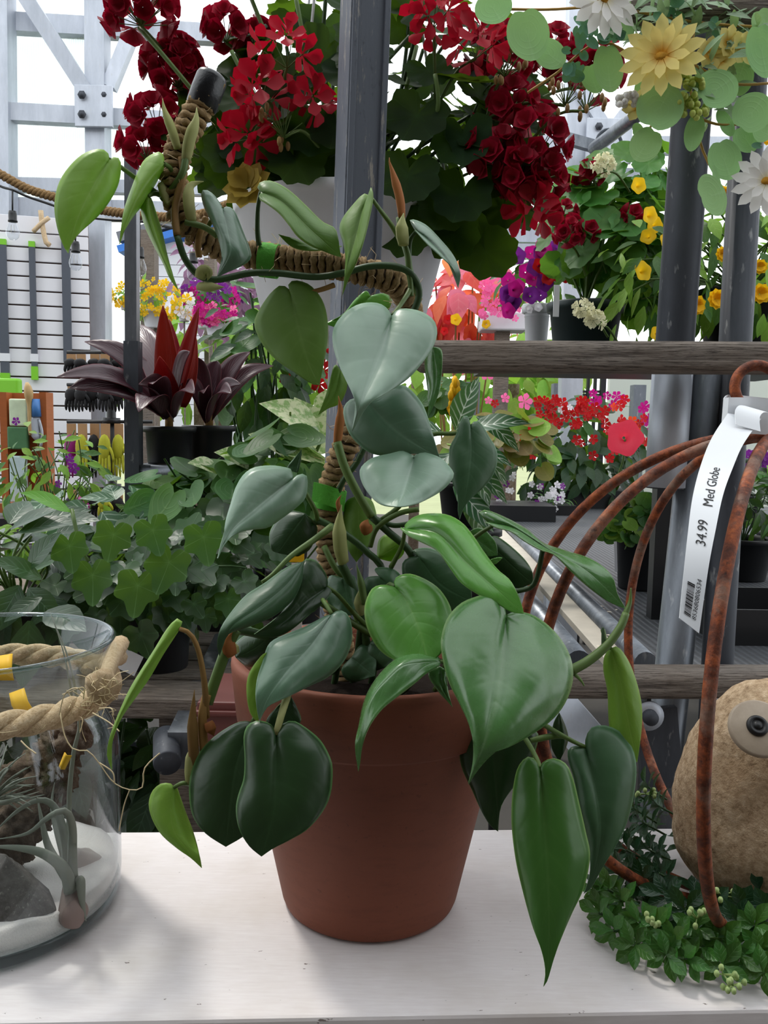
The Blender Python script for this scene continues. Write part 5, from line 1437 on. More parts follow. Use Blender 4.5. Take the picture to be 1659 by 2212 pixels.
mb.v = [p.copy() for p in pts] + [p - V((0, 0, .012)) for p in pts]
for q in ((0, 3, 2, 1), (4, 5, 6, 7), (0, 1, 5, 4), (1, 2, 6, 5), (2, 3, 7, 6), (3, 0, 4, 7)): mb.quad(q, None, False)
part('mesh_top', mb, M_MESH, bench)
def floor_line(name, pa, pb, z, r_, mat, parent):
    a_, b_ = onz(*pa, z), onz(*pb, z)
    return part(name, MB().tube([a_, b_], r_, 16), mat, parent)
floor_line('edge_pipe', (1395, 1432), (1032, 1074), BZ, .017, M_GALV, bench)
floor_line('edge_pipe', (1250, 1432), (1052, 1190), BZ - .012, .02, M_GALV, bench)
a_, b_ = onz(1338, 1432, BZ - .01), onz(1040, 1110, BZ - .01)
part('pale_batten', MB().bar(a_, b_, .045, .012), plain('pale_batten', '#b9b2a6', .8, 0, .2, .2, 20), bench)
for x, y in ((eA.x + .1, 1.2), (2.3, 1.2), (eB.x + .15, 3.1), (2.3, 3.1)):
    part('leg', MB().tube([(x, y, 0), (x, y, BZ - .012)], .02, 12), M_GALV, bench)
mb = MB().bar(at(1210, 1530, 1.06), at(1290, 1625, 1.0), .05, .012, (0, 1, 0))
part('brace_plate', mb, M_FRAME, bench)
def bench_pt(x, y): return onz(x, y, BZ)
# herb in a black pot
hp = bench_pt(1382, 1270)
herb = thing('potted_herb', 'leafy green herb in a black pot on the mesh bench beside the rusted hoops', 'potted plant', hp)
hd_ = hp.y
round_pot(herb, hp, 58 * pxm(hd_), 47 * pxm(hd_), 112 * pxm(hd_), M_BLACK, .012)
rl_g = polar_leaf(round_rf(.018, .15), 1, 18, 2, .15, .05, 3).mesh('round_leaf', M_GRN)
rl_l = polar_leaf(round_rf(.018, .15), 1, 18, 2, .15, .05, 3).mesh('round_leaf', M_LIME)
foliage(herb, [rl_g, rl_g, rl_l], 120, at(1385, 1120, hd_), (70 * pxm(hd_), .06, 55 * pxm(hd_)), (.7, 1.2), .5, -.8, .2)
foliage(herb, [rl_g, rl_l], 34, at(1340, 1150, hd_ - .05), (45 * pxm(hd_), .04, 30 * pxm(hd_)), (.6, 1.0), .4, -.9, .4)
part('white_tag', MB().bar(at(1329, 1170, hd_ - .085), at(1331, 1235, hd_ - .075), .006, .001, (0, 1, 0)), M_WPLAST, herb)
# red impatiens in trays
ip = bench_pt(1250, 1092)
imp = thing('impatiens_tray', 'tray of bright red impatiens with dark leaves in the middle of the mesh bench', 'potted plant', ip)
di = ip.y
part('tray', MB().box(ip + V((0, 0, .04)), (.5, .3, .08)), M_BLACK, imp)
foliage(imp, [sl_d, sl_g, sl_d], 190, ip + V((0, 0, .31)), (.31, .18, .2), (1.6, 2.4), .5, -.9, .2)
foliage(imp, [sl_d], 110, ip + V((.0, -.1, .16)), (.32, .14, .14), (1.4, 2.2), .3, -.8, .2)
fl5 = petal_flower(5, .019, .0145, .25, .66, .05, 5, .12)
f5 = {k: fl5.mesh(k + '_flat_flower', m_) for k, m_ in (('scarlet', M_SCAR), ('magenta', M_MAG), ('pink', M_PNK), ('white', M_WHP), ('orange', M_ORG), ('purple', M_PUR), ('yellow', M_YELP))}
def flats(parent, keys, lst, d, s_=1.0, jit=.03):
    s_ = s_ * max(1.0, d / 1.9)
    for i, (x, y) in enumerate(lst):
        place('flower', f5[keys[i % len(keys)]], parent, frame(at(x, y, d + rnd.uniform(-jit, jit)), V((rnd.uniform(-.4, .4), 0, 1)), V((rnd.uniform(-.5, .5), -1, rnd.uniform(0, .8))), s_ * rnd.uniform(.8, 1.2)))
flats(imp, ['scarlet'], scatter(1160, 1220, 860, 920, 17) + scatter(1230, 1310, 870, 930, 15) + scatter(1100, 1160, 920, 985, 12) + scatter(1240, 1330, 880, 1000, 9) + scatter(1200, 1360, 860, 900, 8) + scatter(1340, 1400, 900, 960, 6), di - .22, .62, .06)
flats(imp, ['magenta'], scatter(1280, 1345, 848, 880, 9) + scatter(1385, 1408, 875, 930, 6), di - .1, .6)
flats(imp, ['orange'], [(1255, 870), (1365, 910), (1375, 925), (1325, 880)], di - .2, .6)
flats(imp, ['white'], [(1212, 885), (1157, 930), (1215, 905), (1230, 880)], di - .26, .4)
cg = bench_pt(1345, 1010)
place('petunia_bloom', trumpet(.055, .8).mesh('petunia_bloom', petalmat('coral_petal', '#d43a4e', .35, .15)), imp, frame(at(1350, 946, 2.9), V((0, 0, 1)), V((-.2, -1, .2)), 1.1), 'large coral bloom')
part('bloom_stalk', MB().tube(cr([at(1350, 950, 2.92), at(1345, 1000, 3.0), at(1320, 1060, 3.2)], 8), .004, 6), M_STEM, imp)
# white lobelia
lp = bench_pt(1180, 1112)
lob = thing('white_lobelia', 'small white lobelia trailing over the mesh bench below the impatiens', 'potted plant', lp)
part('tray', MB().box(lp + V((.02, .05, .02)), (.2, .14, .04)), M_BLACK, lob)
foliage(lob, [ln_g], 60, lp + V((0, .0, .05)), (.12, .08, .05), (.4, .7), .3, -.6, .3)
flats(lob, ['white', 'white', 'purple'], scatter(1140, 1215, 1040, 1115, 34) + scatter(1070, 1110, 1020, 1080, 10), lp.y - .08, .42)
# variegated plant (dark leaves, white veins)
M_ZEB = leafmat('zebra_leaf', '#2c5a38', '#e6efe2', .4, .4, .2, 7, .95, None, 0, .1, curve=.25)
zl = simple_leaf(.13, .065, 9, 2, .2, .3, .45).mesh('striped_leaf', M_ZEB)
zp = V((at(1000, 1120, 1.9).x, 1.9, at(1000, 1135, 1.9).z))
zeb = thing('zebra_plant', 'dark-leaved plant with bold white stripes and yellow plume behind the dangling dark heart leaf', 'potted plant', zp)
round_pot(zeb, zp, .06, .045, .1, M_BLACK, .015)
for (x, y, tx, ty, d) in ((1000, 960, 60, 10, 1.8), (1010, 930, 80, -30, 1.85), (1000, 1000, 70, 40, 1.78), (1010, 990, 40, 60, 1.75), (985, 930, 20, -70, 1.9), (1030, 900, 60, 30, 1.92), (960, 940, -50, -30, 1.85), (975, 980, -60, 40, 1.8), (1020, 960, 90, 70, 1.8), (1000, 1040, 40, 80, 1.75), (980, 1050, 60, 50, 1.74)):
    a_ = at(x, y, d); b_ = at(x + tx, y + ty, d - .03)
    place('leaf', zl, zeb, frame(a_, b_ - a_, V((rnd.uniform(-.2, .2), -.5, .8)), rnd.uniform(.8, 1.1)))
mb = MB()
for k in range(40):
    s_ = k / 39; mb.ball(at(982 + rnd.uniform(-1, 1) * 20 * (1 - s_ * .8), 905 - 82 * s_, 1.98) + V((0, rnd.uniform(-.015, .015), 0)), .009, 6, 5, (.8, .8, 1.5))
part('yellow_plume', mb, M_YELP, zeb)
foliage(zeb, [rl_g], 40, at(965, 860, 2.05), (.06, .06, .05), (.8, 1.3), .3, -1, .2)
zs = thing('plant_stool', 'small black stool holding the striped zebra plant', 'stool', V((zp.x, zp.y, 0)))
part('stool_top', MB().lathe([(0, -.02), (.09, -.02), (.09, 0), (0, 0)], zp, 24), M_BLACK, zs)
for k in range(3):
    part('leg', MB().tube([zp + V((.06 * math.cos(k * 2.1), .06 * math.sin(k * 2.1), -.02)), V((zp.x + .1 * math.cos(k * 2.1), zp.y + .1 * math.sin(k * 2.1), 0))], .009, 8), M_BLACK, zs)
# begonias in front of the far wall
bp_ = V((at(1075, 1000, 3.3).x, 3.3, BZ))
beg = thing('begonia_row', 'bronze and green begonias with pink and red blooms beyond the impatiens', 'potted plant', bp_)
part('tray', MB().box(bp_ + V((.04, 0, .03)), (.34, .25, .06)), M_BLACK, beg)
M_BRZ = leafmat('bronze_leaf', '#6a5a2a', '#8d7a45', .45, .4, .35, 4, .2, None, .06, .3)
rb_l = polar_leaf(round_rf(.032, .15), 1, 18, 2, .15, .05, 3).mesh('round_leaf', M_BRZ); rb_g = polar_leaf(round_rf(.032, .15), 1, 18, 2, .15, .05, 3).mesh('round_leaf', M_LIME)
foliage(beg, [rb_l, rb_g, rb_l], 80, bp_ + V((0, 0, .27)), (.26, .14, .14), (.9, 1.5), .4, -.7, .2)
flats(beg, ['scarlet', 'pink', 'scarlet'], [(1010, 855), (1090, 860), (1070, 872), (1020, 848), (1055, 865)], 3.05, .6)
flats(beg, ['pink'], [(1132, 868), (1050, 805)], 3.0, .9)
# dark plants and trays at the far right
for k, (x, y, w_, lab) in enumerate(((1600, 1250, 80, 'dark feathery plant in a black pot just right of the price tag'), (1690, 1230, 90, 'dark feathery plant in a black pot cut by the right edge of the picture'))):
    b_ = bench_pt(x, y); tt = thing('potted_fern', lab, 'potted plant', b_)
    round_pot(tt, b_, .07, .055, .1, M_BLACK, .012)
    foliage(tt, [ln_g, sl_d, sl_d], 130, b_ + V((0, 0, .17)), (.11, .1, .11), (.5, .9), .4, -.8, .3)
    stems_to(tt, b_ + V((0, 0, .09)), b_ + V((0, 0, .17)), (.09, .08, .1), 14, M_STEM_D, .0015)
lb = bench_pt(1600, 1120); lt = thing('potted_lettuce', 'light green leafy plant at the back of the bench beside the globe ring', 'potted plant', lb)
round_pot(lt, lb, .08, .06, .1, M_BLACK, .012)
foliage(lt, [ger_g[0], rb_g], 70, lb + V((.03, 0, .17)), (.2, .1, .07), (.8, 1.2), .4, -.7, .2)
flats(lt, ['purple'], scatter(1610, 1659, 980, 1010, 12), lb.y - .12, .8)
tb = bench_pt(1640, 1370)
tray = thing('seed_tray', 'empty black plastic seed tray on the mesh bench at the right edge', 'tray', tb)
mb = MB(); c_ = tb + V((.06, .02, .0))
for (a_, b_, cc) in (((-.16, -.1), (.16, -.1), 0), ((.16, -.1), (.16, .1), 0), ((.16, .1), (-.16, .1), 0), ((-.16, .1), (-.16, -.1), 0)):
    mb.bar(c_ + V((a_[0], a_[1], .03)), c_ + V((b_[0], b_[1], .03)), .004, .06)
mb.box(c_ + V((0, 0, .003)), (.32, .2, .006))
part('tray_body', mb, M_BLACK, tray)
single('leaf_litter', (lambda m: ([merge(m, simple_leaf(.02, .012, 4, 1), frame(bench_pt(rnd.uniform(1290, 1420), rnd.uniform(1300, 1420)) + V((0, 0, .003)), rdir(0, .1), V((0, 0, 1)), rnd.uniform(.3, .8))) for _ in range(12)], m)[1])(MB()), plain('dry_petals', '#c9bfae', .8), 'dry fallen petals scattered on the mesh bench', 'litter', kind='stuff')

# ================================================================== coleus and baskets seen behind the post (middle right)
M_COR = leafmat('coral_leaf', '#d9664f', '#f0a080', .5, .3, .5, 4, .25, None, .08, .25, tcol='#f07a55')
M_CORP = leafmat('pink_leaf', '#dd7c8c', '#f6c0c0', .5, .3, .5, 4, .25, None, .06, .2, tcol='#f58a9a')
cl_ = [simple_leaf(.15, .10, 7, 1, .2, .4, .4).mesh('coleus_leaf', m_) for m_ in (M_COR, M_CORP, M_COR)]
cb = V((at(1005, 740, 4.0).x, 4.0, .0))
col_ = thing('coleus_shrub', 'coral and pink leaved shrub glowing behind the white hanging pot', 'plant', cb)
round_pot(col_, cb, .2, .16, .5, M_BLACK, .04)
foliage(col_, cl_, 120, at(1010, 650, 4.0), (.27, .2, .25), (.6, 1.05), .4, -1, .5)
stems_to(col_, cb + V((0, 0, .45)), at(1010, 650, 4.0), (.2, .16, .2), 14, M_STEM_B, .004)
blooms(col_, ['yellow', 'scarlet'], [(985, 690), (968, 690), (1050, 700), (960, 715)], 3.7, 1.1)
pb = V((at(1085, 712, 3.75).x, 3.75, at(1085, 712, 3.75).z))
pk = thing('pink_flower_box', 'pink flowers in a long white planter box behind the purple petunias', 'potted plant', pb)
part('planter_box', MB().box(pb + V((0, 0, .03)), (.2, .14, .08)), M_WPLAST, pk, bevel=.008)
part('planter_stand', MB().box((pb.x, pb.y, pb.z / 2), (.06, .06, pb.z)), M_BENCH, pk)
foliage(pk, [sl_g], 30, at(1080, 660, 3.75), (.11, .07, .06), (.7, 1.1), .4, -.8, .3)
flats(pk, ['pink'], scatter(1040, 1120, 595, 690, 44), 3.6, .55, .06)
# ================================================================== greenhouse frame
t = NT('polycarbonate'); w_ = t.n('TexWave'); w_.inputs['Scale'].default_value = 30; w_.bands_direction = 'X'; t.l(t.obj(), w_.inputs[0])
tr = t.n('BsdfTranslucent'); tr.inputs[0].default_value = (.86, .93, .91, 1)
tp_ = t.n('BsdfTransparent'); t.l(t.mix(w_.outputs['Fac'], (.74, .79, .78, 1), (.9, .93, .92, 1)), tp_.inputs[0])
mx = t.n('MixShader'); mx.inputs[0].default_value = .75; t.l(tr.outputs[0], mx.inputs[1]); t.l(tp_.outputs[0], mx.inputs[2])
gl = t.n('BsdfGlossy'); gl.inputs['Roughness'].default_value = .2; m2_ = t.n('MixShader'); m2_.inputs[0].default_value = .05
t.l(mx.outputs[0], m2_.inputs[1]); t.l(gl.outputs[0], m2_.inputs[2])
M_POLY = t.done(m2_.outputs[0])
def wd(x): return 4.02 + (x / 190.0) * .09           # the left end wall stands slightly askew
wl = bpy.data.objects.new('wall_left', None); wl['kind'] = 'structure'; wl['label'] = 'greenhouse end wall of galvanized columns, beams and clear panels'; wl.location = (at(200, 900, 4.1).x, 4.1, 0); link(wl)
def fbar(x0, y0, x1, y1, wpx, dep, name, d0=None, off=0.0, mat=None, parent=None):
    d_a = (d0 or wd(x0)) + off; d_b = (d0 or wd(x1)) + off
    return part(name, MB().bar(at(x0, y0, d_a), at(x1, y1, d_b), dep, wpx * pxm((d_a + d_b) / 2), _vperp(x0, y0, x1, y1)), mat or M_FRAME, parent or wl)
def _vperp(x0, y0, x1, y1):
    d_ = V((x1 - x0, 0, -(y1 - y0))).normalized()
    return V((-d_.z, 0, d_.x))
# columns to the floor
for (xa, w_) in ((210, 40), (12, 24)):
    a_ = at(xa, -80, wd(xa)); b_ = V((at(xa, 900, wd(xa)).x, a_.y, 0))
    part('column', MB().bar(b_, a_, .1, w_ * pxm(a_.y), (1, 0, 0)), M_FRAME, wl)
fbar(-60, 46, 470, 76, 36, .06, 'beam', off=.06)
fbar(-60, 240, 470, 268, 34, .06, 'beam', off=.0)
fbar(-60, 398, 470, 410, 26, .06, 'beam', off=.08)
fbar(-60, 448, 470, 462, 40, .06, 'beam', off=.08)
fbar(40, -30, 188, 200, 30, .05, 'brace', off=-.03)
fbar(330, -40, 236, 190, 28, .05, 'brace', off=-.03)
gp_ = part('gusset_plate', MB().box(at(203, 230, wd(203) - .075), (77 * pxm(4.1), .02, 82 * pxm(4.1))), M_FRAME, wl, bevel=.003)
for (x, y) in ((177, 205), (226, 206), (177, 247), (226, 249)):
    part('bolt', MB().lathe([(0, .016), (.012, .014), (.014, .004), (.02, .003), (.02, 0)], at(x, y, wd(x) - .085), 6, Matrix.Rotation(PI / 2, 3, 'X')), M_GALV_D, gp_)
for (x0_, x1_, y0_, y1_) in ((24, 190, 65, 225), (24, 190, 262, 452), (232, 300, 270, 400)):
    p0, p1 = at(x0_, y1_, wd(x0_) + .1), at(x1_, y0_, wd(x1_) + .1)
    part('clear_panel', MB().box((p0 + p1) / 2, (p1.x - p0.x, .008, p1.z - p0.z)), M_POLY, wl)
wr = bpy.data.objects.new('wall_right', None); wr['kind'] = 'structure'; wr['label'] = 'greenhouse frame of galvanized columns and gusset plates at the right back'; wr.location = (at(1250, 900, 4.4).x, 4.4, 0); link(wr)
a_ = at(1252, -80, 4.4); part('column', MB().bar(V((at(1240, 900, 4.4).x, 4.4, 0)), a_, .09, 45 * pxm(4.4), (1, 0, 0)), M_FRAME, wr)
fbar(1040, 312, 1700, 318, 34, .05, 'beam', 4.45, 0, None, wr)
fbar(1040, 372, 1480, 380, 22, .05, 'beam', 4.45, .1, None, wr)
fbar(1030, 505, 1300, 510, 34, .05, 'beam', 4.6, .1, None, wr)
fbar(1030, 540, 1300, 545, 26, .05, 'beam', 4.6, .05, None, wr)
fbar(1200, 110, 1300, 265, 24, .04, 'brace', 4.35, 0, None, wr)
fbar(1420, 150, 1330, 270, 24, .04, 'brace', 4.35, 0, None, wr)
gq = part('gusset_plate', MB().box(at(1315, 305, 4.32), (95 * pxm(4.32), .02, 90 * pxm(4.32))), M_FRAME, wr, bevel=.003)
part('bolt', MB().lathe([(0, .016), (.012, .014), (.014, .004), (.02, .003), (.02, 0)], at(1294, 273, 4.3), 6, Matrix.Rotation(PI / 2, 3, 'X')), M_GALV_D, gq)
fbar(1225, 300, 1290, 318, 22, .04, 'pipe_stub', 4.2, 0, M_GALV, wr)
part('pipe_brace', MB().tube([at(1282, 322, 4.1), at(1420, 215, 3.6)], .03, 14), M_GALV, wr)
loop = [at(1315 + 27 * math.cos(k / 20 * 2 * PI), 312 + 32 * math.sin(k / 20 * 2 * PI), 4.1) for k in range(20)]
single('rope_loop', MB().tube(loop, .008, 8, False, True), plain('dark_cord', '#3a4048', .8), 'dark cord looped around the frame pipe at upper right', 'rope')
tr1 = struct('trim_1', MB().tube([(-1.9, 1.33, 2.47), (2.2, 1.33, 2.47)], .02, 12), M_GALV, 'overhead pipe that the hanging pot hooks onto')
struct('trim_2', MB().box((-1.9, 1.33, 1.235), (.05, .05, 2.47)), M_GALV, 'steel upright carrying the overhead pipe at left')
struct('trim_3', MB().box((2.2, 1.33, 1.235), (.05, .05, 2.47)), M_GALV, 'steel upright carrying the overhead pipe at right')

# far right: pale wall, black ladder stand, grey posts below the rail
struct('wall_far', MB().box((at(1420, 850, 5.2).x + .5, 5.2, .85), (1.6, .05, 1.7)), plain('pale_panel_wall', '#c9cfc4', .7, 0, .3, .06, 2), 'pale panel wall far behind the bench')
ld = thing('black_ladder_stand', 'black ladder-like metal stand against the pale wall beneath the upper rail', 'stand', V((at(1278, 900, 4.8).x, 4.8, 0)))
for x in (1250, 1272, 1287, 1304):
    p = at(x, 790, 4.8); w_ = .03 if x in (1250, 1304) else .014
    part('upright', MB().box((p.x, 4.8, p.z / 2), (w_, .03, p.z)), M_BLACK, ld)
for y in (846, 853, 800):
    part('rung', MB().bar(at(1247, y, 4.8), at(1307, y, 4.8), .02, .014), M_BLACK, ld)
for x, w_ in ((1215, 32), (1020, 38), (1385, 26)):
    p = at(x, 700, 4.9)
    single('grey_post', MB().box((p.x, 4.9, .75), (w_ * pxm(4.9), .08, 1.5)), m_galv('post_grey_%d' % x, '#7b8088', '#666b73', .6, .2), {1215: 'plain grey post left of the black ladder stand', 1020: 'grey post pair under the rail behind the yellow plume', 1385: 'grey post right of the black ladder stand'}[x], 'post')
# ================================================================== slat wall on the left
sw = bpy.data.objects.new('wall_slat', None); sw['kind'] = 'structure'; sw['label'] = 'white slatted display wall with dark grooves at the left'; sw.location = (at(90, 900, 3.9).x, 3.9, 0); link(sw)
M_SLAT = plain('white_slat', '#e4e3e8', .5, 0, .3, .03, 20); M_GROOVE = plain('slat_groove', '#5a4034', .8)
def sd_(x): return 3.86 + x / 190 * .09
p0, p1 = at(-60, 470, sd_(-60)), at(189, 470, sd_(189))
ztop = at(90, 468, 3.9).z
dirx = (p1 - p0); dirx.z = 0; Lw = dirx.length; dirx.normalize(); nx = V((dirx.y, -dirx.x, 0))
SM = Matrix((dirx, -nx, V((0, 0, 1)))).transposed()
cen = (p0 + p1) / 2
def swbox(u, w, z, h, dep, off, name, mat, parent=None, **kw):
    c = V((cen.x, cen.y, 0)) + dirx * u + nx * off + V((0, 0, z))
    return part(name, MB().box(c, (w, dep, h), SM), mat, parent or sw, **kw)
swbox(0, Lw, ztop / 2, ztop, .012, -.03, 'backing', M_GROOVE)
pitch = 30 * pxm(3.9); z = ztop
swbox(0, Lw, ztop - .035, .07, .016, -.012, 'slat', M_SLAT, bevel=.002); z = ztop - .075
while z > .1:
    swbox(0, Lw, z - pitch / 2 + .003, pitch - .007, .016, -.012, 'slat', M_SLAT, bevel=.002); z -= pitch
def u_of(x): return (at(x, 700, sd_(x)) - V((cen.x, cen.y, 0))).dot(dirx)
M_STD = plain('grey_standard', '#535862', .5, .2, .4, .08)
M_LGRN = plain('lime_plastic', '#7ac02e', .5, 0, .4, .05)
for (x, w_, y0, y1, lab) in ((10, 17, 528, 830, 'grey wall strip with lime cap, the leftmost of three on the slat wall'), (74, 12, 530, 815, 'narrow grey wall strip with lime cap, middle of three on the slat wall'), (146, 17, 500, 780, 'grey wall strip nearest the steel column on the slat wall')):
    za, zb = at(x, y0, 3.85).z, at(x, y1, 3.85).z
    st_ = thing('wall_strip', lab, 'rail', V((cen.x, cen.y, 0)) + dirx * u_of(x) + nx * .02 + V((0, 0, zb)))
    swbox(u_of(x), w_ * pxm(3.85), (za + zb) / 2, za - zb, .02, .012, 'strip', M_STD, st_)
    if x < 100:
        swbox(u_of(x), w_ * 1.05 * pxm(3.85), za + .01, .025, .022, .012, 'lime_cap', M_LGRN, st_)
        swbox(u_of(x), w_ * 1.1 * pxm(3.85), zb + .02, .06, .024, .013, 'lime_foot', M_LGRN, st_)
        swbox(u_of(x), w_ * 1.3 * pxm(3.85), at(x, 772, 3.85).z, .035, .024, .013, 'tape_label', M_WPLAST, st_)
single('raffia_bow', MB().tube(cr([at(88, 455, 3.87), at(92, 490, 3.87), at(100, 525, 3.87), at(107, 530, 3.87)], 8), .012, 6).tube(cr([at(72, 500, 3.87), at(90, 482, 3.86), at(106, 470, 3.87)], 8), .01, 6), M_SISAL, 'straw bow hung at the top of the slat wall', 'ornament')
# ================================================================== rope and string of bulbs
rp = cr([at(*p) for p in ((-60, 345, 2.5), (0, 376, 2.5), (60, 408, 2.5), (118, 426, 2.5), (200, 450, 2.5), (270, 461, 2.48), (340, 468, 2.45), (420, 466, 2.4), (500, 440, 2.35))], 120)
tr_rope = thing('swag_rope', 'thick brown twisted rope swagged across the left behind the vine', 'rope', rp[0])
twisted(rp, .0066, 22, .0075, False, 'strand', tr_rope, M_HEMP)
sc_ = thing('light_string_cord', 'black cord of a bulb string hanging beside the thick rope', 'cord', at(0, 405, 2.48))
part('cord', MB().tube(cr([at(*p) for p in ((-60, 370, 2.48), (0, 402, 2.48), (27, 410, 2.47), (60, 425, 2.48), (118, 445, 2.48), (163, 465, 2.47), (240, 475, 2.46), (302, 478, 2.45), (400, 500, 2.42), (430, 510, 2.4))], 60), .0035, 6), M_BLACK, sc_)
M_BULB = m_glass('bulb_glass', (.9, .92, .94), .03)
for (x, yt, yb, d, lab) in ((27, 408, 518, 2.47, 'clear string-light bulb nearest the left edge'), (163, 464, 584, 2.47, 'clear string-light bulb hanging just right of the big yellow-green leaf'), (302, 480, 596, 2.45, 'clear string-light bulb beside the thin steel post'), (418, 545, 606, 2.42, 'clear string-light bulb under the bent rope pole')):
    b = thing('light_bulb', lab, 'light bulb', at(x, yb, d), 'bulbs of the light string')
    s0 = yb - 62
    part('drop_wire', MB().tube([at(x, min(yt, s0), d), at(x, s0 + 4, d)], .0025, 6), M_BLACK, b)
    part('socket', MB().lathe([(0, 0), (.010, 0), (.0115, -.008), (.0115, -.024), (.013, -.026), (.013, -.03), (0, -.03)], at(x, s0, d), 14), M_BLACK, b)
    zb = at(x, s0 + 22, d)
    part('bulb', MB().lathe([(.008, 0), (.012, -.008), (.0175, -.024), (.0185, -.032), (.016, -.044), (.009, -.051), (0, -.053)], zb, 18), M_BULB, b)
    part('filament', MB().tube([zb + V((-.004, 0, -.01)), zb + V((-.005, 0, -.032)), zb + V((.005, 0, -.032)), zb + V((.004, 0, -.01))], .0008, 4), plain('filament', '#cfc9bd', .4), b)
# ================================================================== tiered stand with cordylines
SD = 1.56
stn = thing('plant_stand', 'grey square-tube plant stand carrying the red cordylines at left', 'plant stand', V((at(285, 1000, SD).x, SD, 0)))
a_, b_ = at(285, 318, SD), at(286, 744, SD)
part('upper_post', MB().bar(b_, a_, .022, 25 * pxm(SD), (1, 0, 0)), M_GALV, stn)
c_ = V((at(285, 1000, SD).x, SD, 0))
part('lower_post', MB().bar(c_, at(287, 738, SD), .028, 31 * pxm(SD), (1, 0, 0)), M_GALV_D, stn)
STZ = at(370, 1002, SD + .06).z
xr = at(560, 1000, SD).x
part('front_bar', MB().tube([V((c_.x, SD, STZ - .012)), V((xr, SD, STZ - .012))], .0125, 14), M_GALV, stn)
part('rear_bar', MB().tube([V((c_.x, SD + .25, STZ - .012)), V((xr, SD + .25, STZ - .012))], .0125, 14), M_GALV, stn)
part('lower_bar', MB().tube([V((c_.x, SD, STZ - .055)), V((xr, SD, STZ - .055))], .011, 14), M_GALV, stn)
for x in (c_.x + .02, c_.x + .13, c_.x + .24, xr):
    part('slat', MB().box((x, SD + .125, STZ - .003), (.03, .27, .006)), M_GALV_D, stn)
for (x, y) in ((xr, SD), (xr, SD + .25), (c_.x, SD + .25)):
    part('leg', MB().tube([(x, y, 0), (x, y, STZ - .012)], .0125, 10), M_GALV_D, stn)
M_BURG = leafmat('burgundy_leaf', '#4a2a33', '#7d4a50', .32, .6, .12, 10, .12, '#8a2a35', .02, .15, tcol='#7a1f22', curve=.5)
M_CRIM = leafmat('crimson_leaf', '#7a1c19', '#a83a2c', .4, .4, .35, 10, .15, '#d05040', .02, .15, tcol='#c8281a', curve=.5)
def strap_leaf(parent, a_, b_, wpx, mat, arch=.02, fold=.3, nn=None, name='leaf'):
    """long pointed leaf from pixel a_ to pixel b_ (x, y, distance)"""
    A, B = at(*a_), at(*b_); d_ = B - A; L = d_.length; n0 = V(nn) if nn else V((0, -.85, .5))
    w = wpx * pxm(a_[2]); y_ = d_.normalized(); x_ = y_.cross(n0).normalized(); z_ = x_.cross(y_)
    rows = []
    for i in range(13):
        s = i / 12; ww = w / 2 * (max(.0, math.sin(PI * min(1, s ** .8 * .93 + .07))) ** .8 if s < 1 else 0) + .0008
        c = A.lerp(B, s) + V((0, 0, arch * math.sin(PI * s)))
        rows.append([c + x_ * (t_ * ww) + z_ * (abs(t_) * ww * fold) for t_ in (-1, -.5, 0, .5, 1)])
    return part(name, MB().grid(rows), mat, parent, solid=.0007)
for k, (px_, dd, lab, lv) in enumerate(((366, 1.63, 'red and burgundy cordyline in a black pot on the grey stand, nearer the thin post',
        (((368, 900, 1.62), (352, 660, 1.6), 50, 1), ((372, 880, 1.62), (430, 664, 1.58), 36, 1), ((385, 870, 1.64), (366, 690, 1.66), 40, 1), ((395, 880, 1.62), (422, 722, 1.64), 40, 1), ((360, 900, 1.62), (150, 838, 1.45), 84, 0), ((350, 880, 1.62), (122, 815, 1.42), 50, 0), ((360, 870, 1.64), (183, 738, 1.66), 46, 0), ((365, 880, 1.6), (290, 700, 1.75), 60, 0), ((350, 900, 1.58), (300, 890, 1.44), 60, 0), ((370, 895, 1.6), (345, 770, 1.55), 55, 1), ((380, 900, 1.6), (420, 850, 1.42), 44, 0), ((375, 905, 1.6), (300, 830, 1.5), 50, 0), ((375, 890, 1.62), (410, 760, 1.5), 44, 0), ((360, 905, 1.6), (330, 830, 1.45), 46, 0))),
       (452, 1.70, 'burgundy cordyline in the second black pot on the grey stand, farther right',
        (((450, 910, 1.7), (540, 760, 1.72), 46, 0), ((450, 905, 1.7), (590, 790, 1.75), 44, 0), ((445, 905, 1.7), (420, 770, 1.66), 40, 0), ((452, 910, 1.68), (500, 850, 1.5), 40, 0), ((448, 905, 1.7), (470, 780, 1.7), 42, 0), ((445, 910, 1.7), (390, 830, 1.6), 40, 0), ((450, 910, 1.7), (520, 830, 1.6), 36, 0), ((447, 910, 1.7), (440, 850, 1.55), 30, 0))))):
    p = at(px_, 1000, dd); b_ = V((p.x, dd, STZ))
    cd_ = thing('potted_cordyline', lab, 'potted plant', b_)
    round_pot(cd_, b_, 54 * pxm(dd), 46 * pxm(dd), 80 * pxm(dd), M_BLACK, .012)
    for a_, q_, w_, red in lv:
        strap_leaf(cd_, a_, q_, w_, M_CRIM if red else M_BURG, .03 if not red else .0, .25)
    part('stem', MB().tube([b_ + V((0, 0, 70 * pxm(dd))), b_ + V((0, 0, 150 * pxm(dd)))], .008, 8), M_STEM_B, cd_)
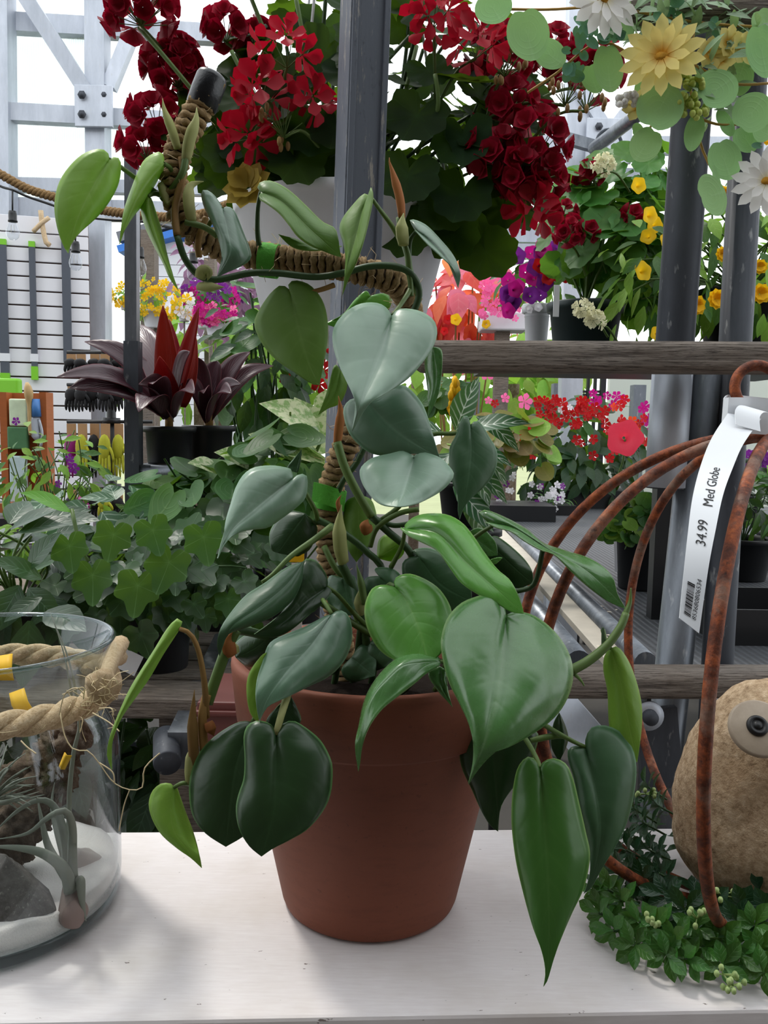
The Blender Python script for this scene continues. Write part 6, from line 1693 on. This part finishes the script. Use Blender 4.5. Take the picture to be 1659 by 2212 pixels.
# ================================================================== left bench of grey planks
LZ = .87
lb_ = thing('potting_bench', 'weathered grey plank bench at left holding ivy and leafy plants', 'bench', (-.75, 1.4, 0))
xa, xb = -1.6, onz(478, 1525, LZ).x
y_ = 1.075; k = 0
while y_ < 1.9:
    part('plank', MB().box(((xa + xb) / 2, y_ + .045, LZ - .014 + .002 * (k % 2)), (xb - xa, .085, .028)), M_BENCH, lb_, bevel=.004); y_ += .095; k += 1
for x in (xa + .1, xb - .06):
    for y in (1.12, 1.8):
        part('leg', MB().box((x, y, (LZ - .028) / 2), (.06, .06, LZ - .028)), M_BENCH, lb_)
part('end_beam', MB().bar(at(492, 1400, 1.36), at(398, 1622, 1.02), .04, .05, (0, 0, 1)), M_GALV, lb_)
eb = at(388, 1642, 1.0)
part('end_socket', MB().lathe([(0, 0), (.016, 0), (.017, .003), (.017, .06)], eb - V((.012, .012, 0)), 24, Matrix.Rotation(R(-78), 3, 'X') @ Matrix.Rotation(R(-15), 3, 'Y')), M_GALV_D, lb_)
part('lower_rail', MB().tube([at(405, 1645, 1.03), at(640, 1660, 1.03)], .017, 16), M_GALV_D, lb_)
# maroon planter behind the clay pot
mp_ = onz(485, 1560, LZ - .06)
single('maroon_planter', MB().box(at(500, 1530, 1.02), (.06, .12, .055)).box(at(500, 1506, 1.02), (.068, .13, .008)), plain('maroon_plastic', '#5a2a26', .5), 'dark maroon planter end peeking out behind the clay pot at left', 'planter', bevel=.003)
def bpt(x, d): 
    p = at(x, 1300, d); return V((p.x, d, LZ))
M_IVY = leafmat('ivy_leaf', '#1d3c1c', '#4f7a4a', .42, .45, .22, 1, .3, None, .02, .25)
M_IVYL = leafmat('ivy_leaf_light', '#2a5024', '#5c8350', .42, .45, .28, 1, .3, None, .02, .2)
iv = [polar_leaf(ivy_rf(.026), 5, 41, 3, .1, .06, 5, s_).mesh('ivy_leaf', m_) for s_, m_ in ((0, M_IVY), (2, M_IVY), (1, M_IVYL))]
def pot_on_bench(name, label, x, d, r_=.055, h=.09):
    b_ = bpt(x, d); t_ = thing(name, label, 'potted plant', b_)
    round_pot(t_, b_, r_, r_ * .8, h, M_BLACK, .012)
    return t_, b_
ivy, b_ = pot_on_bench('potted_ivy', 'green English ivy spilling over its black pot behind the jar', 345, 1.22, .05, .1)
foliage(ivy, iv, 150, at(300, 1255, 1.22), (.16, .14, .085), (.7, 1.25), .5, -.9, .4)
foliage(ivy, iv, 60, at(480, 1230, 1.25), (.09, .1, .12), (.6, 1.1), .5, -.9, .4)
for (x, y, s_) in ((200, 1262, 1.35), (298, 1285, 1.4), (365, 1235, 1.45), (245, 1175, 1.2), (440, 1180, 1.3), (330, 1165, 1.2), (150, 1200, 1.2)):
    place('leaf', iv[2], ivy, frame(at(x, y - 20, 1.06), V((rnd.uniform(-.4, .4), -.2, -1)), V((rnd.uniform(-.2, .2), -.85, .6)), s_))
stems_to(ivy, b_ + V((0, 0, .09)), at(320, 1250, 1.22), (.16, .12, .08), 22, M_STEM_D, .0016)
part('price_label', MB().bar(at(255, 1418, 1.13), at(300, 1440, 1.13), .001, .03, (0, 0, 1)), M_WPLAST, ivy)
bl_d = simple_leaf(.085, .045, 8, 2, .15, .2, .45).mesh('broad_leaf', leafmat('broad_glossy_leaf', '#223f28', '#4f7556', .38, .45, .2, 6, .25, None, .02, .2))
bl_l = simple_leaf(.08, .036, 8, 2, .15, .2, .45).mesh('broad_leaf', leafmat('broad_light_leaf', '#5d9437', '#97bf6a', .4, .4, .35, 6, .3, None, .02, .2))
lf, b_ = pot_on_bench('potted_foliage', 'broad glossy leaved plant at the left edge above the jar rim', 40, 1.2, .06, .1)
foliage(lf, [bl_d], 60, at(40, 1240, 1.2), (.12, .13, .09), (.7, 1.15), .4, -.8, .3)
for a_, q_ in (((152, 1105, 1.15), (60, 1050, 1.1)), ((170, 1210, 1.1), (120, 1160, 1.06)), ((90, 1250, 1.06), (0, 1200, 1.02)), ((60, 1230, 1.06), (110, 1150, 1.05)), ((90, 1290, 1.05), (10, 1330, 1.02)), ((100, 1320, 1.05), (170, 1340, 1.0))):
    A, B = at(*a_), at(*q_)
    place('leaf', bl_l if a_[1] < 1220 and a_[0] > 100 else bl_d, lf, frame(A, B - A, V((.1, -.6, .8)), (B - A).length / .08))
part('stem', MB().tube(cr([at(155, 1100, 1.15), at(172, 1180, 1.13), at(185, 1220, 1.13), at(100, 1300, 1.2)], 12), .003, 6), M_STEM, lf)
stems_to(lf, b_ + V((0, 0, .09)), at(40, 1240, 1.2), (.11, .1, .08), 16, M_STEM, .002)
vn, b_ = pot_on_bench('potted_vine', 'light green pointed-leaf vine in the middle of the plank bench', 470, 1.48, .055, .1)
hl = [polar_leaf(round_rf(.026, .45), 1, 24, 3, .15, .05, 3).mesh('pointed_leaf', m_) for m_ in (M_GRN, M_IVYL, leafmat('vine_leaf', '#4d7535', '#7c9e5a', .45, .4, .35, 4, .2, None, .03, .25))]
foliage(vn, hl, 140, at(490, 1090, 1.45), (.16, .14, .085), (.7, 1.25), .5, -.9, .4)
foliage(vn, hl[:1], 50, at(590, 1030, 1.4), (.09, .1, .09), (.8, 1.3), .5, -.9, .4)
stems_to(vn, b_ + V((0, 0, .09)), at(470, 1060, 1.48), (.14, .12, .08), 24, M_STEM_D, .0018)
pv, b_ = pot_on_bench('variegated_pothos', 'cream and green marbled pothos leaves left of the rope pole', 640, 1.55, .055, .1)
M_VAR = leafmat('marbled_leaf', '#86a862', '#c0d09a', .42, .4, .3, 5, .2, None, 0, .12, blotch='#d6dbb0')
vl = simple_leaf(.11, .078, 9, 2, .15, .25, .42).mesh('marbled_leaf', M_VAR)
for a_, q_ in (((690, 930, 1.5), (582, 850, 1.45)), ((700, 980, 1.5), (650, 850, 1.5)), ((640, 990, 1.48), (560, 920, 1.42)), ((560, 1010, 1.45), (480, 960, 1.4)), ((700, 990, 1.45), (620, 960, 1.4)), ((480, 1020, 1.45), (420, 985, 1.4)), ((690, 900, 1.55), (720, 830, 1.55)), ((600, 1020, 1.44), (540, 1050, 1.38)), ((700, 1020, 1.5), (680, 940, 1.42))):
    A, B = at(*a_), at(*q_)
    place('leaf', vl, pv, frame(A, B - A, V((.1, -.6, .8)), (B - A).length / .11))
foliage(pv, [vl], 24, at(640, 1060, 1.55), (.12, .1, .10), (.5, .8), .4, -.8, .3)
stems_to(pv, b_ + V((0, 0, .09)), at(640, 990, 1.5), (.1, .08, .1), 10, M_STEM, .002)
dr, b_ = pot_on_bench('potted_duranta', 'small-leaved plant with tiny purple flowers in front of the glove display', 110, 1.75, .055, .1)
ts_l = simple_leaf(.028, .013, 5, 1, .2, .2, .5).mesh('tiny_leaf', M_LIME); ts_g = simple_leaf(.028, .014, 5, 1, .2, .2, .5).mesh('tiny_leaf', M_GRN)
foliage(dr, [ts_l, ts_g], 180, at(110, 1030, 1.72), (.13, .12, .12), (.7, 1.3), .3, -1, .3)
foliage(dr, [ts_l, ts_g], 70, at(60, 1160, 1.6), (.10, .1, .04), (.7, 1.3), .3, -1, .3)
stems_to(dr, b_ + V((0, 0, .09)), at(110, 1030, 1.72), (.14, .12, .12), 34, M_STEM, .0012)
flats(dr, ['purple'], [(36, 910), (155, 1000), (128, 1045), (98, 1140), (108, 1146), (160, 1012), (150, 990)], 1.6, .5)
arr, b_ = pot_on_bench('arrowhead_plant', 'arrowhead plant with white-veined leaves between the vine and the ivy', 240, 1.42, .05, .09)
al = simple_leaf(.075, .045, 8, 2, .15, .2, .35).mesh('veined_leaf', leafmat('white_veined_leaf', '#3a5f44', '#c2d4c0', .42, .4, .2, 5, .8, None, 0, .15))
foliage(arr, [al], 60, at(250, 1110, 1.42), (.13, .1, .06), (.6, 1.0), .4, -.8, .3)
stems_to(arr, b_ + V((0, 0, .08)), at(250, 1110, 1.42), (.1, .08, .05), 12, M_STEM, .0018)
ds, b_ = pot_on_bench('dark_shrub', 'dark green leafy shrub rising behind the cordylines', 600, 1.82, .07, .12)
foliage(ds, [sl_d, hl[0], sl_d], 170, at(575, 800, 1.85), (.13, .12, .22), (.8, 1.4), .4, -1, .3)
stems_to(ds, b_ + V((0, 0, .11)), at(580, 800, 1.85), (.1, .08, .2), 18, M_STEM_D, .0025)
flats(ds, ['scarlet'], [(705, 770), (700, 800), (690, 830), (620, 820)], 1.9, 1.0)
# dark plants on the lower level between jar and pot
for (x, y, d, lab) in ((330, 1620, 1.22, 'dark leafy plant below the plank bench between jar and clay pot'), (200, 1650, 1.25, 'dark leafy plant behind the glass jar below the plank bench'), (40, 1620, 1.3, 'dark leafy plant farthest left below the plank bench'), (520, 1700, 1.25, 'dark leafy plant hidden behind the clay pot below the bench')):
    c_ = at(x, y + 60, d); z0 = .34
    t_ = thing('shade_plant', lab, 'potted plant', V((c_.x, d, z0)))
    round_pot(t_, V((c_.x, d, z0)), .08, .06, .12, M_BLACK, .012)
    foliage(t_, [sl_d, sl_d, bl_d], 85, V((c_.x, d, c_.z)), (.095, .08, .13), (.8, 1.2), .3, -1, .3)
    stems_to(t_, V((c_.x, d, z0 + .11)), V((c_.x, d, c_.z)), (.1, .08, .1), 10, M_STEM_D, .002)
lw_ = thing('low_shelf', 'low dark plank shelf under the bench holding shade plants', 'shelf', (-.5, 1.25, 0))
part('shelf_top', MB().box((-.5, 1.27, .325), (1.5, .4, .03)), M_BENCH, lw_)
for x in (-1.2, .2):
    for y in (1.1, 1.44):
        part('leg', MB().box((x, y, .155), (.05, .05, .31)), M_BENCH, lw_)
# ================================================================== glove display and tool board
GD = 2.9
gb = V((at(242, 1000, GD).x, GD, 0))
gd = thing('glove_stand', 'black wire stand hung with garden gloves in front of the slat wall', 'display stand', gb)
part('pole', MB().tube([gb, V((gb.x, GD, at(242, 740, GD).z))], .016, 12), M_BLACK, gd)
part('foot', MB().lathe([(0, .03), (.2, .025), (.22, 0), (0, 0)], gb, 28), M_BLACK, gd)
arms = [(765, 805), (835, 900), (915, 1035), (1058, 1120)]
for (y, _) in arms:
    part('arm', MB().tube([at(145, y - 4, GD), at(330, y - 4, GD)], .006, 8), M_BLACK, gd)
    part('collar', MB().lathe([(.016, 0), (.03, 0), (.03, .02), (.016, .02)], V((gb.x, GD, at(242, y, GD).z)), 16), M_BLACK, gd)
M_CARD = plain('kraft_card', '#a98560', .8, 0, .2, .12, 30); M_GLB = plain('black_glove', '#1b1a1c', .7, 0, .3, .2, 90, .3); M_GLY = plain('yellow_glove', '#a3a32a', .7, 0, .3, .2, 60, .3); M_GLM = plain('magenta_glove', '#8a1f6f', .7, 0, .3, .2, 60, .3)
def glove(mb, c, w, h):
    """hanging glove: palm, four fingers and thumb"""
    mb.ball(c + V((0, 0, -h * .28)), 1, 10, 7, (w * .46, .012, h * .3))
    for k in range(4):
        x = (k - 1.5) * w * .23; L = h * (.38, .45, .43, .34)[k]
        mb.tube(cr([c + V((x * .9, 0, -h * .45)), c + V((x, -.004, -h * .5 - L * .5)), c + V((x * 1.05, 0, -h * .52 - L))], 6), [w * .11, w * .115, w * .11, w * .105, w * .09, w * .04], 7)
    mb.tube(cr([c + V((w * .3, 0, -h * .25)), c + V((w * .58, -.004, -h * .42)), c + V((w * .62, 0, -h * .6))], 6), [w * .12, w * .12, w * .11, w * .1, w * .09, w * .04], 7)
cols_ = [(155, 'left end'), (178, 'second from the left'), (203, 'third from the left'), (228, 'fourth from the left'), (255, 'right end')]
mats_ = [[M_GLB] * 5, [M_GLB] * 5, [M_GLM, M_GLY, M_GLB, M_GLY, M_GLY], [M_GLB, M_GLM, M_GLB, M_GLY, M_GLB]]
rown = ['top row', 'second row', 'third row', 'bottom row']; cname = {'black_glove': 'black', 'yellow_glove': 'yellow', 'magenta_glove': 'magenta'}
for r_, (y0, y1) in enumerate(arms):
    for c_, (x, wh) in enumerate(cols_):
        d = GD - .03 - .02 * (c_ % 2); m_ = mats_[r_][c_]
        p = at(x + rnd.uniform(-3, 3), y0, d)
        g_ = thing('garden_gloves', '%s garden gloves on a kraft card, %s of the stand, %s' % (cname[m_.name], rown[r_], wh), 'gloves', p, 'gloves on the wire stand')
        ch = (y1 - y0) * (.42, .1, .34, .4)[r_] * pxm(d)
        part('card', MB().box(p - V((0, 0, ch / 2)), (19 * pxm(d), .006, ch)), M_CARD, g_)
        mb = MB(); glove(mb, p - V((0, .012, ch * .6)), 30 * pxm(d), (y1 - y0) * .8 * pxm(d)); part('glove', mb, m_, g_)
TD = 2.35
tbz = at(50, 1108, TD).z
tbl = thing('display_table', 'black table under the orange wooden tool display at left', 'table', V((at(20, 1108, TD).x, TD, 0)))
part('table_top', MB().box((at(0, 1108, TD).x - .12, TD + .1, tbz - .025), (.45, .5, .05)), M_BLACK, tbl)
for x in (-.33, .08):
    for y in (-.12, .3):
        part('leg', MB().box((at(0, 1108, TD).x - .12 + x * .5, TD + .1 + y * .6, (tbz - .05) / 2), (.04, .04, tbz - .05)), M_BLACK, tbl)
M_ORW = plain('orange_wood', '#a3592b', .55, 0, .35, .2, 20, .1, (1, 1, 6))
tb_ = V((at(62, 1105, TD).x, TD, tbz))
brd = thing('tool_display', 'orange-brown wooden display rack with hand tools on the black table', 'display rack', tb_)
def pbox(x0, y0, x1, y1, d, dep): 
    a_, b_ = at(x0, y1, d), at(x1, y0, d); c = (a_ + b_) / 2
    return MB().box(c, (abs(b_.x - a_.x), dep, abs(b_.z - a_.z)))
part('back_board', pbox(16, 850, 106, 1100, TD + .02, .012), M_ORW, brd)
part('side_post', pbox(14, 848, 22, 1102, TD, .05), M_ORW, brd); part('side_post', pbox(98, 848, 107, 1102, TD, .05), M_ORW, brd)
part('ledge', pbox(16, 1086, 108, 1104, TD - .03, .1), M_ORW, brd)
for (nm, lab, x0_, y0_, x1_, y1_, hexc, cat) in (('seed_packet', 'white and green packet hanging on the orange rack', 22, 862, 60, 920, '#cfe0c0', 'packet'), ('green_glove', 'green striped gloves hanging on the orange rack', 18, 922, 62, 970, '#4d7a52', 'gloves'), ('seed_packet', 'white and blue packet low on the orange rack', 24, 985, 58, 1085, '#b9cdd0', 'packet')):
    single(nm, pbox(x0_, y0_, x1_, y1_, TD - .02, .015), plain(nm + '_%d' % y0_, hexc, .5, 0, .4, .35, 25), lab, cat, bevel=.004)
tool = thing('hand_tool', 'blue and white hand tool hanging on the orange rack', 'tool', at(80, 950, TD - .03))
part('handle', MB().tube([at(76, 862, TD - .03), at(78, 900, TD - .03)], [.012, .014], 10), plain('blue_handle', '#4a7fc0', .4), tool)
part('head', MB().tube(cr([at(78, 898, TD - .03), at(76, 925, TD - .03), at(82, 950, TD - .03)], 8), [.012, .016, .019, .02, .019, .017, .014, .008], 10, flat=.4), M_FRAME, tool)
part('tine', MB().tube(cr([at(84, 905, TD - .03), at(91, 935, TD - .03), at(88, 965, TD - .03)], 8), .004, 6), M_FRAME, tool)
single('wooden_spoon', MB().tube(cr([at(58, 826, TD - .04), at(62, 850, TD - .04), at(64, 900, TD - .04), at(66, 940, TD - .04)], 12), [.004, .010, .013, .012, .008, .006, .006, .006, .006, .006, .006, .005], 8), plain('pale_wood', '#b99a68', .6), 'pale wooden handle leaning on the orange rack', 'tool')
single('lime_bag', pbox(-30, 818, 44, 890, 3.6, .05), M_LGRN, 'lime green bag hanging on the slat wall', 'bag', bevel=.01)
# ================================================================== outdoors beyond the frame
M_SIDE = plain('white_siding', '#d5d6da', .6, 0, .3, .04)
house = thing('house', 'white sided house with blue eave seen outside between the posts', 'building', V((at(430, 900, 9).x, 9, 0)))
x0_, x1_ = at(310, 700, 9).x, at(640, 700, 9).x; zt = at(430, 545, 9).z
z = 0; k = 0
while z < zt:
    part('siding_board', MB().box(((x0_ + x1_) / 2, 9 + .01 * 0, z + .06), (x1_ - x0_, .03, .114)), M_SIDE, house); z += .12
part('wall_core', MB().box(((x0_ + x1_) / 2, 9.6, zt / 2), (x1_ - x0_ - .02, 1.16, zt)), M_SIDE, house)
part('eave', MB().bar(V((x0_ - .2, 8.95, zt - .02)), V((x1_ + .1, 8.95, zt + .55)), .3, .07), plain('blue_eave', '#2f6fc0', .5), house)
part('roof', MB().bar(V((x0_ - .2, 9.4, zt + .1)), V((x1_ + .1, 9.4, zt + .67)), 1.2, .1), plain('grey_shingle', '#6d7076', .8), house)
for (x, w_, d, y0_, lab) in ((322, 30, 5.2, 500, 'grey wooden post outdoors behind the thin steel post'), (455, 22, 6.0, 560, 'grey post between the purple tree and the pink flowers outdoors')):
    p = at(x, y0_, d); single('wooden_post', MB().box((p.x, d, p.z / 2), (w_ * pxm(d), .1, p.z)), M_BENCH, lab, 'post')
tr0 = V((at(470, 900, 7).x, 7, 0))
pt_ = thing('purple_leaf_tree', 'purple-leaved tree outdoors behind the bulb string', 'tree', tr0)
part('trunk', MB().tube(cr([tr0, tr0 + V((.03, 0, .8)), at(470, 640, 7)], 8), [.07, .06, .055, .05, .045, .04, .035, .03], 10), M_BARK, pt_)
M_PLM = leafmat('plum_leaf', '#7d5a74', '#a98aa0', .5, .3, .4, 4, .2, None, .05, .35, tcol='#b08aa8')
pl_ = simple_leaf(.13, .08, 5, 1, .2, .2, .5).mesh('plum_leaf', M_PLM)
foliage(pt_, [pl_], 280, at(480, 610, 7), (.46, .4, .46), (.7, 1.3), .2, -1, .4)
def basket(name, label, x, y, d, rpx, keys, n, leafm, pot_mat, support=True, fpx=13, ysq=.8):
    c = at(x, y, d); r_ = rpx * pxm(d); b_ = c - V((0, 0, r_ * 1.1))
    t_ = thing(name, label, 'hanging plant', b_)
    round_pot(t_, b_, r_ * .55, r_ * .4, r_ * .7, pot_mat, r_ * .1)
    foliage(t_, [leafm], 60, c, (r_, r_ * .8, r_ * ysq), (r_ / .12, r_ / .09), .4, -.8, .4)
    for i in range(n):
        p, dd_ = ellipsoid_spot(c, (r_, r_ * .8, r_ * ysq), .85, -.8)
        if dd_.y > .3: p.y = 2 * c.y - p.y; dd_.y = -dd_.y
        place('flower', f5[keys[i % len(keys)]], t_, frame(p + dd_ * .01, V((rnd.uniform(-.4, .4), 0, 1)), (dd_ + V((0, -.7, .2))).normalized(), fpx * pxm(d) / .02 * rnd.uniform(.8, 1.2)))
    if support:
        part('support_post', MB().tube([V((c.x, c.y, 0)), V((c.x, c.y, b_.z))], r_ * .07, 8), M_BENCH, t_)
    return t_
basket('yellow_basket', 'yellow flowers in a pale pot outdoors right of the thin steel post', 335, 650, 4.9, 52, ['yellow'], 60, sl_l, M_WPLAST, fpx=8)
basket('yellow_basket', 'few yellow flowers outdoors between steel column and thin post', 272, 640, 5.0, 26, ['yellow'], 14, sl_l, M_WPLAST, fpx=10)
basket('pale_petunia_basket', 'pale yellow petunias outdoors beside the pink flowers', 398, 665, 4.7, 26, ['yellow', 'white'], 16, sl_l, M_WPLAST, fpx=13)
basket('magenta_basket', 'hot pink flowers outdoors above the red cordyline', 465, 680, 4.6, 40, ['magenta', 'pink'], 44, sl_g, M_WPLAST, fpx=11, ysq=.5)
basket('purple_basket', 'purple flowers outdoors above the hot pink ones', 455, 640, 5.4, 62, ['purple', 'magenta'], 40, sl_g, M_WPLAST, fpx=11, ysq=.4)
# garden greenery beyond
M_FARG = leafmat('sunlit_foliage', '#86a84a', '#b0c876', .6, .2, .45, 3, .1, None, .05, .35)
fg = simple_leaf(.16, .09, 5, 1, .2, .2, .5).mesh('sunlit_leaf', M_FARG)
for (x, y, d, rx, rz, lab) in ((430, 790, 6.2, .7, .35, 'sunlit green shrub outdoors low behind the cordylines'), (640, 760, 6.6, .6, .5, 'sunlit green shrub outdoors behind the steel post'), (1110, 830, 6.0, .5, .35, 'sunlit green shrub outdoors behind the begonias'), (1180, 760, 7.0, .45, .5, 'taller sunlit shrub outdoors behind the white planter box'), (900, 820, 6.4, .6, .4, 'sunlit green shrub outdoors behind the wooden rail end')):
    c = at(x, y, d); s0 = V((c.x, d, 0)); t_ = thing('garden_shrub', lab, 'shrub', s0)
    part('stem', MB().tube([s0, V((c.x, d, c.z))], .04, 8), M_BARK, t_)
    foliage(t_, [fg], 150, c, (rx, .4, rz), (.7, 1.4), .3, -1, .3)
struct('ground', MB().box((0, 22, -.06), (60, 24, .1)), plain('garden_ground', '#9aa07c', .9, 0, .1, .2, 1.5), 'sunlit garden ground outside')
